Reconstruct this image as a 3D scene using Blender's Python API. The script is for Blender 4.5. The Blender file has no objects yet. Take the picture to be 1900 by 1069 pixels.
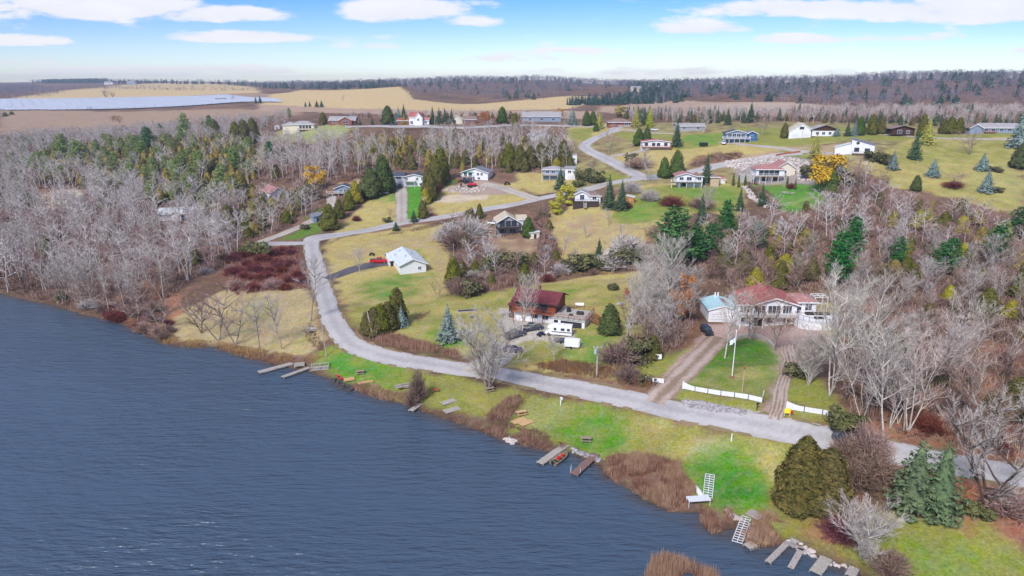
import bpy, math, random
import numpy as np
from math import radians as R
from mathutils import Vector
rnd = random.Random(11)
rng = np.random.default_rng(5)
S = bpy.context.scene
COL = S.collection
# ------------------------------------------------------------------ camera
F = 1267.0; CX, CY = 950.0, 534.5; PIT = R(16.55); CAMZ = 60.0
cp, sp = math.cos(PIT), math.sin(PIT)
cam = bpy.data.cameras.new('camera'); camo = bpy.data.objects.new('camera', cam); COL.objects.link(camo)
cam.sensor_width = 36; cam.lens = 36*F/1900.0; cam.clip_end = 20000; cam.clip_start = 1
camo.location = (0, 0, CAMZ); camo.rotation_euler = (R(90)-PIT, 0, 0)
S.camera = camo
S.view_settings.view_transform = 'Standard'; S.view_settings.look = 'None'
S.view_settings.exposure = 0.92; S.view_settings.gamma = 1
# ------------------------------------------------------------------ world and sun
SUN_EL, SUN_AZ = R(42), R(208)     # azimuth clockwise from +Y: sun behind the camera, to the left
SKYLO = (.88, .91, 1.04, 1); SKYHI = (.13, .40, .82, 1)
W = bpy.data.worlds.new('World'); S.world = W; W.use_nodes = True
nt = W.node_tree; N = nt.nodes; L = nt.links; N.clear()
def nd(tree, typ, **kw):
    n = tree.nodes.new(typ)
    for k, v in kw.items(): setattr(n, k, v)
    return n
def mth(tree, op, a, b=None, clamp=False):
    n = tree.nodes.new('ShaderNodeMath'); n.operation = op; n.use_clamp = clamp
    for i, v in enumerate((a, b)):
        if v is None: continue
        if isinstance(v, (int, float)): n.inputs[i].default_value = v
        else: tree.links.new(v, n.inputs[i])
    return n.outputs[0]
sky = nd(nt, 'ShaderNodeTexSky', sky_type='NISHITA', sun_disc=False)
sky.sun_elevation = SUN_EL; sky.sun_rotation = SUN_AZ; sky.altitude = 300; sky.air_density = 1.0; sky.dust_density = 0.3; sky.ozone_density = 2.0
tc = nd(nt, 'ShaderNodeTexCoord'); sx = nd(nt, 'ShaderNodeSeparateXYZ'); L.new(tc.outputs['Generated'], sx.inputs[0])
X_, Y_, Z_ = sx.outputs
yy = mth(nt, 'MAXIMUM', mth(nt, 'ABSOLUTE', Y_), 0.05)
A = mth(nt, 'DIVIDE', X_, yy)
E = mth(nt, 'DIVIDE', Z_, yy)
cb = nd(nt, 'ShaderNodeCombineXYZ'); L.new(A, cb.inputs[0]); L.new(mth(nt, 'MULTIPLY', E, 4.0), cb.inputs[1]); L.new(Y_, cb.inputs[2])
nz = nd(nt, 'ShaderNodeTexNoise'); nz.inputs['Scale'].default_value = 8; nz.inputs['Detail'].default_value = 9; nz.inputs['Roughness'].default_value = 0.62
L.new(cb.outputs[0], nz.inputs['Vector'])
nz2 = nd(nt, 'ShaderNodeTexNoise'); nz2.inputs['Scale'].default_value = 3.2; nz2.inputs['Detail'].default_value = 8; nz2.inputs['Roughness'].default_value = 0.55
L.new(cb.outputs[0], nz2.inputs['Vector'])
wa = mth(nt, 'MULTIPLY', mth(nt, 'SUBTRACT', nz.outputs[0], 0.5), 3.4)
# broad cloud banks by direction: (azimuth tangent, elevation tangent, half width, half height, weight)
clouds = [(-.56,.100,.17,.032,1.15),(-.40,.090,.13,.016,1.05),(-.70,.100,.08,.010,.8),(-.15,.094,.10,.024,1.12),(-.06,.082,.06,.012,.85),
          (.42,.098,.20,.018,1.1),(.64,.096,.24,.030,1.15),(.26,.073,.085,.014,1.05),(.40,.060,.08,.010,.8),(.06,.045,.10,.007,.5),(-.37,.062,.12,.012,1.0),
          (-.72,.058,.13,.012,.8),(-.75,.030,.16,.014,.85),(-.2,.05,.06,.008,.6),(.0,.035,.14,.010,.55),(.55,.062,.10,.009,.6),(.66,.045,.12,.010,.6),
          (.30,.018,.30,.012,.5),(-.50,.018,.25,.012,.7),(.28,.125,.10,.006,.6),(.85,.05,.1,.02,.8)]
acc = None
for (a0, e0, w, h, g) in clouds:
    dx = mth(nt, 'DIVIDE', mth(nt, 'SUBTRACT', A, a0), w); dy = mth(nt, 'DIVIDE', mth(nt, 'SUBTRACT', E, e0), h); dy = mth(nt, 'MAXIMUM', dy, mth(nt, 'MULTIPLY', dy, -1.7))
    # flatter base than top
    d2 = mth(nt, 'ADD', mth(nt, 'MULTIPLY', dx, dx), mth(nt, 'MULTIPLY', dy, dy))
    m = mth(nt, 'MULTIPLY', mth(nt, 'SUBTRACT', 1.05, mth(nt, 'MULTIPLY', d2, 0.95)), g)
    m = mth(nt, 'MAXIMUM', m, 0)
    acc = m if acc is None else mth(nt, 'MAXIMUM', acc, m)
den = mth(nt, 'ADD', acc, wa)
# higher sky (outside the photograph): loose clouds added to neutralise the ambient light
hi = mth(nt, 'MULTIPLY', mth(nt, 'SUBTRACT', E, 0.14), 8, True)
hic = mth(nt, 'MULTIPLY', mth(nt, 'SUBTRACT', nz2.outputs[0], 0.43), 5.0)
den = mth(nt, 'MAXIMUM', den, mth(nt, 'MULTIPLY', hic, hi))
rmp = nd(nt, 'ShaderNodeMapRange', interpolation_type='SMOOTHSTEP'); L.new(den, rmp.inputs[0])
rmp.inputs[1].default_value = 0.18; rmp.inputs[2].default_value = 0.80; rmp.inputs[3].default_value = 0.0; rmp.inputs[4].default_value = 0.9
tint = nd(nt, 'ShaderNodeMix', data_type='RGBA', blend_type='MULTIPLY'); tint.inputs[0].default_value = 1
L.new(sky.outputs[0], tint.inputs[6])
TR = nd(nt, 'ShaderNodeValToRGB')
L.new(mth(nt, 'MULTIPLY', E, 7.0, True), TR.inputs[0])
TR.color_ramp.elements[0].color = SKYLO; TR.color_ramp.elements[1].color = SKYHI; _e = TR.color_ramp.elements.new(.5); _e.color = (.47, .60, .88, 1)
L.new(TR.outputs[0], tint.inputs[7])
cc = nd(nt, 'ShaderNodeMix', data_type='RGBA'); cc.inputs[6].default_value = (4.5, 4.45, 4.7, 1); cc.inputs[7].default_value = (6.0, 5.9, 5.95, 1)
L.new(mth(nt, 'ADD', mth(nt, 'MULTIPLY', nz.outputs[0], 1.2), -0.1, True), cc.inputs[0])
# added cloud out of view overhead keeps the ambient light neutral
mixc = nd(nt, 'ShaderNodeMix', data_type='RGBA'); L.new(rmp.outputs[0], mixc.inputs[0])
L.new(tint.outputs[2], mixc.inputs[6]); L.new(cc.outputs[2], mixc.inputs[7])
bg = nd(nt, 'ShaderNodeBackground'); bg.inputs[1].default_value = 0.10; L.new(mixc.outputs[2], bg.inputs[0])
wo = nd(nt, 'ShaderNodeOutputWorld'); L.new(bg.outputs[0], wo.inputs[0])
sl = bpy.data.lights.new('sun', 'SUN'); sl.energy = 2.4; sl.angle = R(14); sl.color = (1, .96, .90)
so = bpy.data.objects.new('sun', sl); COL.objects.link(so)
sd = Vector((math.sin(SUN_AZ)*math.cos(SUN_EL), math.cos(SUN_AZ)*math.cos(SUN_EL), math.sin(SUN_EL)))
so.rotation_euler = sd.to_track_quat('Z', 'Y').to_euler()

# ------------------------------------------------------------------ pixel rays and terrain
def raydir(px, py):
    u = (px-CX)/F; v = (CY-py)/F
    return u, cp+v*sp, -sp+v*cp
# control points of the land: pixel and the distance ahead (m)
CT = [ # (px, py, Y)
 (0,480,232),(0,430,262),(0,365,335),(0,300,440),(0,250,640),(0,215,900),(0,190,1150),(0,172,1600),(60,165,2100),(60,154,3300),
 (250,480,226),(250,400,290),(250,350,350),(250,300,420),(250,255,600),(250,215,850),(250,190,1100),(250,178,1400),(250,158,2300),(250,150,3500),
 (430,560,177),(430,480,220),(430,400,285),(450,340,345),(450,280,430),(450,235,600),(450,210,780),(450,192,950),(450,170,1500),(450,157,2400),
 (620,620,150),(620,520,198),(600,450,240),(600,400,278),(620,360,312),(620,310,360),(620,260,420),(620,234,450),(620,212,640),(620,195,900),(640,170,1300),(640,159,2000),
 (800,680,133),(780,600,158),(780,540,188),(780,480,222),(780,420,262),(780,345,318),(780,300,362),(790,255,420),(790,234,445),(790,212,600),(790,200,800),(740,163,1300),(850,190,1050),(850,150,1700),
 (950,700,130),(950,610,155),(950,500,207),(950,430,250),(950,380,285),(950,340,315),(950,290,362),(950,234,440),(950,212,600),(950,195,900),(950,185,1080),(1000,149,1750),
 (1100,690,128),(1100,610,152),(1100,520,192),(1100,440,235),(1090,378,270),(1100,345,300),(1100,288,360),(1100,255,405),(1140,235,435),(1150,212,600),(1150,197,850),(1130,172,1200),(1130,157,1700),
 (1250,740,116),(1250,650,137),(1250,560,170),(1250,480,205),(1250,400,248),(1250,345,292),(1250,310,322),(1220,277,345),(1250,240,410),(1250,215,560),(1250,195,800),(1250,160,1300),(1240,161,1700),
 (1400,740,110),(1400,630,143),(1400,600,154),(1400,520,184),(1400,440,222),(1400,390,258),(1420,340,298),(1400,300,328),(1380,265,352),(1400,235,410),(1400,205,600),(1400,190,780),(1400,155,1250),
 (1560,820,96),(1560,700,118),(1560,600,150),(1560,500,190),(1560,400,242),(1560,330,285),(1590,287,305),(1600,250,355),(1600,222,470),(1600,205,680),(1620,190,800),(1620,149,1150),
 (1750,850,92),(1750,700,118),(1750,600,148),(1750,500,186),(1750,420,226),(1750,360,262),(1750,300,302),(1750,260,340),(1750,240,372),(1750,217,480),(1750,205,640),(1750,149,950),
 (1900,890,88),(1900,700,118),(1900,600,146),(1900,500,184),(1900,420,224),(1900,360,260),(1900,300,300),(1900,255,340),(1900,235,372),(1900,217,470),(1900,205,620),(1900,151,900),
]
def pix2xyz(px, py, Y):
    u, dy, dz = raydir(px, py); t = Y/dy
    return u*t, Y, CAMZ+dz*t
SH = [(-900,430),(-400,480),(-150,520),(0,545),(45,556),(100,568),(150,583),(180,590),(225,600),(262,615),(300,634),(345,642),(400,645),(450,660),(500,673),(540,684),(575,690),(610,705),(650,722),(690,733),(740,748),(790,766),(830,780),(880,797),(915,810),(945,822),(985,832),(1010,838),(1060,842),(1110,862),(1125,882),(1165,908),(1200,930),(1240,948),(1270,955),(1300,950),(1312,985),(1340,992),(1362,975),(1372,1008),(1400,1022),(1440,1012),(1490,1015),(1535,1040),(1585,1060),(1640,1090),(1750,1150),(1900,1300)]
def lakept(px, py):
    u, dy, dz = raydir(px, py); t = -CAMZ/dz
    return (u*t, dy*t)
shore = [lakept(*p) for p in SH]
lake_poly = shore + [(120, 5), (200, -600), (-1500, -600), (-1500, 250)]
pts = []
for c in CT: pts.append(pix2xyz(*c))
for (x, y) in shore[3:]: pts.append((x, y, 0.5))
pts += [(-700,500,4),(-400,250,2),(-1200,900,20),(-2500,1500,30),(-3500,4000,70),(0,5000,60),(3500,4000,60),(2500,1500,60),(900,500,40),(600,200,20),(400,60,8),(300,0,6),(120,40,2),(-500,6500,60),
        (1200,900,60),(0,2400,60),(800,2200,60),(-900,2600,62)]
PT = np.array(pts, float)
def warp(x, y):   # ease distances so the fit is smooth far away
    r = np.sqrt(x*x+y*y)+1e-6; k = np.log1p(r/150.0)/r*150.0
    return x*k, y*k
def fit(P):
    wx, wy = warp(P[:,0], P[:,1]); d = np.hypot(wx[:,None]-wx[None], wy[:,None]-wy[None])
    K = np.sqrt(d*d+4.0); n = len(P); K[np.diag_indices(n)] -= 1.5
    M = np.zeros((n+3, n+3)); M[:n,:n] = K; M[:n,n] = 1; M[:n,n+1] = wx; M[:n,n+2] = wy; M[n:,:n] = M[:n,n:].T
    w = np.linalg.solve(M, np.r_[P[:,2], 0, 0, 0]); return wx, wy, w
FX, FY, FW = fit(PT)
def rbf(x, y):
    wx, wy = warp(x, y); out = FW[-3]+FW[-2]*wx+FW[-1]*wy
    for i in range(len(FX)):
        out = out + FW[i]*np.sqrt((wx-FX[i])**2+(wy-FY[i])**2+4.0)
    return out
def inpoly(x, y, poly):
    c = np.zeros(np.shape(x), bool); n = len(poly)
    for i in range(n):
        x0, y0 = poly[i]; x1, y1 = poly[(i+1) % n]
        if y0 == y1: continue
        m = ((y0 > y) != (y1 > y)) & (x < (x1-x0)*(y-y0)/(y1-y0)+x0); c ^= m
    return c
def pdist(x, y, line):
    d = np.full(np.shape(x), 1e9)
    for (x0, y0), (x1, y1) in zip(line[:-1], line[1:]):
        vx, vy = x1-x0, y1-y0; q = max(vx*vx+vy*vy, 1e-9)
        t = np.clip(((x-x0)*vx+(y-y0)*vy)/q, 0, 1)
        d = np.minimum(d, np.hypot(x-x0-t*vx, y-y0-t*vy))
    return d
def vnoise(x, y, seed=0):
    """smooth value noise, -1..1"""
    xi = np.floor(x).astype(np.int64); yi = np.floor(y).astype(np.int64); fx = x-xi; fy = y-yi
    fx = fx*fx*(3-2*fx); fy = fy*fy*(3-2*fy)
    def h(a, b):
        n = (a*374761393 + b*668265263 + seed*1442695041) & 0xffffffff
        n = ((n ^ (n >> 13))*1274126177) & 0xffffffff
        return ((n ^ (n >> 16)) & 0xffff)/32767.5-1
    return (h(xi,yi)*(1-fx)+h(xi+1,yi)*fx)*(1-fy)+(h(xi,yi+1)*(1-fx)+h(xi+1,yi+1)*fx)*fy
def grow(a, step, lim, k):
    out = [a]
    while abs(out[-1]) < lim: out.append(out[-1]+step); step *= k
    return out[1:]
xr = grow(250, 2, 800, 1.018)+[]; xr = xr+grow(xr[-1], 8, 4300, 1.10)
GX = np.array([-v for v in reversed(xr)]+list(np.arange(-250, 250.1, 1.0))+xr)
yr = grow(450, 1.5, 1600, 1.010); yr = yr+grow(yr[-1], 16, 4300, 1.08)
GY = np.array([-600,-300,-150,-60,0,30,50]+list(np.arange(60, 450.1, 1.0))+yr)
gx, gy = np.meshgrid(GX, GY)
gz = rbf(gx, gy)
inl = inpoly(gx, gy, lake_poly); ds = pdist(gx, gy, shore)
r_ = np.hypot(gx, gy)
gz = gz + np.where(r_ < 700, 0.10*vnoise(gx/5, gy/5, 1)+.25*vnoise(gx/17, gy/17, 2), 1.5*vnoise(gx/90, gy/90, 3))
bank = 0.18+0.28*np.clip(ds/2.0, 0, 1)+0.05*np.clip(ds-2, 0, 40)
gz = np.where(inl, -0.25-np.clip(ds*.25, 0, 3), np.maximum(gz*np.clip(ds/25, 0, 1)+bank*(1-np.clip(ds/25, 0, 1)), bank*.9))
GZ = gz
def H(x, y):
    x = np.asarray(x, float); y = np.asarray(y, float)
    i = np.clip(np.searchsorted(GX, x)-1, 0, len(GX)-2); j = np.clip(np.searchsorted(GY, y)-1, 0, len(GY)-2)
    fx = np.clip((x-GX[i])/(GX[i+1]-GX[i]), 0, 1); fy = np.clip((y-GY[j])/(GY[j+1]-GY[j]), 0, 1)
    return (GZ[j,i]*(1-fx)+GZ[j,i+1]*fx)*(1-fy)+(GZ[j+1,i]*(1-fx)+GZ[j+1,i+1]*fx)*fy
_T = np.concatenate([np.arange(60, 520, .5), 520*1.003**np.arange(0, 680)])
def P(px, py):
    """ground point seen at a pixel of the photograph (real place on the terrain)"""
    u, dy, dz = raydir(px, py); X = u*_T; Y = dy*_T; Z = CAMZ+dz*_T
    g = np.maximum(H(X, Y), 0.0); b = np.nonzero(Z < g)[0]
    if len(b) == 0: k = len(_T)-1; return Vector((X[k], Y[k], float(g[k])))
    k = b[0]
    if k == 0: return Vector((X[0], Y[0], float(g[0])))
    a0 = Z[k-1]-g[k-1]; a1 = g[k]-Z[k]; t = _T[k-1]+(_T[k]-_T[k-1])*a0/(a0+a1+1e-9)
    x, y = u*t, dy*t
    return Vector((x, y, max(float(H(x, y)), 0.0)))
def atY(px, Y, z=None):
    x = 0
    for _ in range(4):
        zz = float(H(x, Y)) if z is None else z
        x = (px-CX)/F*(Y*cp-(zz-CAMZ)*sp)
    return Vector((x, Y, float(H(x, Y))))
def proj(x, y, z):
    d = y*cp-(z-CAMZ)*sp; up = y*sp+(z-CAMZ)*cp
    return CX+F*x/d, CY-F*up/d
def poly(pp): return [tuple(P(*q)[:2]) for q in pp]

# ------------------------------------------------------------------ object helpers
def tag(o, label=None, cat=None, group=None, kind=None):
    if label: o['label'] = label
    if cat: o['category'] = cat
    if group: o['group'] = group
    if kind: o['kind'] = kind
    return o
def np_mesh(name, V, Fc, mats, smooth=False, fm=None, loops=None):
    """V (n,3), Fc (m,3|4) arrays"""
    me = bpy.data.meshes.new(name); V = np.asarray(V, np.float32); Fc = np.asarray(Fc, np.int32)
    k = Fc.shape[1]; m = len(Fc)
    me.vertices.add(len(V)); me.vertices.foreach_set('co', V.ravel())
    me.loops.add(m*k); me.loops.foreach_set('vertex_index', Fc.ravel())
    me.polygons.add(m); me.polygons.foreach_set('loop_start', np.arange(0, m*k, k, dtype=np.int32))
    me.polygons.foreach_set('loop_total', np.full(m, k, np.int32))
    if smooth: me.polygons.foreach_set('use_smooth', np.ones(m, bool))
    for mt in (mats if isinstance(mats, (list, tuple)) else [mats]): me.materials.append(mt)
    if fm is not None: me.polygons.foreach_set('material_index', np.asarray(fm, np.int32))
    me.update(calc_edges=True); return me
def link(name, me, parent=None, loc=None, rz=0):
    o = bpy.data.objects.new(name, me); COL.objects.link(o)
    if parent is not None: o.parent = parent
    if loc is not None: o.location = loc
    if rz: o.rotation_euler = (0, 0, rz)
    return o
def empty(name, label, cat, loc=(0,0,0), rz=0, group=None):
    o = bpy.data.objects.new(name, None); COL.objects.link(o); o.location = loc; o.rotation_euler = (0, 0, rz)
    o.empty_display_size = .3
    return tag(o, label, cat, group)
class MB:
    """collects faces, builds one mesh"""
    def __init__(s): s.v = []; s.f = []; s.m = []
    def face(s, pts, mi=0):
        n = len(s.v); s.v += [tuple(p) for p in pts]; s.f.append(tuple(range(n, n+len(pts)))); s.m.append(mi); return s
    def hexa(s, c, mi=0):   # c: 8 corners, bottom ring then top ring
        n = len(s.v); s.v += [tuple(p) for p in c]
        for q in ((3,2,1,0),(4,5,6,7),(0,1,5,4),(1,2,6,5),(2,3,7,6),(3,0,4,7)): s.f.append(tuple(n+i for i in q)); s.m.append(mi)
        return s
    def box(s, x0, x1, y0, y1, z0, z1, mi=0):
        return s.hexa([(x0,y0,z0),(x1,y0,z0),(x1,y1,z0),(x0,y1,z0),(x0,y0,z1),(x1,y0,z1),(x1,y1,z1),(x0,y1,z1)], mi)
    def bar(s, a, b, w, h=None, mi=0):
        a = Vector(a); b = Vector(b); h = h or w; d = (b-a).normalized(); up = Vector((0,0,1)) if abs(d.z) < .95 else Vector((1,0,0))
        r = d.cross(up).normalized()*w/2; q = r.cross(d).normalized()*h/2
        return s.hexa([a-r-q, a+r-q, b+r-q, b-r-q, a-r+q, a+r+q, b+r+q, b-r+q], mi)
    def tube(s, a, b, r0, r1=None, n=8, mi=0, cap=True):
        a = Vector(a); b = Vector(b); r1 = r0 if r1 is None else r1; d = (b-a).normalized()
        up = Vector((0,0,1)) if abs(d.z) < .95 else Vector((1,0,0)); r = d.cross(up).normalized(); q = d.cross(r)
        k = len(s.v)
        for (c, rr) in ((a, r0), (b, r1)):
            for i in range(n):
                t = 2*math.pi*i/n; s.v.append(tuple(c+(r*math.cos(t)+q*math.sin(t))*rr))
        for i in range(n): j = (i+1) % n; s.f.append((k+i, k+n+i, k+n+j, k+j)); s.m.append(mi)
        if cap: s.f.append(tuple(k+i for i in range(n))); s.m.append(mi); s.f.append(tuple(k+n+i for i in reversed(range(n)))); s.m.append(mi)
        return s
    def prism(s, prof, y0, y1, mi=0):   # prof: (x,z) outline counter-clockwise seen from -y
        n = len(prof); k = len(s.v)
        s.v += [(x, y0, z) for x, z in prof]+[(x, y1, z) for x, z in prof]
        s.f.append(tuple(k+i for i in range(n))); s.m.append(mi)
        s.f.append(tuple(k+n+i for i in reversed(range(n)))); s.m.append(mi)
        for i in range(n): j = (i+1) % n; s.f.append((k+i, k+n+i, k+n+j, k+j)); s.m.append(mi)
        return s
    def build(s, name, mats, parent=None, loc=None, rz=0, smooth=False):
        me = bpy.data.meshes.new(name); me.from_pydata(s.v, [], s.f)
        for mt in (mats if isinstance(mats, (list, tuple)) else [mats]): me.materials.append(mt)
        me.polygons.foreach_set('material_index', s.m)
        if smooth: me.polygons.foreach_set('use_smooth', [True]*len(s.f))
        import bmesh
        bm = bmesh.new(); bm.from_mesh(me); bmesh.ops.recalc_face_normals(bm, faces=bm.faces); bm.to_mesh(me); bm.free()
        return link(name, me, parent, loc, rz)
def copy_tree(o, parent=None):
    c = o.copy(); COL.objects.link(c)
    if parent is not None: c.parent = parent
    for ch in [k for k in bpy.data.objects if k.parent == o]: copy_tree(ch, c)
    return c
# ------------------------------------------------------------------ materials
def srgb(r, g, b):
    f = lambda c: (c/255)/12.92 if c <= 10 else ((c/255+.055)/1.055)**2.4
    return (f(r), f(g), f(b), 1)
MATS = {}
def mat(name, c, c2=None, scale=1.0, rough=.8, bump=0, bscale=None, objrand=0, spec=.3, metal=0, coord='Object', detail=6, stretch=None, bdist=.05):
    """procedural material: noise between two colours, optional bump and per-object variation"""
    if name in MATS: return MATS[name]
    m = bpy.data.materials.new(name); m.use_nodes = True; t = m.node_tree; n = t.nodes; l = t.links
    b = n['Principled BSDF']; b.inputs['Roughness'].default_value = rough; b.inputs['Specular IOR Level'].default_value = spec; b.inputs['Metallic'].default_value = metal
    c = tuple(c)+(1,) if len(c) == 3 else c
    c2 = c2 or tuple(v*.75 for v in c[:3]); c2 = tuple(c2)+(1,) if len(c2) == 3 else c2
    tcn = n.new('ShaderNodeTexCoord'); v = tcn.outputs[coord]
    if coord == 'World':
        pass
    if stretch:
        mp = n.new('ShaderNodeMapping'); mp.inputs['Scale'].default_value = stretch; l.new(v, mp.inputs[0]); v = mp.outputs[0]
    nz = n.new('ShaderNodeTexNoise'); nz.inputs['Scale'].default_value = scale; nz.inputs['Detail'].default_value = detail; nz.inputs['Roughness'].default_value = .65; l.new(v, nz.inputs['Vector'])
    mr = n.new('ShaderNodeMapRange'); mr.inputs[1].default_value = .33; mr.inputs[2].default_value = .67; l.new(nz.outputs[0], mr.inputs[0])
    mx = n.new('ShaderNodeMix'); mx.data_type = 'RGBA'; l.new(mr.outputs[0], mx.inputs[0]); mx.inputs[6].default_value = c; mx.inputs[7].default_value = c2
    out = mx.outputs[2]
    if objrand:
        oi = n.new('ShaderNodeObjectInfo'); hs = n.new('ShaderNodeHueSaturation')
        r1 = mth(t, 'ADD', mth(t, 'MULTIPLY', oi.outputs['Random'], objrand), 1-objrand/2)
        r2 = mth(t, 'FRACT', mth(t, 'MULTIPLY', oi.outputs['Random'], 7.31))
        l.new(r1, hs.inputs['Value']); l.new(mth(t, 'ADD', mth(t, 'MULTIPLY', r2, .04), .48), hs.inputs['Hue'])
        l.new(mth(t, 'ADD', mth(t, 'MULTIPLY', r2, objrand), 1-objrand/2), hs.inputs['Saturation'])
        l.new(out, hs.inputs['Color']); out = hs.outputs[0]
    l.new(out, b.inputs['Base Color'])
    if bump:
        nb = n.new('ShaderNodeTexNoise'); nb.inputs['Scale'].default_value = bscale or scale*3; nb.inputs['Detail'].default_value = 4; l.new(v, nb.inputs['Vector'])
        bn = n.new('ShaderNodeBump'); bn.inputs['Strength'].default_value = bump; bn.inputs['Distance'].default_value = bdist; l.new(nb.outputs[0], bn.inputs['Height']); l.new(bn.outputs[0], b.inputs['Normal'])
    MATS[name] = m; return m
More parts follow.
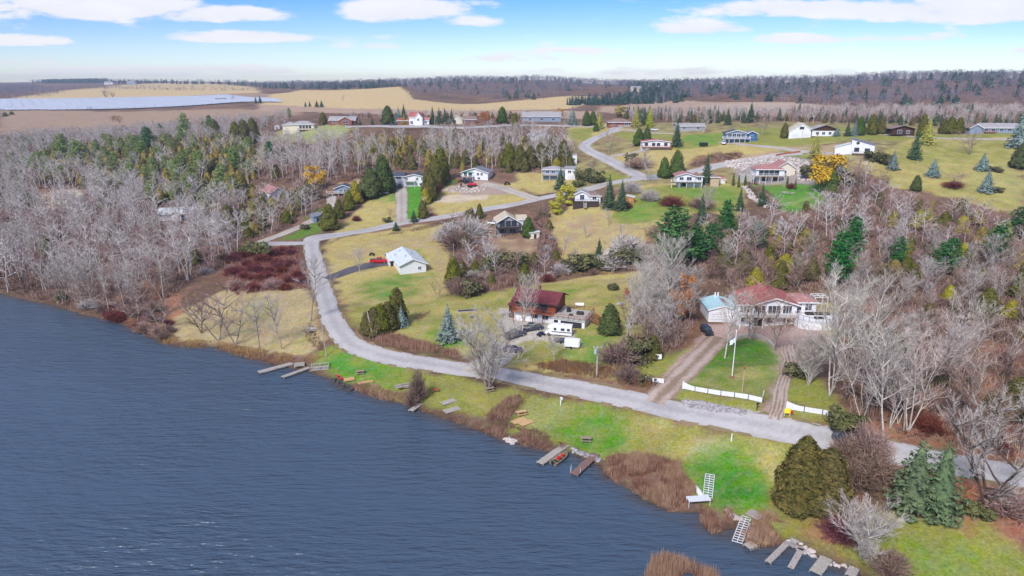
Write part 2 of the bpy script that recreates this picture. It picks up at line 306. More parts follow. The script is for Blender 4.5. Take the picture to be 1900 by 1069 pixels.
# ------------------------------------------------------------------ land
def C(r, g, b): return np.array(srgb(r, g, b)[:3])
ZC = dict(forest=C(106,84,70), leaf=C(150,104,78), dry=C(162,140,108), yel=C(170,154,96), olive=C(132,134,64), green=C(84,124,38), bright=C(76,136,40), dark=C(54,110,34),
          pale=C(146,150,96), gravel=C(176,168,158), dirt=C(160,140,128), gold=C(196,170,122), field=C(168,142,122), rock=C(150,140,136), asph=C(96,92,96), red=C(112,66,56),
          sand=C(186,172,150), marsh=C(156,130,108), wood2=C(104,92,84), pinkdirt=C(168,142,134), mulch=C(120,84,62), scrub=C(130,104,86), meadow=C(168,150,110), hillgrass=C(150,142,92))
ZONES = [ # (colour, strength, edge jitter m, pixel outline)
 ('hillgrass',.9,4,[(1045,228),(1900,224),(1900,300),(1560,335),(1380,345),(1290,345),(1200,348),(1060,352),(960,335),(1050,300),(1066,262)]),
 ('marsh',1,6,[(0,203),(540,204),(560,214),(420,222),(250,235),(120,246),(0,250)]),
 ('field',1,4,[(480,186),(800,205),(1060,205),(1110,208),(1110,222),(760,214),(480,205)]),
 ('gold',1,6,[(20,184),(120,168),(220,158),(370,153),(470,161),(482,172),(330,180),(200,184)]),
 ('marsh',1,6,[(330,179),(482,172),(520,180),(480,192),(380,188)]),
 ('gold',1,4,[(486,194),(500,176),(560,167),(740,161),(755,170),(768,184),(890,193),(1060,178),(1110,179),(1060,202),(800,206),(640,201)]),
 ('field',1,4,[(1110,208),(1110,198),(1180,192),(1260,186),(1320,190),(1480,190),(1600,203),(1900,214),(1900,222),(1500,218),(1200,214)]),
 ('sand',.6,4,[(1300,196),(1480,192),(1560,204),(1480,208),(1300,206)]),
 ('pale',1,3,[(505,262),(525,240),(640,232),(655,240),(640,252),(600,262),(560,268)]),
 ('olive',.5,3,[(505,262),(560,248),(600,262),(560,268)]),
 ('yel',1,2,[(1050,262),(1056,235),(1140,228),(1160,240),(1120,250),(1090,262)]),
 ('olive',1,2,[(1056,258),(1056,240),(1110,236),(1090,262)]),
 ('olive',1,2,[(1130,246),(1200,246),(1260,250),(1330,246),(1380,236),(1480,236),(1560,236),(1640,240),(1700,250),(1900,248),(1900,262),(1560,262),(1480,270),(1330,272),(1240,280),(1180,262)]),
 ('yel',1,2,[(1125,296),(1160,282),(1260,278),(1340,268),(1480,274),(1490,286),(1400,292),(1280,308),(1220,318),(1190,314),(1150,302)]),
 ('bright',.7,2,[(1262,262),(1280,250),(1345,250),(1340,264),(1300,272)]),
 ('dry',1,3,[(1260,305),(1340,290),(1480,272),(1560,268),(1560,290),(1440,292),(1330,310)]),
 ('mulch',.7,2,[(1270,300),(1320,284),(1380,282),(1372,296),(1330,306),(1280,313)]),
 ('green',.8,2,[(1450,280),(1500,276),(1500,300),(1450,292)]),
 ('rock',1,2,[(1340,296),(1440,288),(1500,296),(1512,345),(1480,342),(1380,335)]),
 ('yel',1,4,[(1590,300),(1640,282),(1690,258),(1900,254),(1900,400),(1850,392),(1790,372),(1700,352),(1640,345)]),
 ('olive',.5,3,[(1600,298),(1690,262),(1900,256),(1900,398),(1790,370),(1640,342)]),
 ('olive',.7,3,[(1690,262),(1900,258),(1900,300),(1760,305),(1680,300),(1640,312)]),
 ('pale',.5,3,[(1800,310),(1900,300),(1900,380),(1800,330)]),
 ('bright',1,2,[(1385,340),(1540,342),(1540,372),(1480,395),(1450,388),(1400,360)]),
 ('pale',.6,3,[(1450,380),(1480,362),(1545,365),(1535,395)]),
 ('yel',1,2.5,[(1010,395),(1060,383),(1130,372),(1190,345),(1240,340),(1372,340),(1385,372),(1370,402),(1300,392),(1215,420),(1170,470),(1130,505),(1050,510),(1030,470)]),
 ('dry',.8,4,[(1030,410),(1130,395),(1190,420),(1170,470),(1100,490),(1045,470)]),
 ('olive',1,2.5,[(1130,400),(1160,372),(1200,348),(1250,345),(1370,345),(1380,385),(1300,392),(1215,410),(1150,418)]),
 ('bright',.8,2.5,[(1155,398),(1200,395),(1215,410),(1180,418),(1158,412)]),
 ('bright',.7,3,[(1150,400),(1160,380),(1200,362),(1250,372),(1215,400)]),
 ('bright',.6,3,[(1235,348),(1360,346),(1375,375),(1290,370)]),
 ('yel',1,2,[(960,320),(1010,318),(1075,336),(1065,352),(1000,362),(960,345)]),
 ('olive',1,2,[(1090,330),(1130,318),(1180,335),(1130,345)]),
 ('yel',1,2,[(805,345),(960,340),(985,372),(900,392),(812,402),(795,380)]),
 ('sand',1,2,[(800,375),(830,362),(900,356),(905,368),(840,378)]),
 ('dirt',1,2,[(820,350),(860,338),(905,335),(960,352),(930,362),(860,362)]),
 ('bright',.8,1.5,[(815,336),(850,332),(845,342),(815,350)]),
 ('bright',1,1.5,[(752,408),(754,345),(792,344),(788,402)]),
 ('yel',1,2,[(600,455),(625,425),(660,392),(700,360),(735,350),(740,412),(700,425),(640,436)]),
 ('bright',.6,2,[(690,372),(735,352),(738,372),(712,380)]),
 ('green',1,1.5,[(515,445),(560,425),(592,405),(598,430),(560,442)]),
 ('dry',1,2,[(625,340),(670,330),(690,338),(650,350)]),
 ('green',.7,1.5,[(560,400),(600,378),(604,390),(570,410)]),
 ('mulch',.8,2,[(640,330),(680,325),(675,332),(640,342)]),
 ('yel',1,2,[(600,455),(640,440),(760,420),(825,415),(835,470),(845,520),(835,556),(900,545),(1000,528),(1100,512),(1200,503),(1215,560),(1195,640),(1200,700),(1130,702),(1000,692),(930,690),(860,655),(800,640),(700,628),(655,595),(632,545),(614,512)]),
 ('dry',.6,4,[(620,470),(700,445),(820,430),(835,500),(800,520),(800,460),(700,460),(640,490)]),
 ('green',.75,2,[(650,535),(690,512),(800,500),(805,522),(760,560),(700,560)]),
 ('bright',.5,2,[(678,530),(740,508),(770,520),(740,552),(690,556)]),
 ('green',.8,1,[(760,470),(775,460),(792,478),(780,486)]),
 ('olive',.8,2,[(640,600),(660,560),(760,565),(845,548),(1000,530),(1190,510),(1200,640),(1100,690),(860,650),(700,628)]),
 ('bright',.7,2,[(770,618),(840,608),(880,618),(850,655),(800,645)]),
 ('bright',.7,2,[(1060,648),(1120,600),(1150,640),(1130,700),(1080,680)]),
 ('bright',.6,2,[(1000,545),(1060,528),(1080,535),(1020,548)]),
 ('dry',.6,3,[(1100,520),(1190,510),(1210,560),(1180,580),(1150,540)]),
 ('mulch',.6,1.5,[(770,590),(800,575),(795,585),(772,598)]),
 ('gravel',1,1,[(880,690),(905,668),(935,640),(925,600),(930,570),(980,580),(1015,600),(1060,612),(1082,640),(1062,648),(1010,632),(975,632),(950,645),(925,662),(905,690)]),
 ('olive',1,2,[(1175,700),(1180,672),(1240,660),(1290,635),(1300,650),(1225,702)]),
 ('pinkdirt',1,1.2,[(1195,742),(1230,700),(1300,625),(1305,600),(1400,600),(1530,610),(1540,625),(1470,640),(1462,660),(1452,700),(1440,780),(1410,780),(1430,740),(1435,650),(1395,625),(1350,640),(1320,655),(1262,712),(1250,745)]),
 ('green',1,1,[(1262,716),(1318,655),(1350,632),(1395,626),(1430,636),(1448,660),(1440,700),(1420,745),(1340,728)]),
 ('yel',.55,1.2,[(1275,712),(1300,682),(1445,680),(1425,742),(1340,726)]),
 ('dark',.55,1,[(1350,634),(1395,628),(1430,638),(1444,660),(1400,672),(1350,655)]),
 ('olive',1,1.5,[(1236,752),(1264,720),(1415,748),(1408,775)]),
 ('olive',1,1.5,[(1448,745),(1462,700),(1500,690),(1545,730),(1560,770),(1455,745)]),
 ('olive',.9,1.5,[(1446,770),(1456,752),(1560,772),(1560,800),(1470,790)]),
 ('mulch',.5,1.5,[(1446,785),(1470,780),(1600,800),(1600,812),(1500,800)]),
 ('yel',1,2,[(1530,560),(1560,565),(1560,620),(1530,640),(1500,560)]),
 ('rock',1,.8,[(1262,742),(1300,745),(1392,766),(1385,772),(1290,756)]),
 ('leaf',.9,3,[(1560,600),(1700,620),(1900,640),(1900,880),(1700,840),(1600,800),(1580,720)]),
 ('leaf',.5,3,[(1290,560),(1310,620),(1270,650),(1250,600)]),
 ('red',1,2.5,[(420,480),(470,470),(560,462),(560,500),(575,530),(500,535),(440,545)]),
 ('meadow',1,2,[(290,632),(330,575),(420,540),(500,528),(565,530),(586,570),(598,640),(560,664),(500,654),(400,636),(345,640)]),
 ('olive',.5,3,[(440,560),(500,545),(520,590),(470,600),(430,585)]),
 ('olive',.6,2,[(500,640),(560,625),(595,640),(560,655)]),
 ('leaf',.9,2,[(170,560),(260,520),(330,545),(345,575),(320,600),(290,632),(200,590)]),
 ('olive',1,2,[(585,655),(620,642),(760,680),(880,707),(985,732),(960,742),(930,770),(900,775),(780,748),(690,735),(600,690)]),
 ('bright',.95,2,[(590,655),(625,645),(700,668),(765,682),(760,720),(720,735),(660,715),(610,690)]),
 ('yel',.5,2,[(850,730),(905,715),(960,735),(930,765),(880,755)]),
 ('olive',1,2,[(935,785),(960,760),(985,730),(1100,748),(1300,790),(1500,835),(1560,870),(1560,960),(1640,1010),(1640,1100),(1590,1080),(1500,1030),(1400,965),(1320,940),(1262,900),(1262,850),(1180,845),(1100,855),(1040,830),(950,800)]),
 ('pale',.8,2,[(960,790),(990,735),(1080,752),(1040,790),(1010,810)]),
 ('bright',.9,2,[(1010,800),(1040,775),(1110,752),(1160,772),(1175,820),(1130,850),(1070,835)]),
 ('yel',.7,3,[(1150,800),(1180,770),(1300,795),(1440,830),(1430,860),(1400,830),(1320,820),(1260,850),(1180,835)]),
 ('sand',.85,1.5,[(1300,810),(1340,805),(1345,825),(1320,855),(1292,850)]),
 ('bright',1,2,[(1268,885),(1290,860),(1345,812),(1370,830),(1410,860),(1445,900),(1470,940),(1440,960),(1380,950),(1310,925)]),
 ('dark',.9,2,[(1272,885),(1300,862),(1350,850),(1400,885),(1420,930),(1370,940),(1310,920)]),
 ('yel',.7,3,[(1385,835),(1450,840),(1470,900),(1440,900),(1410,870)]),
 ('leaf',.8,2,[(1435,905),(1500,930),(1580,920),(1600,990),(1560,1020),(1480,985),(1440,950)]),
 ('olive',1,3,[(1600,960),(1700,950),(1790,970),(1900,1000),(1900,1150),(1640,1150),(1600,1040)]),
 ('bright',.6,3,[(1650,1000),(1780,1000),(1850,1060),(1700,1100)]),
 ('leaf',1,3,[(1590,830),(1650,850),(1900,915),(1900,1010),(1830,985),(1760,970),(1700,940),(1620,900)]),
 ('leaf',.5,3,[(1500,1000),(1600,1030),(1620,1060),(1560,1040)]),
 ('sand',1,3,[(60,385),(75,358),(145,350),(160,372),(130,392)]),
 ('scrub',1,4,[(880,440),(1010,440),(1040,500),(1000,525),(850,530),(840,480)]),
 ('dry',.8,2,[(890,455),(930,442),(1000,445),(990,470),(920,475)]),
]
x_ = gx; y_ = gy
col = np.empty(gx.shape+(3,)); col[:] = ZC['forest']
n5 = vnoise(gx/6, gy/6, 7)[..., None]; n20 = vnoise(gx/22, gy/22, 8)[..., None]
col = col*(1+.25*n5+.2*n20); col = col*.9+.1*ZC['leaf']*(1+n20)
jx = vnoise(gx/4, gy/4, 21)+.6*vnoise(gx/1.7, gy/1.7, 22); jy = vnoise(gx/4, gy/4, 23)+.6*vnoise(gx/1.7, gy/1.7, 24)
for (zn, st, j, pp) in ZONES:
    q = poly(pp); xs = [a for a, b in q]; ys = [b for a, b in q]
    sc = 1.0 if max(ys) < 500 else 4.0
    j0 = np.nonzero((GY > min(ys)-9*sc) & (GY < max(ys)+9*sc))[0]; i0 = np.nonzero((GX > min(xs)-9*sc) & (GX < max(xs)+9*sc))[0]
    if len(j0) == 0 or len(i0) == 0: continue
    sl_ = (slice(j0[0], j0[-1]+1), slice(i0[0], i0[-1]+1))
    X1 = gx[sl_]; Y1 = gy[sl_]; w = np.zeros(X1.shape)
    soft = 1.25 if zn in ('bright', 'dark', 'green', 'sand', 'pale') and max(ys) < 300 else .4; w0 = vnoise(X1/2.3, Y1/2.3, 51)
    for k, (ox, oy) in enumerate(((0,0),(.6,.3),(-.5,.6),(.2,-.7),(-.6,-.4),(1,-.3),(-1.1,.2),(.3,1.1))):
        w += inpoly(X1+jx[sl_]*j*.6*sc**.5+ox*j*soft, Y1+jy[sl_]*j*.6*sc**.5+oy*j*soft, q)/8.0
    if soft > 1: w = np.clip(w*(.88+.25*w0), 0, 1)
    if st < 1: w = w*st*np.clip(.75+.6*vnoise(X1/3.1, Y1/3.1, 31), 0, 1.2)
    w = w[..., None]; col[sl_] = col[sl_]*(1-w)+ZC[zn]*w
# leaf litter and wet dark strip along the shore; bottom of the lake
w = (np.clip(1-ds/2.2, 0, 1)*(~inl))[..., None]; col = col*(1-w)+C(92,72,60)*w
col[inl] = C(60,55,50)*.8
nV = gx.size; ny, nx = gx.shape
idx = np.arange(nV).reshape(ny, nx)
FQ = np.stack([idx[:-1,:-1], idx[:-1,1:], idx[1:,1:], idx[1:,:-1]], -1).reshape(-1, 4)
def ground_mat():
    m = bpy.data.materials.new('ground'); m.use_nodes = True; t = m.node_tree; n = t.nodes; l = t.links; b = n['Principled BSDF']
    b.inputs['Roughness'].default_value = .95; b.inputs['Specular IOR Level'].default_value = .1
    at = n.new('ShaderNodeAttribute'); at.attribute_name = 'Col'; tcn = n.new('ShaderNodeTexCoord')
    def noise(s, d=5, r=.6):
        a = n.new('ShaderNodeTexNoise'); a.inputs['Scale'].default_value = s; a.inputs['Detail'].default_value = d; a.inputs['Roughness'].default_value = r; l.new(tcn.outputs['Object'], a.inputs['Vector']); return a.outputs[0]
    def mr(v, a, b_, c, d):
        q = n.new('ShaderNodeMapRange'); l.new(v, q.inputs[0]); q.inputs[1].default_value = a; q.inputs[2].default_value = b_; q.inputs[3].default_value = c; q.inputs[4].default_value = d; return q.outputs[0]
    f = mth(t, 'MULTIPLY', mth(t, 'MULTIPLY', mr(noise(1.9, 6, .75), .3, .7, .62, 1.38), mr(noise(.16, 4), .3, .7, .86, 1.14)), mr(noise(9, 3, .6), .35, .65, .80, 1.2))
    hs = n.new('ShaderNodeHueSaturation'); l.new(at.outputs['Color'], hs.inputs['Color']); l.new(f, hs.inputs['Value'])
    l.new(mr(noise(.35, 5), .3, .7, .478, .522), hs.inputs['Hue']); l.new(mr(noise(.6, 5), .3, .7, .8, 1.15), hs.inputs['Saturation'])
    # straw-coloured dead patches in the grass
    mx = n.new('ShaderNodeMix'); mx.data_type = 'RGBA'; l.new(mr(noise(.55, 7, .7), .53, .72, 0, .45), mx.inputs[0]); l.new(hs.outputs[0], mx.inputs[6]); mx.inputs[7].default_value = srgb(168,146,104)
    l.new(mx.outputs[2], b.inputs['Base Color'])
    bn = n.new('ShaderNodeBump'); bn.inputs['Strength'].default_value = .6; bn.inputs['Distance'].default_value = .18; l.new(noise(2.6, 5, .7), bn.inputs['Height']); l.new(bn.outputs[0], b.inputs['Normal'])
    return m
gm = ground_mat()
me = np_mesh('ground', np.stack([gx, gy, gz], -1).reshape(-1, 3), FQ, gm, smooth=True)
ca = me.color_attributes.new('Col', 'FLOAT_COLOR', 'POINT')
ca.data.foreach_set('color', np.concatenate([np.clip(col, 0, 1).reshape(-1, 3), np.ones((nV, 1))], 1).astype(np.float32).ravel())
tag(link('ground', me), kind='structure')
# ------------------------------------------------------------------ lake
def water_mat():
    m = bpy.data.materials.new('water'); m.use_nodes = True; t = m.node_tree; n = t.nodes; l = t.links; b = n['Principled BSDF']
    wa_ = n.new('ShaderNodeAttribute'); wa_.attribute_name = 'Col'; l.new(wa_.outputs['Color'], b.inputs['Base Color']); b.inputs['Roughness'].default_value = .26; b.inputs['IOR'].default_value = 1.38; b.inputs['Specular IOR Level'].default_value = .5
    tcn = n.new('ShaderNodeTexCoord')
    def layer(rot, sc, scale, det):
        mp = n.new('ShaderNodeMapping'); mp.inputs['Rotation'].default_value = (0, 0, rot); mp.inputs['Scale'].default_value = sc; l.new(tcn.outputs['Object'], mp.inputs[0])
        a = n.new('ShaderNodeTexNoise'); a.inputs['Scale'].default_value = scale; a.inputs['Detail'].default_value = det; a.inputs['Roughness'].default_value = .6; l.new(mp.outputs[0], a.inputs['Vector']); return a.outputs[0]
    a = layer(R(-9), (.30, 1.2, 1), .95, 3); a2 = layer(R(8), (.3, 1.0, 1), .42, 2)
    g = layer(R(-20), (.6, 1, 1), .022, 4)      # gusts: rougher and smoother patches
    gr = n.new('ShaderNodeMapRange'); l.new(g, gr.inputs[0]); gr.inputs[1].default_value = .35; gr.inputs[2].default_value = .65; gr.inputs[3].default_value = .35; gr.inputs[4].default_value = 1.1
    hgt = mth(t, 'ADD', a, mth(t, 'MULTIPLY', a2, .8))
    hgt = mth(t, 'MULTIPLY', hgt, gr.outputs[0])
    bn = n.new('ShaderNodeBump'); bn.inputs['Strength'].default_value = 1.0; bn.inputs['Distance'].default_value = .85; l.new(hgt, bn.inputs['Height']); l.new(bn.outputs[0], b.inputs['Normal'])
    return m
wet = inl | (ds < 4); fl = wet.ravel(); keepf = fl[FQ].any(1) & (np.abs(gx).ravel()[FQ].max(1) < 1600) & (gy.ravel()[FQ].max(1) < 900)
used = np.unique(FQ[keepf]); remap = np.full(nV, -1); remap[used] = np.arange(len(used))
me = np_mesh('lake_water', np.stack([gx.ravel()[used], gy.ravel()[used], np.zeros(len(used))], -1), remap[FQ[keepf]], water_mat(), smooth=True)
ca = me.color_attributes.new('Col', 'FLOAT_COLOR', 'POINT')
wsh = (np.clip(1-ds/3.2, 0, 1)*(.6+.5*vnoise(gx/3, gy/3, 61))).ravel()[used]; wsh = np.clip(np.where(inl.ravel()[used], wsh, 1), 0, 1)[:, None]
ca.data.foreach_set('color', np.concatenate([np.array([[.050, .082, .128]])*(1-wsh)+np.array([[.075, .058, .050]])*wsh, np.ones((len(used), 1))], 1).astype(np.float32).ravel())
tag(link('lake_water', me), kind='structure')
# ------------------------------------------------------------------ roads
def catmull(p, step=1.0):
    p = [Vector(q) for q in p]; p = [p[0]*2-p[1]]+p+[p[-1]*2-p[-2]]; out = []
    for i in range(1, len(p)-2):
        a, b, c, d = p[i-1:i+3]; n = max(2, int((c-b).length/step))
        for k in range(n):
            t = k/n; out.append(.5*((2*b)+(c-a)*t+(2*a-5*b+4*c-d)*t*t+(3*b-a-3*c+d)*t*t*t))
    out.append(p[-2]); return out
def road_mat(name, c1, c2, track=.12, sc=1.2):
    m = bpy.data.materials.new(name); m.use_nodes = True; t = m.node_tree; n = t.nodes; l = t.links; b = n['Principled BSDF']
    b.inputs['Roughness'].default_value = .9; b.inputs['Specular IOR Level'].default_value = .2
    tcn = n.new('ShaderNodeTexCoord'); uv = n.new('ShaderNodeSeparateXYZ'); at = n.new('ShaderNodeUVMap'); l.new(at.outputs[0], uv.inputs[0])
    nz = n.new('ShaderNodeTexNoise'); nz.inputs['Scale'].default_value = sc; nz.inputs['Detail'].default_value = 7; nz.inputs['Roughness'].default_value = .7; l.new(tcn.outputs['Object'], nz.inputs['Vector'])
    nl = n.new('ShaderNodeTexNoise'); nl.inputs['Scale'].default_value = .11; nl.inputs['Detail'].default_value = 3; l.new(tcn.outputs['Object'], nl.inputs['Vector'])
    tr = mth(t, 'COSINE', mth(t, 'MULTIPLY', mth(t, 'ADD', uv.outputs[0], -.5), 4*math.pi*.95))   # wheel tracks across the width
    f = mth(t, 'ADD', mth(t, 'ADD', nz.outputs[0], mth(t, 'MULTIPLY', tr, track)), mth(t, 'MULTIPLY', mth(t, 'SUBTRACT', nl.outputs[0], .5), .8))
    mr = n.new('ShaderNodeMapRange'); l.new(f, mr.inputs[0]); mr.inputs[1].default_value = .3; mr.inputs[2].default_value = .7
    mx = n.new('ShaderNodeMix'); mx.data_type = 'RGBA'; l.new(mr.outputs[0], mx.inputs[0]); mx.inputs[6].default_value = c1; mx.inputs[7].default_value = c2; l.new(mx.outputs[2], b.inputs['Base Color'])
    bn = n.new('ShaderNodeBump'); bn.inputs['Strength'].default_value = .3; bn.inputs['Distance'].default_value = .04; l.new(nz.outputs[0], bn.inputs['Height']); l.new(bn.outputs[0], b.inputs['Normal'])
    return m
M_road = road_mat('road_chip_seal', srgb(176,172,172), srgb(154,150,150))
M_drive = road_mat('drive_gravel', srgb(178,170,162), srgb(152,142,134))
M_asph = road_mat('drive_asphalt', srgb(98,94,100), srgb(78,74,80), .05)
M_dirt = road_mat('track_dirt', srgb(172,156,146), srgb(134,114,98), .2)
M_shoulder = road_mat('road_shoulder', srgb(140,122,96), srgb(108,98,66), 0)
ROADLINES = []
def ribbon(name, pix, width, m, lift=.07, world=None, jit=.25, seg=6, w1=None):
    p = [Vector(tuple(P(*q)[:2])+(0,)) for q in pix] if world is None else [Vector(q+(0,)) for q in world]
    c = catmull(p, 1.0); V = []; UV = []; Fc = []
    far = max(v.y for v in c) > 455
    for i, q in enumerate(c):
        d = (c[min(i+1, len(c)-1)]-c[max(i-1, 0)]).normalized(); nrm = Vector((-d.y, d.x, 0)); ww = width if w1 is None else width+(w1-width)*i/len(c)
        jl = jit*float(vnoise(q.x/1.9, q.y/1.9, 41)); jr = jit*float(vnoise(q.x/1.9, q.y/1.9, 42))
        for k in range(seg+1):
            s = k/seg; off = -(ww/2+jl)+(ww+jl+jr)*s; v = q+nrm*off; V.append((v.x, v.y, float(H(v.x, v.y))+lift+(-.1 if k in (0, seg) else 0))); UV.append((s, i/4.0))
    k1 = seg+1
    for i in range(len(c)-1):
        for k in range(seg): Fc.append((i*k1+k, i*k1+k+1, (i+1)*k1+k+1, (i+1)*k1+k))
    me = np_mesh(name, V, Fc, m, smooth=True); uvl = me.uv_layers.new(name='UVMap'); uvs = np.array(UV)[np.array(Fc).ravel()].astype(np.float32); uvl.data.foreach_set('uv', uvs.ravel())
    # face up
    if me.polygons[0].normal.z < 0: me.flip_normals()
    ROADLINES.append(([(v.x, v.y) for v in c[::3]]+[(c[-1].x, c[-1].y)], width))
    return tag(link(name, me), kind='structure')
R1 = [(2100,925),(1900,884),(1780,863),(1650,836),(1500,806),(1350,777),(1200,748),(1050,718),(930,694),(850,684),(760,670),(690,654),(645,632),(618,595),(603,550),(592,515),(583,482),(578,452),(585,440),(640,434)]
ribbon('road', R1, 5.8, M_road, .09, jit=.14)
ribbon('road_shoulder', R1[:-2], 7.0, M_shoulder, .05, jit=.9)
R2 = [(578,446),(620,438),(700,424),(760,411),(850,398),(920,385),(1000,369),(1060,357),(1115,344),(1160,335),(1200,330)]
ribbon('road', R2, 5.6, M_road, .11)
ribbon('road', [(582,450),(545,452),(505,452),(470,452)], 5.0, M_road, .13)
ribbon('road', [(1245,322),(1200,330),(1165,316),(1135,300),(1112,289),(1088,277),(1086,268),(1104,257),(1135,243),(1140,234),(1060,234)], 7.0, M_road, .13)
ribbon('road', [(1190,332),(1240,326),(1290,318),(1340,306),(1400,296),(1450,287),(1490,284)], 6.0, M_road, .10)
ribbon('road', [(1060,234),(1010,233),(900,235),(800,235),(700,234),(640,235)], 8, M_road, .15)
ribbon('lane', [(478,452),(500,443),(535,430),(570,414),(600,398),(614,380),(615,362)], 4.2, M_drive, .15)
ribbon('driveway', [(745,413),(745,385),(745,365),(743,348)], 4.6, M_drive, .16, w1=5.5)
ribbon('driveway', [(1000,371),(975,363),(940,352),(915,345),(895,342)], 5, M_drive, .16)
ribbon('driveway', [(1124,293),(1145,288),(1175,284),(1200,277)], 4, M_drive, .16)
ribbon('driveway', [(1135,247),(1160,241),(1200,246),(1260,249)], 4, M_drive, .16)
ribbon('driveway', [(1335,264),(1380,268),(1440,274),(1500,282),(1560,285)], 4, M_drive, .16)
ribbon('driveway', [(1560,246),(1640,250),(1730,256),(1800,258),(1900,260)], 4, M_drive, .16)
ribbon('driveway', [(1075,355),(1100,352),(1130,341)], 4, M_drive, .16)
ribbon('driveway', [(605,518),(628,510),(665,497),(705,489),(722,488)], 4.6, M_asph, .13, w1=6.5)
ribbon('driveway', [(868,692),(895,680),(922,664),(948,640)], 6.5, M_drive, .13)
ribbon('dirt_track', [(1214,748),(1224,737),(1250,712),(1280,682),(1310,652),(1336,626)], 5.2, M_dirt, .11)
ribbon('dirt_track', [(1428,778),(1433,765),(1441,735),(1450,700),(1458,668),(1452,642)], 1.3, M_dirt, .11, jit=.3)
ribbon('dirt_track', [(1445,781),(1448,768),(1455,735),(1463,700),(1472,668),(1466,640)], 1.3, M_dirt, .11, jit=.3)
# ------------------------------------------------------------------ plants: shapes
def unit(v): return v/(np.linalg.norm(v, axis=-1, keepdims=True)+1e-9)
def frustums(A0, A1, R0, R1, n=4):
    """tapered tubes between point arrays"""
    A0 = np.asarray(A0, float); A1 = np.asarray(A1, float); m = len(A0); d = unit(A1-A0)
    up = np.where(np.abs(d[:, 2:3]) < .9, np.array([[0, 0, 1.]]), np.array([[1., 0, 0]])); r = unit(np.cross(d, up)); q = np.cross(d, r)
    t = np.arange(n)*2*math.pi/n; cr = np.cos(t)[None, :, None]; sr = np.sin(t)[None, :, None]
    ring = r[:, None]*cr+q[:, None]*sr
    V = np.concatenate([A0[:, None]+ring*np.asarray(R0)[:, None, None], A1[:, None]+ring*np.asarray(R1)[:, None, None]], 1)   # m,2n,3
    i = np.arange(n); j = (i+1) % n; f = np.stack([i, j, n+j, n+i], -1)
    Fc = (np.arange(m)*2*n)[:, None, None]+f[None]
    return V.reshape(-1, 3), Fc.reshape(-1, 4)
def slivers(A0, A1, w, g):
    """thin triangles from A0 to A1"""
    m = len(A0); d = unit(A1-A0); r = unit(np.cross(d, g.normal(size=(m, 3))))*np.asarray(w).reshape(-1, 1)/2
    V = np.stack([A0-r, A0+r, A1], 1); Fc = np.arange(m*3).reshape(-1, 3)
    return V.reshape(-1, 3), Fc
def perp_dirs(d, ang, g):
    r = unit(np.cross(d, g.normal(size=d.shape))); return unit(d*np.cos(ang)[:, None]+r*np.sin(ang)[:, None])
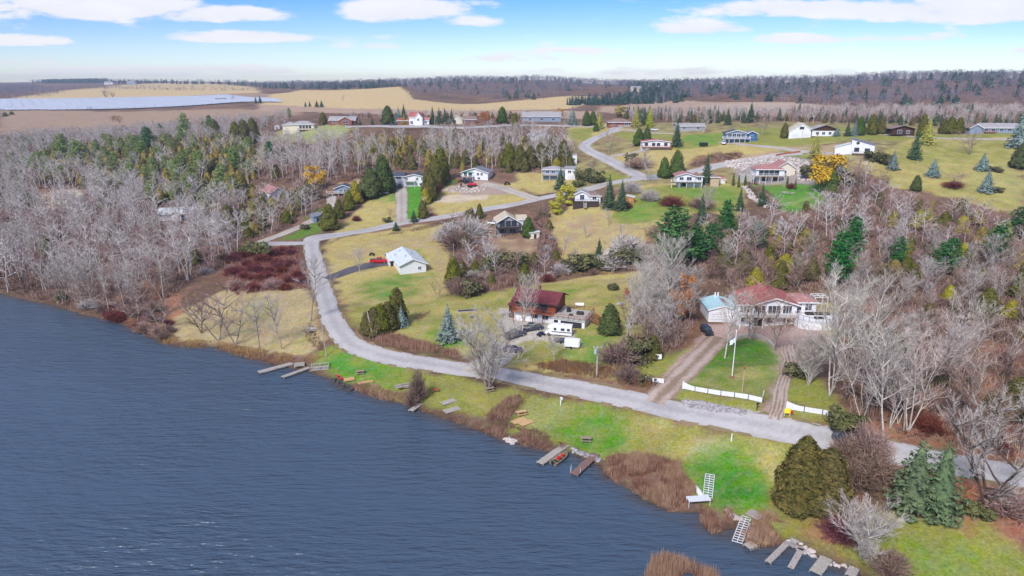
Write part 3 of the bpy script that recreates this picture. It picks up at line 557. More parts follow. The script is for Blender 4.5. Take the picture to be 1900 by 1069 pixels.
def bare_tree(seed, h=12, spread=.5, base=.3, up=.5, nl=14, n2=9, n3=9, r0=.17, stems=1, lean=.0, tw=.035, tl=1.0, curl=.15, flat=0):
    """leafless tree: (wood verts, quads), (twig verts, triangles)"""
    g = np.random.default_rng(seed); A0 = []; A1 = []; R0 = []; R1 = []; L0 = []; LD = []; LL = []
    for s in range(stems):
        d = unit(np.array([g.normal()*(.04+lean)+(0 if stems == 1 else .32*math.cos(s*6.28/stems+seed)), g.normal()*.05+(0 if stems == 1 else .32*math.sin(s*6.28/stems+seed)), 1.0]))
        p = np.array([0., 0, -.3]); n = 9; hh = h*(1 if s == 0 else g.uniform(.75, 1)); r = r0*(1 if stems == 1 else .72); q = [p]
        for k in range(n):
            d = unit(d+g.normal(size=3)*.07+np.array([0, 0, .06])); p2 = p+d*hh/n; ra = r*(1-k/n)**.8+.012; rb = r*(1-(k+1)/n)**.8+.012
            A0.append(p); A1.append(p2); R0.append(ra); R1.append(rb); p = p2; q.append(p)
        q = np.array(q); nls = max(5, nl//stems)
        for i in range(nls):
            f = base+(1-base)*(i+g.uniform(0, 1))/nls*.98; a = f*n; k = min(int(a), n-1); bp = q[k]+(q[k+1]-q[k])*(a-k)
            az = i*2.4+g.uniform(-.5, .5); tilt = up+g.uniform(-.15, .2)-.1*f
            ld = np.array([math.cos(az)*math.cos(tilt), math.sin(az)*math.cos(tilt), math.sin(tilt)])
            prof = math.sin(math.pi*min(1, .18+.9*(f-base)/(1-base)*.93)) ** .6 if not flat else 1
            ll = h*spread*prof*g.uniform(.7, 1.1)
            L0.append(bp); LD.append(ld); LL.append(ll)
    L0 = np.array(L0); LD = np.array(LD); LL = np.array(LL); m = len(L0); p = L0.copy(); d = LD.copy(); ns = 4; B = []; r = .15*LL**.8*r0*1.1+.012
    for k in range(ns):
        d = unit(d+g.normal(size=d.shape)*curl+np.array([0, 0, .10])); p2 = p+d*(LL/ns)[:, None]
        A0 += list(p); A1 += list(p2); R0 += list(r*(1-k/ns)+.012); R1 += list(r*(1-(k+1)/ns)+.010); B.append((p, p2, d)); p = p2
    S0 = []; SD = []; SL = []
    for i in range(n2):
        f = (i+.6)/n2*ns*.97+.12; k = min(int(f), ns-1); a, b, dd = B[k]; bp = a+(b-a)*min(f-k, 1)
        S0.append(bp); sdv = perp_dirs(dd, g.uniform(.45, .95, m), g); sdv = unit(sdv+np.array([0, 0, .22])); SD.append(sdv); SL.append(LL*g.uniform(.25, .5, m)*(1-.35*i/n2)+.25)
    S0 = np.concatenate(S0+[B[-1][1]]); SD = np.concatenate(SD+[B[-1][2]]); SL = np.concatenate(SL+[LL*.3])
    mid = S0+SD*(SL*.5)[:, None]; D2 = unit(SD+g.normal(size=SD.shape)*.2+np.array([0, 0, .1])); end = mid+D2*(SL*.5)[:, None]
    T0 = []; T1 = []; TW = []
    T0 += [S0, mid]; T1 += [mid+(mid-S0)*.15, end]; TW += [np.full(len(S0), tw*1.9), np.full(len(S0), tw*1.3)]
    for i in range(n3):
        f = g.uniform(.1, 1, len(S0))[:, None]; bp = np.where(f < .5, S0+(mid-S0)*f*2, mid+(end-mid)*(f*2-1))
        td = unit(perp_dirs(SD, g.uniform(.3, 1.0, len(S0)), g)+np.array([0, 0, .25])); ln = (g.uniform(.4, 1.1, len(S0))*tl*np.clip(SL/1.6, .5, 1.3))[:, None]
        T0.append(bp); T1.append(bp+td*ln); TW.append(np.full(len(S0), tw))
    V, Fq = frustums(A0, A1, R0, R1, 5)
    T0 = np.concatenate(T0); T1 = np.concatenate(T1); TW = np.concatenate(TW)
    return (V, Fq), slivers(T0, T1, TW, g)
def leafquads(P0, N0, size, g, aspect=1.0, droop=0):
    """leaf clumps: bent triangles around points, facing roughly N0"""
    m = len(P0); n = unit(N0+g.normal(size=(m, 3))*.55); r = unit(np.cross(n, g.normal(size=(m, 3)))); q = np.cross(n, r)
    s = np.asarray(size).reshape(-1, 1)*g.uniform(.6, 1.3, (m, 1)); tip = q*s*aspect; tip[:, 2] -= droop*s[:, 0]
    V = np.stack([P0-r*s*.5-q*s*.4, P0+r*s*.5-q*s*.4, P0+tip], 1)
    return V.reshape(-1, 3), np.arange(m*3).reshape(-1, 3)
def core(prof, h, n=14, k=9, g=None, z0=.3):
    V = []; Fc = []
    for j in range(k+1):
        t = j/k; r = prof(t)
        for i in range(n):
            a = 2*math.pi*i/n; rr = r*(1+g.uniform(-.18, .18)); V.append((rr*math.cos(a), rr*math.sin(a), z0+(h-z0)*t*.96))
    for j in range(k):
        for i in range(n): i2 = (i+1) % n; Fc.append((j*n+i, j*n+i2, (j+1)*n+i2)); Fc.append((j*n+i, (j+1)*n+i2, (j+1)*n+i))
    return np.array(V), np.array(Fc)
def join(parts):
    V = []; Fc = []; o = 0
    for v, f in parts: V.append(v); Fc.append(f+o); o += len(v)
    return np.concatenate(V), np.concatenate(Fc)
def cedar(seed, h=8, r=2.2, n=2600, full=.45, size=.34, lobes=2):
    """dense cedar: plump cone of upright sprays with bulges"""
    g = np.random.default_rng(seed); ph = g.uniform(0, 6, 8)
    def prof(t): return r*(min(1, (t+.05)/.16)**.5)*max(0, 1-t)**full*(1 if t < 1 else 0)
    t = g.uniform(0, 1, n*2)**1.15; az = g.uniform(0, 2*math.pi, n*2)
    pr = np.array([prof(x) for x in t]); keep = g.uniform(0, 1, n*2) < (pr/r*.9+.12); t = t[keep][:n]; az = az[keep][:n]; pr = pr[keep][:n]
    bump = 1+.13*np.sin(az*3+ph[0]+t*9)+.10*np.sin(az*5+ph[1]-t*14)+.08*np.sin(az*9+t*31+ph[2])
    rr = pr*bump*(1-.22*g.uniform(0, 1, len(t))**2); P0 = np.stack([rr*np.cos(az), rr*np.sin(az), .25+t*h*.97+g.normal(size=len(t))*.12], -1)
    N0 = np.stack([np.cos(az), np.sin(az), np.full(len(t), .55)], -1)
    V, Fc = leafquads(P0, N0, size*(1-.35*t), g, 1.2)
    c = core(lambda q: prof(min(q, .985))*.80, h, g=g)
    return join([(V, Fc), c])
def spruce(seed, h=8, r=2.0, layers=17, per=13, size=.30, dens=11, droop=.25, low=.08, open_=0.0, power=.9):
    """whorls of branches, each a flat drooping plume of needle clumps; gaps between whorls"""
    g = np.random.default_rng(seed); Ps = []; Ns = []; Sz = []
    for k in range(layers):
        t = low+(1-low)*(k/(layers-1))**.93; R_ = r*(1-t)**power+.08; m = max(4, int(per*(1-t*.6))); a0 = g.uniform(0, 6)
        for i in range(m):
            if g.uniform() < open_: continue
            az = a0+2*math.pi*i/m+g.uniform(-.2, .2); L_ = R_*g.uniform(.72, 1.12); nq = max(4, int(dens*L_/r+3)); f = np.sqrt(g.uniform(.02, 1, nq))
            lat = g.normal(size=nq)*.16*L_*(1.1-f*.6); x = f*L_; z = t*h-droop*L_*f**1.5+.12*L_*f**4+g.normal(size=nq)*.06
            Ps.append(np.stack([x*math.cos(az)-lat*math.sin(az), x*math.sin(az)+lat*math.cos(az), z], -1))
            Ns.append(np.tile([math.cos(az)*.45, math.sin(az)*.45, 1.0], (nq, 1))); Sz.append(np.full(nq, size*(1.1-.45*t)))
    P0 = np.concatenate(Ps); N0 = np.concatenate(Ns); Sz = np.concatenate(Sz)
    V, Fc = leafquads(P0, N0, Sz, g, 1.15, droop*.6)
    return join([(V, Fc), core(lambda q: r*(1-q)**power*.45+.02, h*.97, g=g, z0=h*low+.3)])
def pine(seed, h=11, r=3.0, n=60, size=.36, base=.12):
    """white pine: irregular horizontal plumes turned up at the ends"""
    g = np.random.default_rng(seed); Ps = []; Ns = []; Sz = []
    for i in range(n):
        t = base+(1-base)*((i+g.uniform(0, 1))/n)**.9; az = i*2.4+g.uniform(-.4, .4)
        L_ = r*(math.sin(math.pi*min(.97, .30+.66*(t-base)/(1-base)))**.75)*g.uniform(.65, 1.12)+.15; nq = int(26*L_/r+16); f = g.uniform(.25, 1, nq)**.7
        lat = g.normal(size=nq)*.20*L_; z = t*h+.10*L_*f+.20*L_*f**3-.02*abs(lat)+g.normal(size=nq)*.13
        Ps.append(np.stack([f*L_*math.cos(az)-lat*math.sin(az), f*L_*math.sin(az)+lat*math.cos(az), z], -1)); Ns.append(np.tile([math.cos(az)*.3, math.sin(az)*.3, 1.0], (nq, 1))); Sz.append(np.full(nq, size))
    P0 = np.concatenate(Ps); V, Fc = leafquads(P0, np.concatenate(Ns), np.concatenate(Sz), g, 1.25)
    return join([(V, Fc), core(lambda q: r*.36*math.sin(math.pi*min(1, q*.8+.2))+.02, h*.97, g=g, z0=h*base+.6)])
def leafy(seed, h=6, r=2.5, n=1500, size=.3, base=.2, dens=.7):
    """round leafy crown of clumps"""
    g = np.random.default_rng(seed); nb = 16; cs = []
    for i in range(nb):
        a = g.uniform(0, 6.28); z = g.uniform(base, .86); rr = r*math.sqrt(max(0, 1-((z-.5*(1+base))/(.5*(1-base)+.12))**2))*g.uniform(.3, .72); cs.append((rr*math.cos(a), rr*math.sin(a), z*h, r*g.uniform(.28, .48)))
    cs = np.array(cs); k = g.integers(0, nb, n); d = unit(g.normal(size=(n, 3))); d[:, 2] = np.abs(d[:, 2])*1.0-.25*(g.uniform(size=n) < .4)
    P0 = cs[k, :3]+d*cs[k, 3:4]*g.uniform(.6, 1.05, (n, 1)); V, Fc = leafquads(P0, d+np.array([0, 0, .4]), np.full(n, size), g, 1.0)
    return V, Fc
def shrub(seed, h=1.6, r=1.4, n=260, tw=.035, k=3):
    """leafless shrub: fan of stems and twigs"""
    g = np.random.default_rng(seed); az = g.uniform(0, 6.28, n); el = np.arcsin(g.uniform(.15, 1, n)); rad = g.uniform(.75, 1.05, n)
    d = np.stack([np.cos(az)*np.cos(el)*r, np.sin(az)*np.cos(el)*r, np.sin(el)*h], -1)*rad[:, None]; b = g.normal(size=(n, 3))*.12*r; b[:, 2] = 0
    A0 = [b]; A1 = [b+d]; Wd = [np.full(n, tw*1.3)]
    for i in range(k):
        f = g.uniform(.35, .95, n)[:, None]; p = b+d*f; q = p+unit(unit(d)+g.normal(size=(n, 3))*.55)*g.uniform(.2, .45, (n, 1))*r; A0.append(p); A1.append(q); Wd.append(np.full(n, tw))
    return slivers(np.concatenate(A0), np.concatenate(A1), np.concatenate(Wd), g)
# ------------------------------------------------------------------ plants: materials
def twigmat(nm, c1, c2, rv=.22): return mat(nm, srgb(*c1), srgb(*c2), scale=.5, rough=.85, spec=.15, objrand=rv, detail=2)
M_tw = dict(grey=twigmat('twig_grey', (206,198,193), (154,144,140)), pink=twigmat('twig_pink', (178,150,138), (132,104,98)), pale=twigmat('twig_pale', (200,192,182), (160,150,142)),
            brown=twigmat('twig_brown', (142,118,108), (108,86,80)), birch=twigmat('twig_birch', (200,182,174), (162,142,136)), rust=twigmat('twig_rust', (170,112,74), (130,84,60)),
            olivet=twigmat('twig_budding', (160,156,120), (130,126,100)), red=twigmat('twig_red', (132,70,68), (98,52,54)))
M_bk = dict(grey=mat('bark_grey', srgb(170,158,148), srgb(112,100,92), 1.3, .9, objrand=.2), white=mat('bark_white', srgb(206,198,190), srgb(150,140,132), 1.6, .8), dark=mat('bark_dark', srgb(92,76,70), srgb(62,52,48), 1.5, .9, objrand=.2))
def leafmat(nm, c1, c2, sc=.9, rv=.25): return mat(nm, srgb(*c1), srgb(*c2), scale=sc, rough=.75, spec=.15, objrand=rv, detail=5)
M_lf = dict(loose=leafmat('leaf_loose_spruce', (112,132,88), (58,82,60), 1.4), cedarbig=leafmat('leaf_cedar_big', (122,108,50), (44,56,28), 1.6), cedar=leafmat('leaf_cedar', (118,112,52), (74,76,36)), cedarg=leafmat('leaf_cedar_green', (94,108,54), (60,76,40)), olive=leafmat('leaf_cedar_gold', (172,154,62), (116,112,48)),
            pine=leafmat('leaf_pine', (78,132,66), (40,88,44)), pinel=leafmat('leaf_pine_light', (156,164,98), (98,124,72)), spruce=leafmat('leaf_spruce', (88,108,76), (52,70,52)),
            blue=leafmat('leaf_blue_spruce', (150,166,158), (88,110,108)), yellow=leafmat('leaf_yellow', (222,182,72), (176,130,60)), rust=leafmat('leaf_rust', (190,130,86), (150,92,62)), larch=leafmat('leaf_yellow_green', (174,172,66), (124,134,52)),
            hedge=leafmat('leaf_dark', (112,110,72), (70,72,48)), willow=leafmat('leaf_willow', (190,178,84), (150,140,70)))
# prototype meshes: kind -> list of (trunk mesh or None, crown mesh, height)
PR = {}
def wood_mesh(nm, vf, m): return np_mesh(nm, vf[0], vf[1], m, smooth=True)
def add_bare(kind, n, twm, bk, **kw):
    PR[kind] = []
    for i in range(n):
        w, t = bare_tree(hash_(kind)+i*17, **kw); PR[kind].append((wood_mesh('trunk', w, M_bk[bk]), np_mesh("crown", t[0], t[1], M_tw[twm]), kw.get('h', 12)))
def hash_(s): return sum(ord(c)*(i+3) for i, c in enumerate(s)) % 9973
def add_leaf(kind, cnt, fn, lm, bk='dark', **kw):
    PR[kind] = []
    for i in range(cnt):
        v, f = fn(hash_(kind)+i*13, **kw); h = kw.get('h', 8)
        A0 = [(0,0,-.3), (.03,0,h*.45)]; A1 = [(.03,0,h*.45), (0,0,h*.93)]; w = frustums(A0, A1, [h*.022+.03, h*.014+.02], [h*.014+.02, .02], 7)
        PR[kind].append((wood_mesh('trunk', w, M_bk[bk]), np_mesh('crown', v, f, M_lf[lm]), h))
add_bare('grey', 7, 'grey', 'grey', h=12, spread=.36, base=.28, up=.75, nl=17, n2=9, n3=11, tw=.03, r0=.13)
add_bare('pink', 5, 'pink', 'grey', h=11, spread=.46, base=.22, up=.6, nl=16, n2=9, n3=10, stems=2)
add_bare('pole', 5, 'grey', 'white', h=13, spread=.22, base=.45, up=.85, nl=13, n2=7, n3=8, r0=.12)
add_bare('pale', 4, 'pale', 'white', h=12, spread=.42, base=.25, up=.75, nl=20, n2=11, n3=14, tw=.03, r0=.13)
add_bare('willowbare', 2, 'grey', 'grey', h=12, spread=.44, base=.14, up=.8, nl=38, n2=14, n3=20, tw=.030, stems=5, r0=.17)
add_bare('fan', 1, 'pale', 'white', h=8, spread=.62, base=.04, up=.75, nl=40, n2=12, n3=18, tw=.03, stems=8, r0=.07)
add_bare('giant', 3, 'pale', 'white', h=18, spread=.40, base=.14, up=.78, nl=32, n2=13, n3=18, tw=.032, stems=3, r0=.16)
add_bare('brown', 4, 'brown', 'dark', h=7, spread=.5, base=.15, up=.6, nl=13, n2=8, n3=9, r0=.1, stems=3)
add_bare('rustbare', 2, 'rust', 'dark', h=9, spread=.45, base=.15, up=.6, nl=15, n2=9, n3=12, tw=.06)
add_bare('birch', 3, 'birch', 'white', h=10, spread=.42, base=.3, up=.8, nl=14, n2=8, n3=8, stems=3, r0=.12)
add_bare('giantg', 1, 'grey', 'dark', h=18, spread=.42, base=.12, up=.72, nl=32, n2=13, n3=18, tw=.03, stems=3, r0=.2)
add_leaf('loose', 2, spruce, 'loose', h=11, r=3.3, layers=18, per=12, dens=26, size=.34, droop=.15, open_=.16, power=.62)
add_leaf('bigcedar', 2, cedar, 'cedarbig', h=10, r=3.4, n=6500, size=.42, full=.5)
add_leaf('cedar', 5, cedar, 'cedar', h=7.5, r=2.1); add_leaf('cedarg', 4, cedar, 'cedarg', h=7, r=2.3); add_leaf('goldc', 4, cedar, 'olive', h=6.5, r=2.2, full=.5)
add_leaf('slim', 2, cedar, 'cedarg', h=5, r=.6, n=700, size=.2)
add_leaf('spruce', 4, spruce, 'spruce', h=11, r=3.1, layers=19, size=.42); add_leaf('blue', 3, spruce, 'blue', h=7.5, r=2.8, layers=15, dens=20, size=.32)
add_leaf('pine', 4, pine, 'pine', h=13, r=3.4, n=74); add_leaf('pinel', 4, pine, 'pinel', h=12, r=3.0, n=56)
add_leaf('yellow', 2, leafy, 'yellow', h=8, r=3.6, n=2300, size=.36); add_leaf('larch', 2, spruce, 'larch', h=9, r=3.0, layers=14, dens=14, size=.4, open_=.1)
add_leaf('rust', 2, leafy, 'rust', h=7, r=3, n=1500, size=.32); add_leaf('willow', 2, leafy, 'willow', h=7, r=3.2, n=2200, size=.34, base=.05)
PR['bush'] = []; PR['dbush'] = []; PR['rbush'] = []; PR['gbush'] = []; PR['pbush'] = []
for i in range(3):
    for kd, mm in (('bush', M_tw['brown']), ('dbush', M_tw['grey']), ('rbush', M_tw['red']), ('pbush', M_tw['pink'])):
        v, f = shrub(90+i+hash_(kd), n=420, h=1.8, r=1.5, tw=.05); PR[kd].append((None, np_mesh('shrub', v, f, mm), 1.8))
    v, f = leafy(70+i, h=1.6, r=1.5, n=700, size=.24, base=.05); PR['gbush'].append((None, np_mesh('shrub', v, f, M_lf['hedge']), 1.6))
NAMES = dict(grey=('bare_tree','tree'), pink=('bare_tree','tree'), pole=('poplar_tree','tree'), pale=('bare_tree','tree'), brown=('bare_tree','tree'), rustbare=('beech_tree','tree'), birch=('birch_tree','tree'), willowbare=('bare_tree','tree'), bigcedar=('cedar_tree','cedar'), fan=('bare_tree','tree'), giant=('bare_tree','tree'), loose=('spruce_tree','spruce'), giantg=('bare_tree','tree'),
             cedar=('cedar_tree','cedar'), cedarg=('cedar_tree','cedar'), goldc=('cedar_tree','cedar'), slim=('columnar_cedar','cedar'), spruce=('spruce_tree','spruce'), blue=('blue_spruce','spruce'), pine=('pine_tree','pine'), pinel=('pine_tree','pine'),
             yellow=('maple_tree','tree'), larch=('larch_tree','larch'), rust=('oak_tree','tree'), willow=('willow_tree','willow'), bush=('shrub','shrub'), dbush=('shrub','shrub'), rbush=('shrub','shrub'), gbush=('shrub','shrub'), pbush=('shrub','shrub'))
KC = {}
def plant(kind, x, y, h, label, group=None, rz=None, wide=1.0, name=None, cat=None, z=None, v=None):
    pr = PR[kind]; k = KC.get(kind, 0); KC[kind] = k+1; tm, cm, h0 = pr[(k if v is None else v) % len(pr)]; nm, ct = NAMES[kind]
    s = h/h0; z = float(H(x, y)) if z is None else z; rz = rnd.uniform(0, 6.28) if rz is None else rz
    if tm is None:
        o = link(name or nm, cm, None, (x, y, z), rz); tag(o, label, cat or ct, group); o.scale = (s*wide, s*wide, s); return o
    o = empty(name or nm, label, cat or ct, (x, y, z), rz, group)
    if kind in ('grey', 'pink', 'pole', 'pale', 'brown', 'birch'): o.rotation_euler = (rnd.gauss(0, .07), rnd.gauss(0, .07), rz)
    o.scale = (s*wide, s*wide, s)
    link('trunk', tm, o); link('crown', cm, o); return o
def plantpx(kind, px, py, hpx, label, group=None, wide=1.0, **kw):
    """stands at a ground pixel, height given in photo pixels"""
    p = P(px, py); d = p.y*cp-(p.z-CAMZ)*sp
    return plant(kind, p.x, p.y, hpx/F*d/cp, label, group, wide=wide, **kw)
def merged(nm, kinds, items, label, cat, lod=None, mm=None):
    """many plants as one uncountable mass. items: (kind, x, y, h, wide)"""
    Vs = []; Fs = []; Ms = []; o = 0; mats = []; g = np.random.default_rng(3)
    cache = {}
    for kd in kinds:
        cache[kd] = []
        for (tm, cm, h0) in lod[kd]: cache[kd].append((cm, h0))
    mi = {kd: i for i, kd in enumerate(kinds)}
    for (kd, x, y, h, wd) in items:
        (v, f), h0 = cache[kd][g.integers(0, len(cache[kd]))]; s = h/h0; a = g.uniform(0, 6.28); c, si = math.cos(a), math.sin(a)
        V = np.empty_like(v); V[:, 0] = (v[:, 0]*c-v[:, 1]*si)*s*wd+x; V[:, 1] = (v[:, 0]*si+v[:, 1]*c)*s*wd+y; V[:, 2] = v[:, 2]*s+float(H(x, y))
        Vs.append(V); Fs.append(f+o); Ms.append(np.full(len(f), mi[kd])); o += len(v)
    if not Vs: return None
    me = np_mesh(nm, np.concatenate(Vs), np.concatenate(Fs), [(mm or MLOD)[k] for k in kinds], fm=np.concatenate(Ms))
    return tag(link(nm, me), label, cat, kind='stuff')
# light versions for masses (triangles only)
M_far = dict(grey=twigmat('hazed_twig_grey', (146,144,158), (112,110,126)), pink=twigmat('hazed_twig_mauve', (148,132,144), (114,100,114)), brown=twigmat('hazed_twig_brown', (132,110,112), (104,84,88)), pole=twigmat('hazed_twig_pale', (176,168,174), (140,130,140)), cedar=leafmat('far_cedar', (84,98,66), (56,72,52)), pine=leafmat('far_pine', (76,108,88), (50,80,68)), spruce=leafmat('far_spruce', (66,94,84), (46,70,66)))  # distance haze is tinted into these far twig colours, cooler than the bark
MLOD = dict(grey=M_tw['grey'], pink=M_tw['pink'], pole=M_tw['pale'], brown=M_tw['brown'], cedar=M_lf['cedar'], goldc=M_lf['olive'], pine=M_lf['pine'], pinel=M_lf['pinel'], spruce=M_lf['spruce'])
def tri_wood(w):
    v, f = w; return v, np.concatenate([f[:, [0, 1, 2]], f[:, [0, 2, 3]]])
LOD1, LOD2 = {}, {}
for kd, kw in dict(grey=dict(h=12, spread=.36, base=.3, up=.7), pink=dict(h=11, spread=.45, base=.25, up=.6), pole=dict(h=13, spread=.24, base=.4, up=.85), brown=dict(h=7, spread=.55, base=.1, up=.6)).items():
    LOD1[kd] = []; LOD2[kd] = []
    for i in range(4):
        w, t = bare_tree(500+i, nl=11, n2=5, n3=5, tw=.075, tl=1.2, **kw); LOD1[kd].append((None, join([tri_wood(w), t]), kw['h']))
        w, t = bare_tree(600+i, nl=7, n2=3, n3=2, tw=.22, tl=1.7, **kw)
        g = np.random.default_rng(i); A0 = np.array([[0, 0, 0.]]); st = slivers(A0, np.array([[0, 0, kw['h']*.9]]), [.45], g); LOD2[kd].append((None, join([st, t]), kw['h']))
for kd in ('cedar', 'goldc'):
    LOD1[kd] = [(None, cedar(40+i, h=7.5, r=2.1, n=700, size=.6), 7.5) for i in range(3)]; LOD2[kd] = [(None, cedar(50+i, h=7.5, r=2.1, n=90, size=1.3), 7.5) for i in range(3)]
for kd in ('pine', 'pinel'):
    LOD1[kd] = [(None, pine(40+i, h=13, r=3.3, n=30, size=.7), 13) for i in range(3)]
    LOD2[kd] = []
    for i in range(3): LOD2[kd].append((None, spruce(60+i, h=11, r=4.2, layers=6, per=6, dens=3, size=2.3, droop=0, power=.6), 13))
LOD1['spruce'] = [(None, spruce(40+i, h=11, r=2.5, layers=11, per=8, dens=6, size=.75), 11) for i in range(3)]; LOD2['spruce'] = [(None, spruce(50+i, h=11, r=2.5, layers=6, per=5, dens=2, size=1.6), 11) for i in range(3)]
# ------------------------------------------------------------------ plants: masses and scatter
def scatter(polys, spacing, g, keepout=1.0, holes=()):
    """jittered grid points inside world polygons, off the roads"""
    out = []
    for pp in polys:
        q = poly(pp); xs = [a for a, b in q]; ys = [b for a, b in q]
        X, Y = np.meshgrid(np.arange(min(xs), max(xs), spacing), np.arange(min(ys), max(ys), spacing))
        X = X+g.uniform(-.48, .48, X.shape)*spacing; Y = Y+g.uniform(-.48, .48, Y.shape)*spacing
        X = X.ravel(); Y = Y.ravel(); m = inpoly(X, Y, q); X = X[m]; Y = Y[m]
        for (ln, wdt) in ROADLINES:
            if len(X) == 0: break
            k = pdist(X, Y, ln) > wdt/2+keepout; X = X[k]; Y = Y[k]
        for hq in holes:
            k = ~inpoly(X, Y, hq); X = X[k]; Y = Y[k]
        out.append(np.stack([X, Y], -1))
    return np.concatenate(out) if out else np.zeros((0, 2))
def pick(g, mix):
    ks = list(mix); w = np.array([mix[k] for k in ks], float); return ks[g.choice(len(ks), p=w/w.sum())]
HMEAN = dict(grey=(7, 13), pink=(5.5, 10), pole=(9, 14), pale=(9, 13), brown=(4, 7), cedar=(4, 7.5), cedarg=(5, 7.5), goldc=(4, 7), pine=(8, 12), pinel=(8, 12), spruce=(7, 12), birch=(8, 11), rustbare=(6, 9))
# ------------------------------------------------------------------ woods
g0 = np.random.default_rng(77)
HOUSE_HOLES = [poly(q) for q in ([(290,412),(365,412),(370,384),(290,384)], [(478,376),(545,376),(545,352),(478,352)], [(895,450),(1010,450),(1010,400),(895,400)], [(1290,640),(1560,640),(1560,560),(1290,560)],
   [(60,392),(165,392),(165,352),(60,352)], [(985,262),(1035,262),(1035,244),(985,244)], [(1640,262),(1700,262),(1700,240),(1640,240)])]
def pw(q): return [tuple(atY(a, b)[:2]) for a, b in q]
WOODS = [ # (label, mix, spacing, (hmin,hmax) factor, pixel outline)
 ('bare grey tree in the tangled lakeside wood at the left', dict(grey=5, pole=3.0, pink=4, brown=1.2, cedar=.25), 4.4, 1.06, [(-70,536),(0,540),(100,560),(200,586),(262,578),(330,548),(352,520),(440,488),(450,462),(400,425),(300,420),(150,402),(0,400),(-70,400)]),
 ('tree of the mixed wood behind the lakeside trees', dict(grey=6, pole=2, cedar=1.6, pink=2), 5.2, 1.1, [(-60,398),(0,398),(280,416),(400,422),(445,438),(400,385),(300,372),(200,345),(120,335),(-60,330)]),
 ('dark cedar or pine of the left wood beyond the gravel clearing', dict(cedar=5, goldc=3.5, pinel=1.2, grey=3), 5.4, .95, [(-60,338),(150,345),(280,376),(400,400),(420,378),(300,342),(160,318),(-60,300)]),
 ('evergreen of the green belt in the middle of the left woods', dict(goldc=8, cedar=3.5, pinel=2.0, grey=1.8), 5.6, .95, [(60,318),(200,330),(330,352),(430,372),(480,330),(500,280),(440,262),(300,262),(170,276),(80,290)]),
 ('tree in the thicket left of the narrow lane', dict(cedar=5, grey=4, goldc=1.5, pink=1.5), 4.8, .9, [(405,440),(470,452),(515,430),(575,402),(600,380),(596,345),(560,352),(470,362),(400,380)]),
 ('bare tree on the slope below the cream ridge house', dict(grey=6, pole=3, pink=1, cedar=.8), 5.2, 1.0, [(480,335),(590,345),(640,330),(730,318),(720,290),(640,272),(560,270),(490,275)]),
 ('golden green cedar on the wooded slope above the white houses', dict(goldc=6, cedar=3, pole=1.2), 5.6, .95, [(625,300),(720,316),(830,312),(860,300),(820,268),(700,262),(640,272)]),
 ('tree on the wooded slope behind the green gabled house', dict(grey=5, cedar=2.2, pole=2.4, goldc=1.3), 5.2, 1.0, [(800,318),(1000,322),(1060,318),(1062,275),(1000,262),(860,258),(780,262)]),
 ('bare tree in the copse between the two lakeside properties', dict(grey=6, pale=2.0, pole=2, pink=4, cedar=.3), 3.7, 1.0, [(1150,660),(1210,665),(1262,642),(1292,600),(1305,560),(1240,548),(1190,565),(1160,610)]),
 ('tree of the brushy wood behind the red roofed house', dict(brown=5, pink=4.5, grey=4, cedar=1.9, goldc=1.3, pine=.35), 4.7, .9, [(1320,530),(1540,545),(1700,600),(1900,640),(2120,660),(2120,425),(1850,408),(1740,392),(1640,372),(1560,400),(1440,420),(1300,430),(1290,480)]),
 ('bare tree in the roadside wood at the right', dict(pink=4, brown=5, birch=2.0, grey=2.6, cedar=1.3), 4.2, 1.08, [(1590,620),(1700,640),(1900,680),(2120,700),(2120,880),(1900,850),(1700,812),(1590,790),(1560,740),(1580,680)]),
 ('tree of the brushy strip below the far right lawns', dict(pink=4, brown=5, grey=2, cedar=.6), 4.6, .8, [(1400,400),(1560,395),(1640,368),(1650,340),(1590,318),(1540,330),(1545,372),(1480,396)]),
 ('tree of the brushy lots around the A gable house', dict(brown=4, pink=3, grey=2, cedar=1.8), 5.2, .8, [(840,520),(850,470),(828,432),(835,415),(880,402),(905,460),(960,494),(1000,480),(1000,440),(985,420),(1000,395),(1012,400),(1040,470),(1045,500),(1000,520),(900,536),(850,544)]),
]
REST = []
CAND = {}
for (lb, mix, spc, hf, pp) in WOODS:
    pt = scatter([pp], spc, g0, 1.2, HOUSE_HOLES)
    for x, y in pt:
        kd = pick(g0, mix); a, b = HMEAN[kd]; h = g0.uniform(a, b)*hf
        CAND.setdefault(NAMES[kd][0], []).append((y, kd, x, y, h, lb))
WLAB = {'bare_tree': {}, }
KW = dict(bare_tree='bare grey or pinkish tree', poplar_tree='slender bare pale stemmed tree', cedar_tree='dense olive green cedar', pine_tree='green feathery pine', birch_tree='white stemmed bare birch clump')
LOCS = {}
for (lb, *_r) in WOODS:
    w = lb.split(' '); i = next(k for k, v in enumerate(w) if v in ('in', 'of', 'on')); LOCS[lb] = ' '.join(w[i:])
SHORT = {}
for i, nm_ in enumerate(('the lakeside wood', 'the mixed wood behind the lakeside wood', 'the dark left wood by the gravel clearing', 'the green belt in the left woods', 'the thicket left of the lane',
    'the slope below the cream ridge house', 'the slope above the split level house', 'the slope behind the teal gabled house', 'the copse between the two lakeside lots', 'the brushy wood behind the red roofed house', 'the roadside wood at the right', 'the brush strip below the right lawns', 'the brushy lots around the A gable house')): SHORT[WOODS[i][0]] = (nm_, WOODS[i][4])
COLW = dict(grey='grey bare tree', pink='pinkish bare tree', pale='whitish bare tree', brown='dark bushy bare tree', pole='slim pale poplar', cedar='brownish cedar', goldc='golden cedar', cedarg='green cedar', pine='green pine', pinel='light green pine', birch='white stemmed birch')
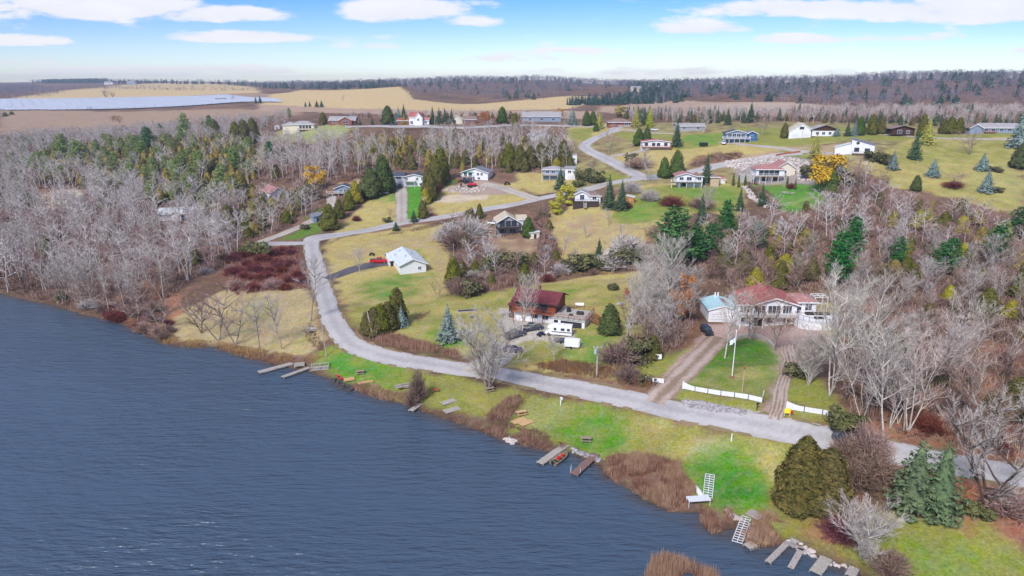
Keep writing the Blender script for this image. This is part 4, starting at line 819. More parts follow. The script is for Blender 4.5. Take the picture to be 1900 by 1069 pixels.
def tree_label(nm, kd, x, y, h, lb):
    loc, pp = SHORT[lb]; px, py = proj(x, y, float(H(x, y))); xs = [a for a, b in pp]; ys = [b for a, b in pp]
    a, b = HMEAN[kd]; u = (max(0, min(px, 1900))-max(0, min(xs)))/(min(1900, max(xs))-max(0, min(xs))); v = (py-min(ys))/(max(ys)-min(ys))
    hz = ('left', 'middle', 'right')[min(2, max(0, int(u*3)))]; vt = ('back', 'middle', 'front')[min(2, max(0, int(v*3)))]; size = 'tall' if h > (a+b)/2*1.02 else 'short'
    pos = 'centre' if hz == vt == 'middle' else vt+' '+hz if hz != 'middle' and vt != 'middle' else hz+' side' if vt == 'middle' else vt+' middle'
    s = '%s %s in the %s of %s' % (size, COLW[kd], pos, loc); return ' '.join(s.split()[:16]), s
for nm, ls in CAND.items():
    ls.sort(); LIM = dict(bare_tree=225, poplar_tree=150, cedar_tree=190, pine_tree=90, birch_tree=60)[nm]
    ls = [q for q in ls if -25 < proj(q[2], q[3], 5)[0] < 1925]+[q for q in ls if not -25 < proj(q[2], q[3], 5)[0] < 1925]; nin = sum(-25 < proj(q[2], q[3], 5)[0] < 1925 for q in ls)
    for k, (_, kd, x, y, h, lb) in enumerate(ls):
        if k < min(LIM, nin):
            l2, g2 = tree_label(nm, kd, x, y, h, lb)
            plant(kd, x, y, h, l2, g2, wide=g0.uniform(.85, 1.2)*(1.3 if nm in ('cedar_tree', 'pine_tree') else 1))
        else: REST.append((kd if kd in MLOD else ('goldc' if 'c' == kd[-1] else 'cedar') if nm == 'cedar_tree' else 'grey', x, y, h, 1.15))
# far woods as masses
def field_items(q, spacing, mix, hf=1.0, world=True):
    q = pw(q) if world else poly(q); xs = [a for a, b in q]; ys = [b for a, b in q]
    X, Y = np.meshgrid(np.arange(min(xs), max(xs), spacing), np.arange(min(ys), max(ys), spacing)); X = (X+g0.uniform(-.5, .5, X.shape)*spacing).ravel(); Y = (Y+g0.uniform(-.5, .5, Y.shape)*spacing).ravel()
    m = inpoly(X+vnoise(X/40, Y/40, 5)*12, Y+vnoise(X/40, Y/40, 6)*12, q); out = []
    for x, y in zip(X[m], Y[m]):
        u = vnoise(np.array(x/45), np.array(y/45), 9); mm = dict(mix)
        for k in mm:
            if k in ('pine', 'cedar', 'spruce', 'pinel', 'goldc'): mm[k] = mm[k]*(2.2 if u > .2 else .3)
        kd = pick(g0, mm); a, b = HMEAN[kd]; out.append((kd, x, y, g0.uniform(a, b)*hf, 1.2))
    return out
merged('far_woodland_edge', ['grey','pink','pole','brown','cedar','goldc','pine','pinel'], REST, 'trees of the mixed woods filling the middle distance', 'woods', LOD1)
mid = field_items([(-60,262),(120,262),(300,252),(480,250),(530,240),(520,222),(420,226),(250,240),(120,250),(-60,260)], 6.5, dict(grey=6, pink=2, cedar=.8), .8, False)
mid += field_items([(-60,330),(60,320),(80,290),(170,274),(300,262),(440,262),(500,262),(480,250),(300,250),(120,262),(-60,268)], 6.5, dict(grey=6, cedar=2, pink=2, pine=.3), .95, False)
merged('bare_woodland', ['grey','pink','pole','brown','cedar','goldc','pine','pinel'], mid, 'bare grey woods between the green belt and the brown meadow', 'woods', LOD1)
ridge_mid = field_items([(640,224),(1060,224),(1060,216),(640,216)], 8, dict(grey=3, brown=3, cedar=1.4), .55, False)
ridge_mid += field_items([(1160,228),(1480,228),(1900,236),(1900,218),(1480,216),(1160,214)], 6.5, dict(grey=3, pink=2, spruce=2.6, cedar=1.5), .72, False)
ridge_mid += field_items([(1480,232),(1700,236),(1900,234),(1900,210),(1700,208),(1480,208)], 6.5, dict(pink=5, grey=3, brown=2, spruce=.8), .75, False)
merged('ridge_woodland', ['grey','pink','brown','cedar','spruce'], ridge_mid, 'bare and evergreen trees lining the far side of the ridge houses', 'woods', LOD1)
hills = field_items([(735,1330),(770,1140),(1000,1010),(1060,1180),(1100,1260),(1160,1300),(1200,1750),(1000,1900),(700,1900),(640,1500)], 13, dict(grey=6, pink=2.5, pine=.5, cedar=.5), 1.1)
hills += field_items([(470,1850),(560,1500),(740,1380),(740,1700),(600,2100),(440,2200)], 15, dict(grey=3, pink=2, pine=1.8, spruce=1), 1.3)
hills += field_items([(1060,860),(1130,900),(1250,830),(1280,1000),(1200,1060),(1070,960)], 9, dict(spruce=4, pine=3, grey=1.5), 1.0)
hills += field_items([(1180,1080),(1280,900),(1300,1750),(1150,1800)], 13, dict(grey=4, pink=2, pine=2), 1.2)
hills += field_items([(1270,880),(1400,800),(1600,720),(1900,640),(2050,640),(2050,1150),(1600,1300),(1300,1500)], 10.5, dict(grey=6, pink=4, pine=.9, spruce=.2), 1.1)
hills += field_items([(-100,1300),(20,1250),(120,1450),(60,2200),(-100,2200)], 15, dict(grey=4, pink=4, brown=2), 1.3)
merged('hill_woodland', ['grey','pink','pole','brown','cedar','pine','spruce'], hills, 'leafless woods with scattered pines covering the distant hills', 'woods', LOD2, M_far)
line = field_items([(60,3000),(460,2300),(470,2450),(60,3400)], 22, dict(spruce=3, grey=4, pine=1), 1.3)
line += field_items([(130,1900),(330,1650),(480,1560),(480,1600),(330,1720),(130,1990)], 12, dict(grey=3, brown=3), .9)
line += field_items([(90,2900),(180,2900),(200,3200),(80,3200)], 16, dict(pine=3), 1.6)
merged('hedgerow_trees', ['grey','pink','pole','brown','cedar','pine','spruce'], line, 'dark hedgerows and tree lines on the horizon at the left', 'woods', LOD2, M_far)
# ------------------------------------------------------------------ undergrowth, reeds, brush
def brush_mass(nm, q, dens, h, r, cols, label, cat, n=9, tw=.05, holes=(), up=0.3, keep=.9, pixel=True, clump=4.0, edge=0):
    """many low twig tufts as one mass, drawn straight as slivers"""
    g = np.random.default_rng(len(nm)+abs(int(q[0][0][0]))); P0 = []
    for pp in q:
        pts_ = scatter([pp], 1/math.sqrt(dens), g, keep, holes); P0.append(pts_)
    P0 = np.concatenate(P0); u = vnoise(P0[:, 0]/clump, P0[:, 1]/clump, 12); P0 = P0[u > -.55]; u = u[u > -.55]
    m = len(P0); z = H(P0[:, 0], P0[:, 1]); z = np.maximum(z, -.1); hh = h*(.75+.5*np.clip(u, -.5, 1))*g.uniform(.7, 1.25, m)
    B = np.repeat(np.stack([P0[:, 0], P0[:, 1], z-.05], -1), n, 0); hr = np.repeat(hh, n); az = g.uniform(0, 6.28, m*n); k = g.uniform(0, 1, m*n)
    B[:, 0] += g.normal(size=m*n)*r*.3; B[:, 1] += g.normal(size=m*n)*r*.3
    T = B+np.stack([np.cos(az)*r*k, np.sin(az)*r*k, hr*(1-.35*k)*g.uniform(up, 1, m*n)**.5], -1)
    V, Fc = slivers(B, T, np.full(m*n, tw)*g.uniform(.6, 1.5, m*n), g)
    pc = np.clip(np.searchsorted([-.25, .15], u)+g.integers(-1, 2, m)*(g.uniform(size=m) < .8), 0, len(cols)-1) if len(cols) > 1 else np.zeros(m, int)
    o = link(nm, np_mesh(nm, V, Fc, cols, fm=np.clip(np.repeat(pc, n)+g.integers(-1, 2, m*n)*(g.uniform(size=m*n) < .5), 0, len(cols)-1))); return tag(o, label, cat, kind='stuff')
def rm(nm, a, b): return mat(nm, srgb(*a), srgb(*b), scale=.8, rough=.9, spec=.1, detail=4)
Rd = [rm('reed_rust', (150,108,92), (112,78,68)), rm('reed_tan', (184,146,124), (150,114,98)), rm('reed_straw', (194,162,132), (158,128,104))]
Br = [rm('brush_dark', (92,72,66), (60,46,42)), rm('brush_brown', (140,112,102), (98,76,68)), rm('brush_mauve', (188,160,146), (150,122,110))]
Bd = [rm('brush_red', (132,78,66), (92,54,46)), rm('brush_red_light', (166,116,98), (126,82,70)), rm('brush_red_grey', (176,140,128), (140,100,90))]
Gr = [rm('tall_grass_gold', (190,160,104), (160,128,84)), rm('tall_grass_rust', (168,118,80), (130,90,64))]
wood_polys = [w[4] for w in WOODS]
brush_mass('undergrowth', wood_polys, .6, 2.2, 1.5, Br, 'brown leafless undergrowth on the floor of the woods', 'undergrowth', n=12, tw=.12, holes=HOUSE_HOLES)
SHRUBBY = [[(840,520),(850,470),(825,430),(832,415),(880,400),(905,455),(905,478),(960,492),(1000,480),(1000,440),(985,420),(1000,395),(1012,400),(1040,470),(1045,500),(1180,495),(1300,470),(1300,505),(1120,506),(1000,524),(900,540),(850,548)],
  [(1440,400),(1390,352),(1380,330),(1395,330),(1440,370),(1450,392)], [(1280,310),(1290,298),(1330,286),(1378,284),(1372,296),(1330,307)],[(620,340),(640,326),(690,322),(680,332)]]
brush_mass('brush', SHRUBBY, 1.2, 2.6, 1.2, Br+[Gr[1]], 'dense leafless brush between the hillside lots', 'brush', n=16, tw=.09)
brush_mass('red_brush', [[(420,476),(470,468),(562,460),(568,500),(574,535),(500,540),(440,548),(425,520)]], 1.8, 1.5, .9, Bd, 'dark red leafless brush beside the road junction', 'brush', n=16, tw=.09)
brush_mass('roadside_weeds', [[(690,640),(700,625),(740,622),(800,640),(845,652),(860,668),(820,668),(760,652),(720,650)]], 5, 2.1, .5, [Rd[0], Rd[1], Rd[1]], 'tall rust coloured weeds along the inside of the road bend', 'weeds', n=16, tw=.05, keep=.8)
brush_mass('roadside_weeds', [[(930,684),(1000,676),(1040,668),(1110,678),(1150,690),(1195,700),(1212,720),(1180,728),(1080,708),(960,694)]], 3.6, 2.1, .7, [Rd[0], Br[1], Gr[1]], 'brown weeds and brambles in the ditch below the parked motorhome', 'weeds', n=16, tw=.055, keep=.8)
brush_mass('ditch_weeds', [[(770,590),(800,575),(797,584),(774,598)], [(700,438),(780,420),(830,408),(830,415),(760,432)], [(556,600),(575,600),(603,645),(598,655),(575,640)]], 2.5, .9, .6, [Rd[0], Br[1]], 'low rusty weeds in the ditches beside the road', 'weeds', n=12, tw=.05, keep=.5)
brush_mass('shore_grass', [[(170,575),(260,575),(300,615),(345,632),(400,634),(500,650),(560,664),(600,660),(565,684),(500,676),(450,664),(400,650),(345,646),(300,638),(225,604)]], 3.5, 1.1, .6, [Rd[0], Gr[1], Gr[0]], 'golden and rusty grass along the left shore', 'grass', n=12, tw=.05, keep=.3)
RB = [('reed_bed', 'brown reeds on the bank below the leaning old planks', [(655,712),(700,716),(712,725),(738,730),(770,728),(785,742),(768,754),(740,752),(690,738),(655,724)]),
      ('reed_bed', 'reddish brown reeds in a long strip running up to the road', [(862,775),(905,768),(930,745),(962,732),(985,735),(960,758),(940,782),(935,815),(905,808),(870,792)]),
      ('reed_bed', 'low rusty reeds on the bank beside the boat dock', [(940,790),(970,795),(1000,800),(1050,826),(1045,836),(1000,834),(950,820)]),
      ('reed_bed', 'wide bed of pinkish tan reeds in the bay right of the brown dock', [(1118,850),(1150,845),(1200,846),(1255,858),(1268,885),(1290,905),(1285,938),(1262,950),(1230,940),(1190,918),(1150,900),(1120,880)]),
      ('reed_bed', 'round clump of tan reeds between the white stand and the ladder', [(1300,935),(1325,930),(1350,945),(1362,962),(1345,990),(1318,990),(1300,965)]),
      ('reed_bed', 'pinkish reeds growing in the lake at the bottom edge', [(1200,1069),(1210,1040),(1240,1030),(1290,1050),(1330,1069),(1340,1095),(1180,1095)]),
      ('reed_bed', 'tan and green reeds beside the grey plank platform', [(1368,1000),(1385,985),(1410,950),(1440,955),(1465,985),(1462,1005),(1425,1012),(1395,1020)])]
for k, (nm, lb, q) in enumerate(RB):
    brush_mass(nm, [q], 14 if k in (3, 4, 5, 6) else 8, 2.1 if k in (3, 4, 5) else 1.3, .55, [Rd[0], Rd[1], Rd[2]] if k not in (1, 2) else [Rd[0], Br[1], Rd[1]], lb, 'reeds', n=9, tw=.05, keep=.2, up=.5, clump=2.5)
brush_mass('leaf_brush', [[(1590,800),(1640,820),(1640,900),(1600,925),(1560,900),(1575,850)], [(1760,870),(1820,880),(1900,900),(1900,960),(1840,965),(1770,930)]], 3, 1.2, .9, [Br[1], Gr[1], Bd[1]], 'rusty brush under the trees by the lower right road', 'brush', n=12, tw=.045)

# scattered single bushes in the brushy lots and on the wood floors
gs = np.random.default_rng(9); nb_ = 0
for (q, spc, mix, loc) in [
  (SHRUBBY[0], 4.6, dict(bush=4, dbush=3, gbush=1.0, pbush=3.4, rbush=.8), 'the brushy lots around the A gable house'),
  (WOODS[9][4], 10.5, dict(bush=4, pbush=3, gbush=1.6, dbush=2), 'the brushy wood behind the red roofed house'),
  (WOODS[10][4], 8, dict(bush=4, pbush=3, gbush=1.2, rbush=1), 'the roadside wood at the right'),
  (WOODS[0][4], 11, dict(bush=3, pbush=3, dbush=2, gbush=.6), 'the lakeside wood'),
  ([(420,476),(470,468),(562,460),(568,500),(574,535),(500,540),(440,548),(425,520)], 4.2, dict(rbush=6, pbush=1), 'the red brush patch by the junction'),
  ([(170,575),(260,560),(320,590),(345,628),(300,632),(225,600)], 4, dict(bush=3, rbush=2, pbush=2), 'the left shore bank')]:
    pt = scatter([q], spc, gs, 1.5, HOUSE_HOLES); xs = [a for a, b in q]; ys = [b for a, b in q]
    for x, y in pt[gs.permutation(len(pt))[:42]]:
        kd = pick(gs, mix); h = gs.uniform(1.4, 3.0); px, py = proj(x, y, float(H(x, y))); u = (px-min(xs))/(max(xs)-min(xs)); v = (py-min(ys))/(max(ys)-min(ys))
        pos = ('left', 'middle', 'right')[min(2, max(0, int(u*3)))]; vt = ('far', 'central', 'near')[min(2, max(0, int(v*3)))]
        l2 = '%s %s in the %s %s part of %s' % ('tall' if h > 2.2 else 'low', dict(bush='brown bush', dbush='grey bush', gbush='green bush', pbush='mauve bush', rbush='red bush')[kd], vt, pos, loc)
        plant(kd, x, y, h, ' '.join(l2.split()[:16]), l2, wide=gs.uniform(.9, 1.5))
# ------------------------------------------------------------------ single trees of the photograph
T = plantpx
for (k, px, py, h, w, lb) in [
 ('willowbare',905,722,145,1.15,'large multi stemmed bare willow beside the road above the picnic table'),
 ('pink',405,632,105,1.2,'leftmost bare tree on the dry lawn by the left shore'),
 ('pink',437,640,100,1.1,'spreading bare tree at the edge of the dry lawn'),
 ('grey',482,645,95,1.0,'pale trunked bare tree right of the spreading one on the dry lawn'),
 ('grey',523,648,100,1.1,'forked bare tree nearest the dock on the dry lawn'),
 ('brown',374,618,70,1.0,'short dark trunked tree at the left end of the dry lawn'),
 ('grey',577,596,118,1.0,'tall bare tree standing at the left edge of the road'),
 ('pink',255,598,85,1.3,'bare tree leaning over the left shore'),
 ('pink',300,612,60,1.2,'small bushy bare tree on the left bank'),
 ('pale',667,505,42,1.1,'small white barked bare tree beside the asphalt drive'),
 ('pale',1015,0,0,1,None),
 ('pale',1028,671,48,1.1,'white stemmed bare tree in front of the white trailer'),
 ('pale',968,622,110,.8,'tall greenish bare tree beside the gravel yard'),
 ('birch',1216,640,60,1.0,'small pale blossom grey tree near the board sign'),
 ('pale',1345,665,120,1.0,'bare tree on the left of the round lawn'),
 ('pink',1392,630,110,1.25,'bare tree in front of the red roofed house'),
 ('pink',1437,650,95,1.1,'bare tree at the right end of the curved wall'),
 ('giant',1540,734,215,1.05,'huge white branched tree right of the house at the second track'),
 ('giant',1590,702,190,.9,'tall white branched tree behind the huge one beside the glass terrace'),
 ('fan',1500,715,95,.8,'drooping pale tree at the edge of the grassy track'),
 ('pale',1640,810,200,.9,'tall pale birch rising over the roadside cedar'),
 ('birch',1600,780,130,1.0,'pale bare tree group beside the white fence end'),
 ('birch',1685,800,175,.9,'slender white stemmed tree above the lower road'),
 ('giantg',1828,945,215,1.1,'large forked bare tree on the leafy bank at the right edge'),
 ('fan',1597,1035,108,1.05,'low wide white branched tree on the shore lawn'),
 ('pale',1120,500,0,1,None),
 ('pale',1208,560,100,1.1,'bright white branched tree at the top of the copse'),
 ('pale',1240,600,150,.9,'tall pale tree in the middle of the copse'),
 ('pale',1345,500,55,1.0,'thin pale tree in front of the big green pines'),
 ('pale',1400,470,60,1.1,'silvery bare tree right of the big green pines'),
 ('pale',1308,400,52,1.2,'white birch with a dark spruce in front on the green lawn'),
 ('grey',1205,340,58,1.4,'large bare tree at the road junction on the hill'),
 ('pink',1800,288,46,1.5,'round pale pink bare tree on the far right lawn'),
 ('pink',1598,370,60,1.4,'wide bare tree below the modern white house'),
 ('pink',1640,335,22,1.2,'small bare fruit tree on the far right slope'),
 ('pink',1770,345,26,2.2,'low spreading bare tree on a dark mound'),
 ('grey',1130,420,32,1.1,'bare tree on the dry lawn below the dark deck house'),
 ('grey',1155,445,28,1.5,'gnarled apple tree on the dry lawn'), ('grey',1088,443,26,1.3,'small bare apple tree left of the gnarled one'),
 ('grey',1045,480,45,.7,'narrow bare tree at the left of the dry lawn'), ('grey',1062,500,42,.7,'narrow bare tree at the lower edge of the dry lawn'),
 ('pink',1200,440,30,1.3,'bare thorn tree near the big pine'),
 ('birch',1290,300,0,1,None),
 ('pink',1130,285,42,1.3,'round bare tree inside the upper road bend'), ('pink',1100,320,28,1.5,'bare tree right of the grey white house'),
 ('pink',1060,300,34,1.4,'rosy bare tree left of the grey white house'),
 ('pink',725,405,20,1.0,'little bare tree in the yellow lawn by the drive'),
 ('pink',812,555,38,1.0,'small twisted bare tree on the lawn below the bungalow'),
 ('brown',840,500,40,1.2,'dark bare tree at the lot line above the bungalow lawn'),
 ('grey',980,250,28,1.3,'bare tree in front of the hidden roof by the ridge road'),('grey',1045,240,30,1.5,'big bare tree left of the ridge road corner'),
 ('birch',1250,238,30,1.1,'white stemmed bare tree among the ridge evergreens'),('birch',1305,246,34,1.1,'white stemmed bare tree left of the blue house'),('pink',1415,250,34,1.3,'rounded bare tree right of the blue house'),
 ('birch',1792,245,30,1.0,'white stemmed tree left of the long blue grey house'),('pale',1872,232,26,1.0,'white stemmed tree behind the long blue grey house'),
 ('grey',636,190,13,1.3,'lone oak standing in the golden field'),('brown',197,182,13,1.6,'dark bare tree at the edge of the far field'),('brown',209,182,11,1.2,'second dark bare tree at the edge of the far field'),('grey',430,190,14,1.6,'bare tree at the right end of the panel rows'),
 ('yellow',586,352,48,1.0,'round golden maple above the left blue grey bungalow'),
 ('yellow',1530,358,70,1.05,'bright yellow tree beside the pink roofed house'),('larch',1512,292,42,1.0,'yellow tree behind the dark bushes of the modern house'),
 ('larch',1720,268,50,1.0,'yellow green larch at the top of the right lawn'),('willow',1050,382,38,1.2,'yellow green willow left of the dark deck house'),('willow',1032,398,32,1.0,'golden willow at the road left of the dark deck house'),
 ('larch',1112,240,34,.9,'yellow green tree at the ridge road corner'),('larch',1180,236,38,.9,'yellow green tree right of the ridge bungalow'),('larch',1205,236,36,.9,'second yellow green tree right of the ridge bungalow'),
 ('willow',1152,218,20,1.6,'pale gold willow behind the ridge bungalow'),('yellow',1035,222,22,1.3,'dull gold willow at the left of the ridge corner'),
 ('rust',1265,600,90,.75,'rust leaved beech at the edge of the copse'),('rust',1470,560,0,1,None),('rust',1590,620,58,1.6,'wide coppery brown tree right of the glass terrace'),
 ('rust',1163,555,22,.9,'small red leaved tree on the upper lawn'),('rust',1245,225,0,1,None),
 ('blue',832,632,66,1.0,'tall pale blue spruce in the lawn inside the bend'),('blue',745,606,38,1.0,'small blue spruce beside the cedar hedge'),
 ('cedar',738,600,66,1.0,'tall loose brown green cedar behind the hedge'),
 ('cedarg',1131,620,56,1.15,'dark rounded cedar right of the terrace'),
 ('bigcedar',1483,940,138,1.05,'large dark cedar on the shore lawn, left of the pair'),('bigcedar',1530,945,122,1.1,'large golden brown cedar on the shore lawn, right of the pair'),
 ('loose',1690,950,144,1.15,'loose grey green spruce by the lower road, left of the pair'),('loose',1738,955,142,1.15,'loose grey green spruce by the lower road, right of the pair'),
 ('pine',1248,494,104,1.5,'biggest bright green pine at the centre of the right hillside'),('pine',1288,488,66,1.3,'green pine tucked right of the biggest pine'),('pine',1318,474,58,1.4,'dark green pine behind the biggest pine'),('pine',1345,448,72,1.0,'round topped green pine at the right of the pine group'),
 ('spruce',1300,420,58,.85,'narrow dark spruce below the green lawn'),('spruce',1111,485,42,1.1,'ragged dark spruce on the dry lawn with bare poles'),
 ('spruce',1130,388,60,1.05,'dark spruce right of the dark deck house, left of the pair'),('spruce',1153,390,54,1.0,'dark spruce right of the dark deck house, right of the pair'),('spruce',1040,352,40,1.3,'grey green spruce in front of the grey white house'),
 ('spruce',1310,342,54,.9,'narrow dark spruce beside the brown roofed house'),('spruce',1255,272,44,1.05,'dark spruce right of the red roofed hill house'),
 ('spruce',1372,392,42,.9,'thin spruce beside the rock bank'),('spruce',1413,382,40,.9,'thin spruce at the end of the rock bank'),
 ('cedarg',1255,328,46,1.0,'dark green cedar left at the junction'),('cedarg',1232,330,36,1.0,'smaller dark cedar left at the junction'),
 ('cedarg',1185,270,30,1.1,'dark cedar left of the red roofed hill house'),('cedarg',1200,262,24,1.1,'second dark cedar left of the red roofed hill house'),
 ('pine',1580,480,74,1.0,'upper tall bright pine in the right woods'),('pine',1553,528,94,1.0,'lower tall bright pine in the right woods'),('pine',1663,495,54,1.2,'round green pine in the right woods'),('pinel',1855,462,52,1.2,'yellow green pine near the right edge'),('pine',1700,500,0,1,None),
 ('blue',1656,315,34,1.1,'blue spruce nearest the modern house on the right lawn'),('blue',1730,328,32,1.3,'squat double blue spruce in the middle of the right lawn'),('blue',1822,316,32,1.25,'blue spruce with a low juniper on the right lawn'),('blue',1829,357,40,1.15,'tallest blue spruce with a low juniper, lower right lawn'),
 ('cedarg',1699,354,27,1.1,'small dark conical cedar on the right lawn'),('spruce',1696,296,50,1.1,'tall dark spruce at the left of the right lawn'),('cedarg',1890,312,42,1.2,'dark cedar at the right edge of the lawn'),('blue',1888,275,62,1.0,'large blue green spruce at the right edge'),
 ('slim',1460,348,20,1,'slim columnar cedar left of the red shrub'),('slim',1475,352,18,1,'slim columnar cedar right of the red shrub'),('slim',1360,345,22,1,'leftmost slim cedar by the rock bank'),('slim',1370,348,20,1,'middle slim cedar by the rock bank'),('slim',1382,345,20,1,'right slim cedar by the rock bank'),
 ('cedarg',1542,365,44,1.0,'green bushy tree beside the bright yellow tree'),
 ('blue',1552,253,18,1.2,'small blue spruce by the dark gabled house'),('spruce',1572,253,26,1.1,'dark spruce right of the dark gabled house'),('blue',1585,252,27,1.0,'blue green spruce right of the dark gabled house'),('cedarg',1595,251,32,.9,'slim olive tree in the ridge row'),('cedar',1617,250,36,1.0,'conical olive cedar in the ridge row'),('cedar',1634,249,28,1.1,'broad olive cedar in the ridge row'),
 ('cedar',1710,255,40,.9,'olive cedar behind the yellow larch'),('cedar',1762,248,30,1.2,'broad cedar left of the pale pink tree'),('cedar',1778,248,28,1.2,'dark cedar left of the pale pink tree'),('cedar',1750,248,26,1.2,'cedar behind the top of the right lawn'),
 ('cedar',1455,256,26,1.1,'round cedar left of the beige gabled garage'),('spruce',1800,222,30,1.0,'dark pine over the ridge at the right'),
 ('cedarg',1106,244,14,1.3,'round dark bush tree beside the upper road'),('blue',1062,232,32,1.0,'blue green spruce at the ridge road'),('cedarg',1088,234,26,1.0,'dark cedar at the ridge road'),('cedarg',1100,232,24,1.0,'second dark cedar at the ridge road'),
 ('spruce',1196,232,30,1.0,'blue dark spruce among the yellow green trees'),('spruce',1350,232,30,1.1,'spruce row tree left of the blue house'),('spruce',1300,238,30,1.0,'pine topped tree on the ridge'),('spruce',1392,228,36,1.1,'tallest spruce behind the blue house'),
 ('cedar',612,426,46,1.4,'broad rounded cedar beside the shed roof'),('cedar',648,390,36,1.1,'rounded cedar on the yellow lawn edge'),('cedar',630,405,34,1.1,'golden cedar left of the rounded one'),('cedarg',688,366,52,1.25,'big dark cedar between the two bungalows'),('cedarg',712,358,66,.9,'tall dark cedar left of the long drive'),('cedarg',722,355,42,1.0,'dark cedar nearest the split level house'),
 ('goldc',660,378,40,1.0,'olive cedar behind the rounded cedar'),
 ('cedar',800,372,50,.9,'golden cedar at the top of the drive row'),('cedar',795,362,50,.9,'golden cedar in the drive row'),('cedar',808,350,60,.9,'tall golden cedar in the drive row'),('cedar',818,338,62,1.0,'tallest golden cedar in the drive row'),('goldc',790,378,28,1.1,'rounded golden bush tree at the end of the drive row'),
 ('cedar',785,405,32,1.1,'cedar beside the utility pole'),('spruce',768,412,22,1.5,'sprawling dark juniper at the roadside'),('spruce',735,428,16,2.0,'low dark juniper at the roadside'),
 ('cedar',842,532,54,1.1,'tall cedar beside the green bin'),('cedar',865,430,30,1.2,'dark cedar in the brush above the bungalow'),('cedar',890,405,26,1.0,'dark cedar by the white pickup'),('cedarg',980,440,36,1.1,'dark cedar right of the gabled house'),
 ('cedar',930,300,0,1,None),('cedar',945,312,44,1.3,'broad cedar left of the grey white house'),('cedar',965,316,44,1.2,'broad cedar behind the grey white house'),('cedar',985,312,40,1.2,'cedar at the top of the hillside row'),('cedar',1003,310,42,1.2,'cedar in the hillside row'),('cedar',1022,306,42,1.2,'cedar in the hillside row above the grey roof'),('cedar',1045,306,44,1.1,'cedar at the end of the hillside row'),
 ('cedar',600,232,22,1.3,'round dark cedar left of the brown gabled ridge house'),('spruce',668,232,12,1,'small spruce right of the brown gabled ridge house'),('spruce',691,232,14,1,'second small spruce right of the brown gabled ridge house'),('cedarg',720,231,32,1.2,'large dark tree left of the white gabled ridge house'),('blue',740,231,30,1.0,'silvery spruce left of the white gabled ridge house'),('spruce',750,230,34,1.0,'dark spruce behind the white gabled ridge house'),('larch',750,232,22,1.0,'tan larch in front of the dark spruce'),
 ('spruce',803,230,30,.9,'first spruce of the row right of the ridge pole'),('spruce',815,230,28,1.0,'second spruce of the row right of the ridge pole'),('spruce',826,230,27,1.0,'third spruce of the row right of the ridge pole'),('spruce',838,230,26,1.0,'fourth spruce of the row right of the ridge pole'),
 ('rust',900,232,24,1.3,'dull orange tree right of the ridge bungalow'),('cedarg',932,229,28,1.2,'dark round tree at the ridge'),('cedar',955,234,22,1.0,'dark cedar right of the ridge house'),
 ('pinel',345,262,48,1.0,'tall pine standing over the bare woods at the left'),('pine',392,258,40,.8,'narrow pine standing over the bare woods'),('pinel',120,300,48,1.3,'feathery light pine at the far left'),('pinel',150,310,46,1.3,'second feathery light pine at the far left'),('pine',277,285,46,1.2,'bluish pine in the left green belt'),('pinel',372,330,48,1.3,'light green pine in the left green belt'),('pinel',436,318,40,1.3,'silvery green pine right in the left green belt'),('pinel',330,345,46,1.3,'low silvery pine at the edge of the green belt'),('pine',503,305,40,1.0,'light green pine on the bare slope'),
 ('pinel',537,222,20,1.0,'pine at the end of the panel field'),('cedar',400,258,34,1.2,'olive cedar right of the narrow pine'),('cedar',455,270,44,1.3,'broad olive cedar near the cream ridge house'),('cedar',470,262,40,1.2,'olive cedar left of the cream ridge house'),('cedar',438,262,34,1.2,'round olive cedar in the far woods'),
 ('spruce',475,192,12,1.2,'dark conifer at the edge of the golden field'),('spruce',483,192,14,1.2,'second dark conifer at the edge of the golden field'),('spruce',567,198,9,1.2,'left conifer below the golden field'),('spruce',575,198,10,1.2,'right conifer below the golden field'),('spruce',588,199,12,1.6,'broad conifer clump below the golden field'),('spruce',597,199,12,1.6,'broad right conifer clump below the golden field'),
 ('cedar',10,216,7,2.5,'dark bush in the brown meadow at the left edge'),('cedar',22,213,6,2.5,'second dark bush in the brown meadow'),('brown',168,206,8,1.5,'round bush beside the panel field'),('rustbare',222,228,12,2.0,'red brown thicket in the brown meadow'),('rustbare',210,226,10,2.0,'second red brown thicket in the brown meadow'),
]:
    if lb is None or h == 0: continue
    plantpx(k, px, py, h, lb, wide=w)
# cedar hedge inside the bend
for i, (px, py, h) in enumerate([(684,620,44),(696,622,52),(708,618,54),(720,612,52),(732,604,50)]):
    plantpx('cedar', px, py, h, 'brownish cedar of the tight hedge beside the leaning pole', 'cedars of the hedge by the road bend', wide=1.25)
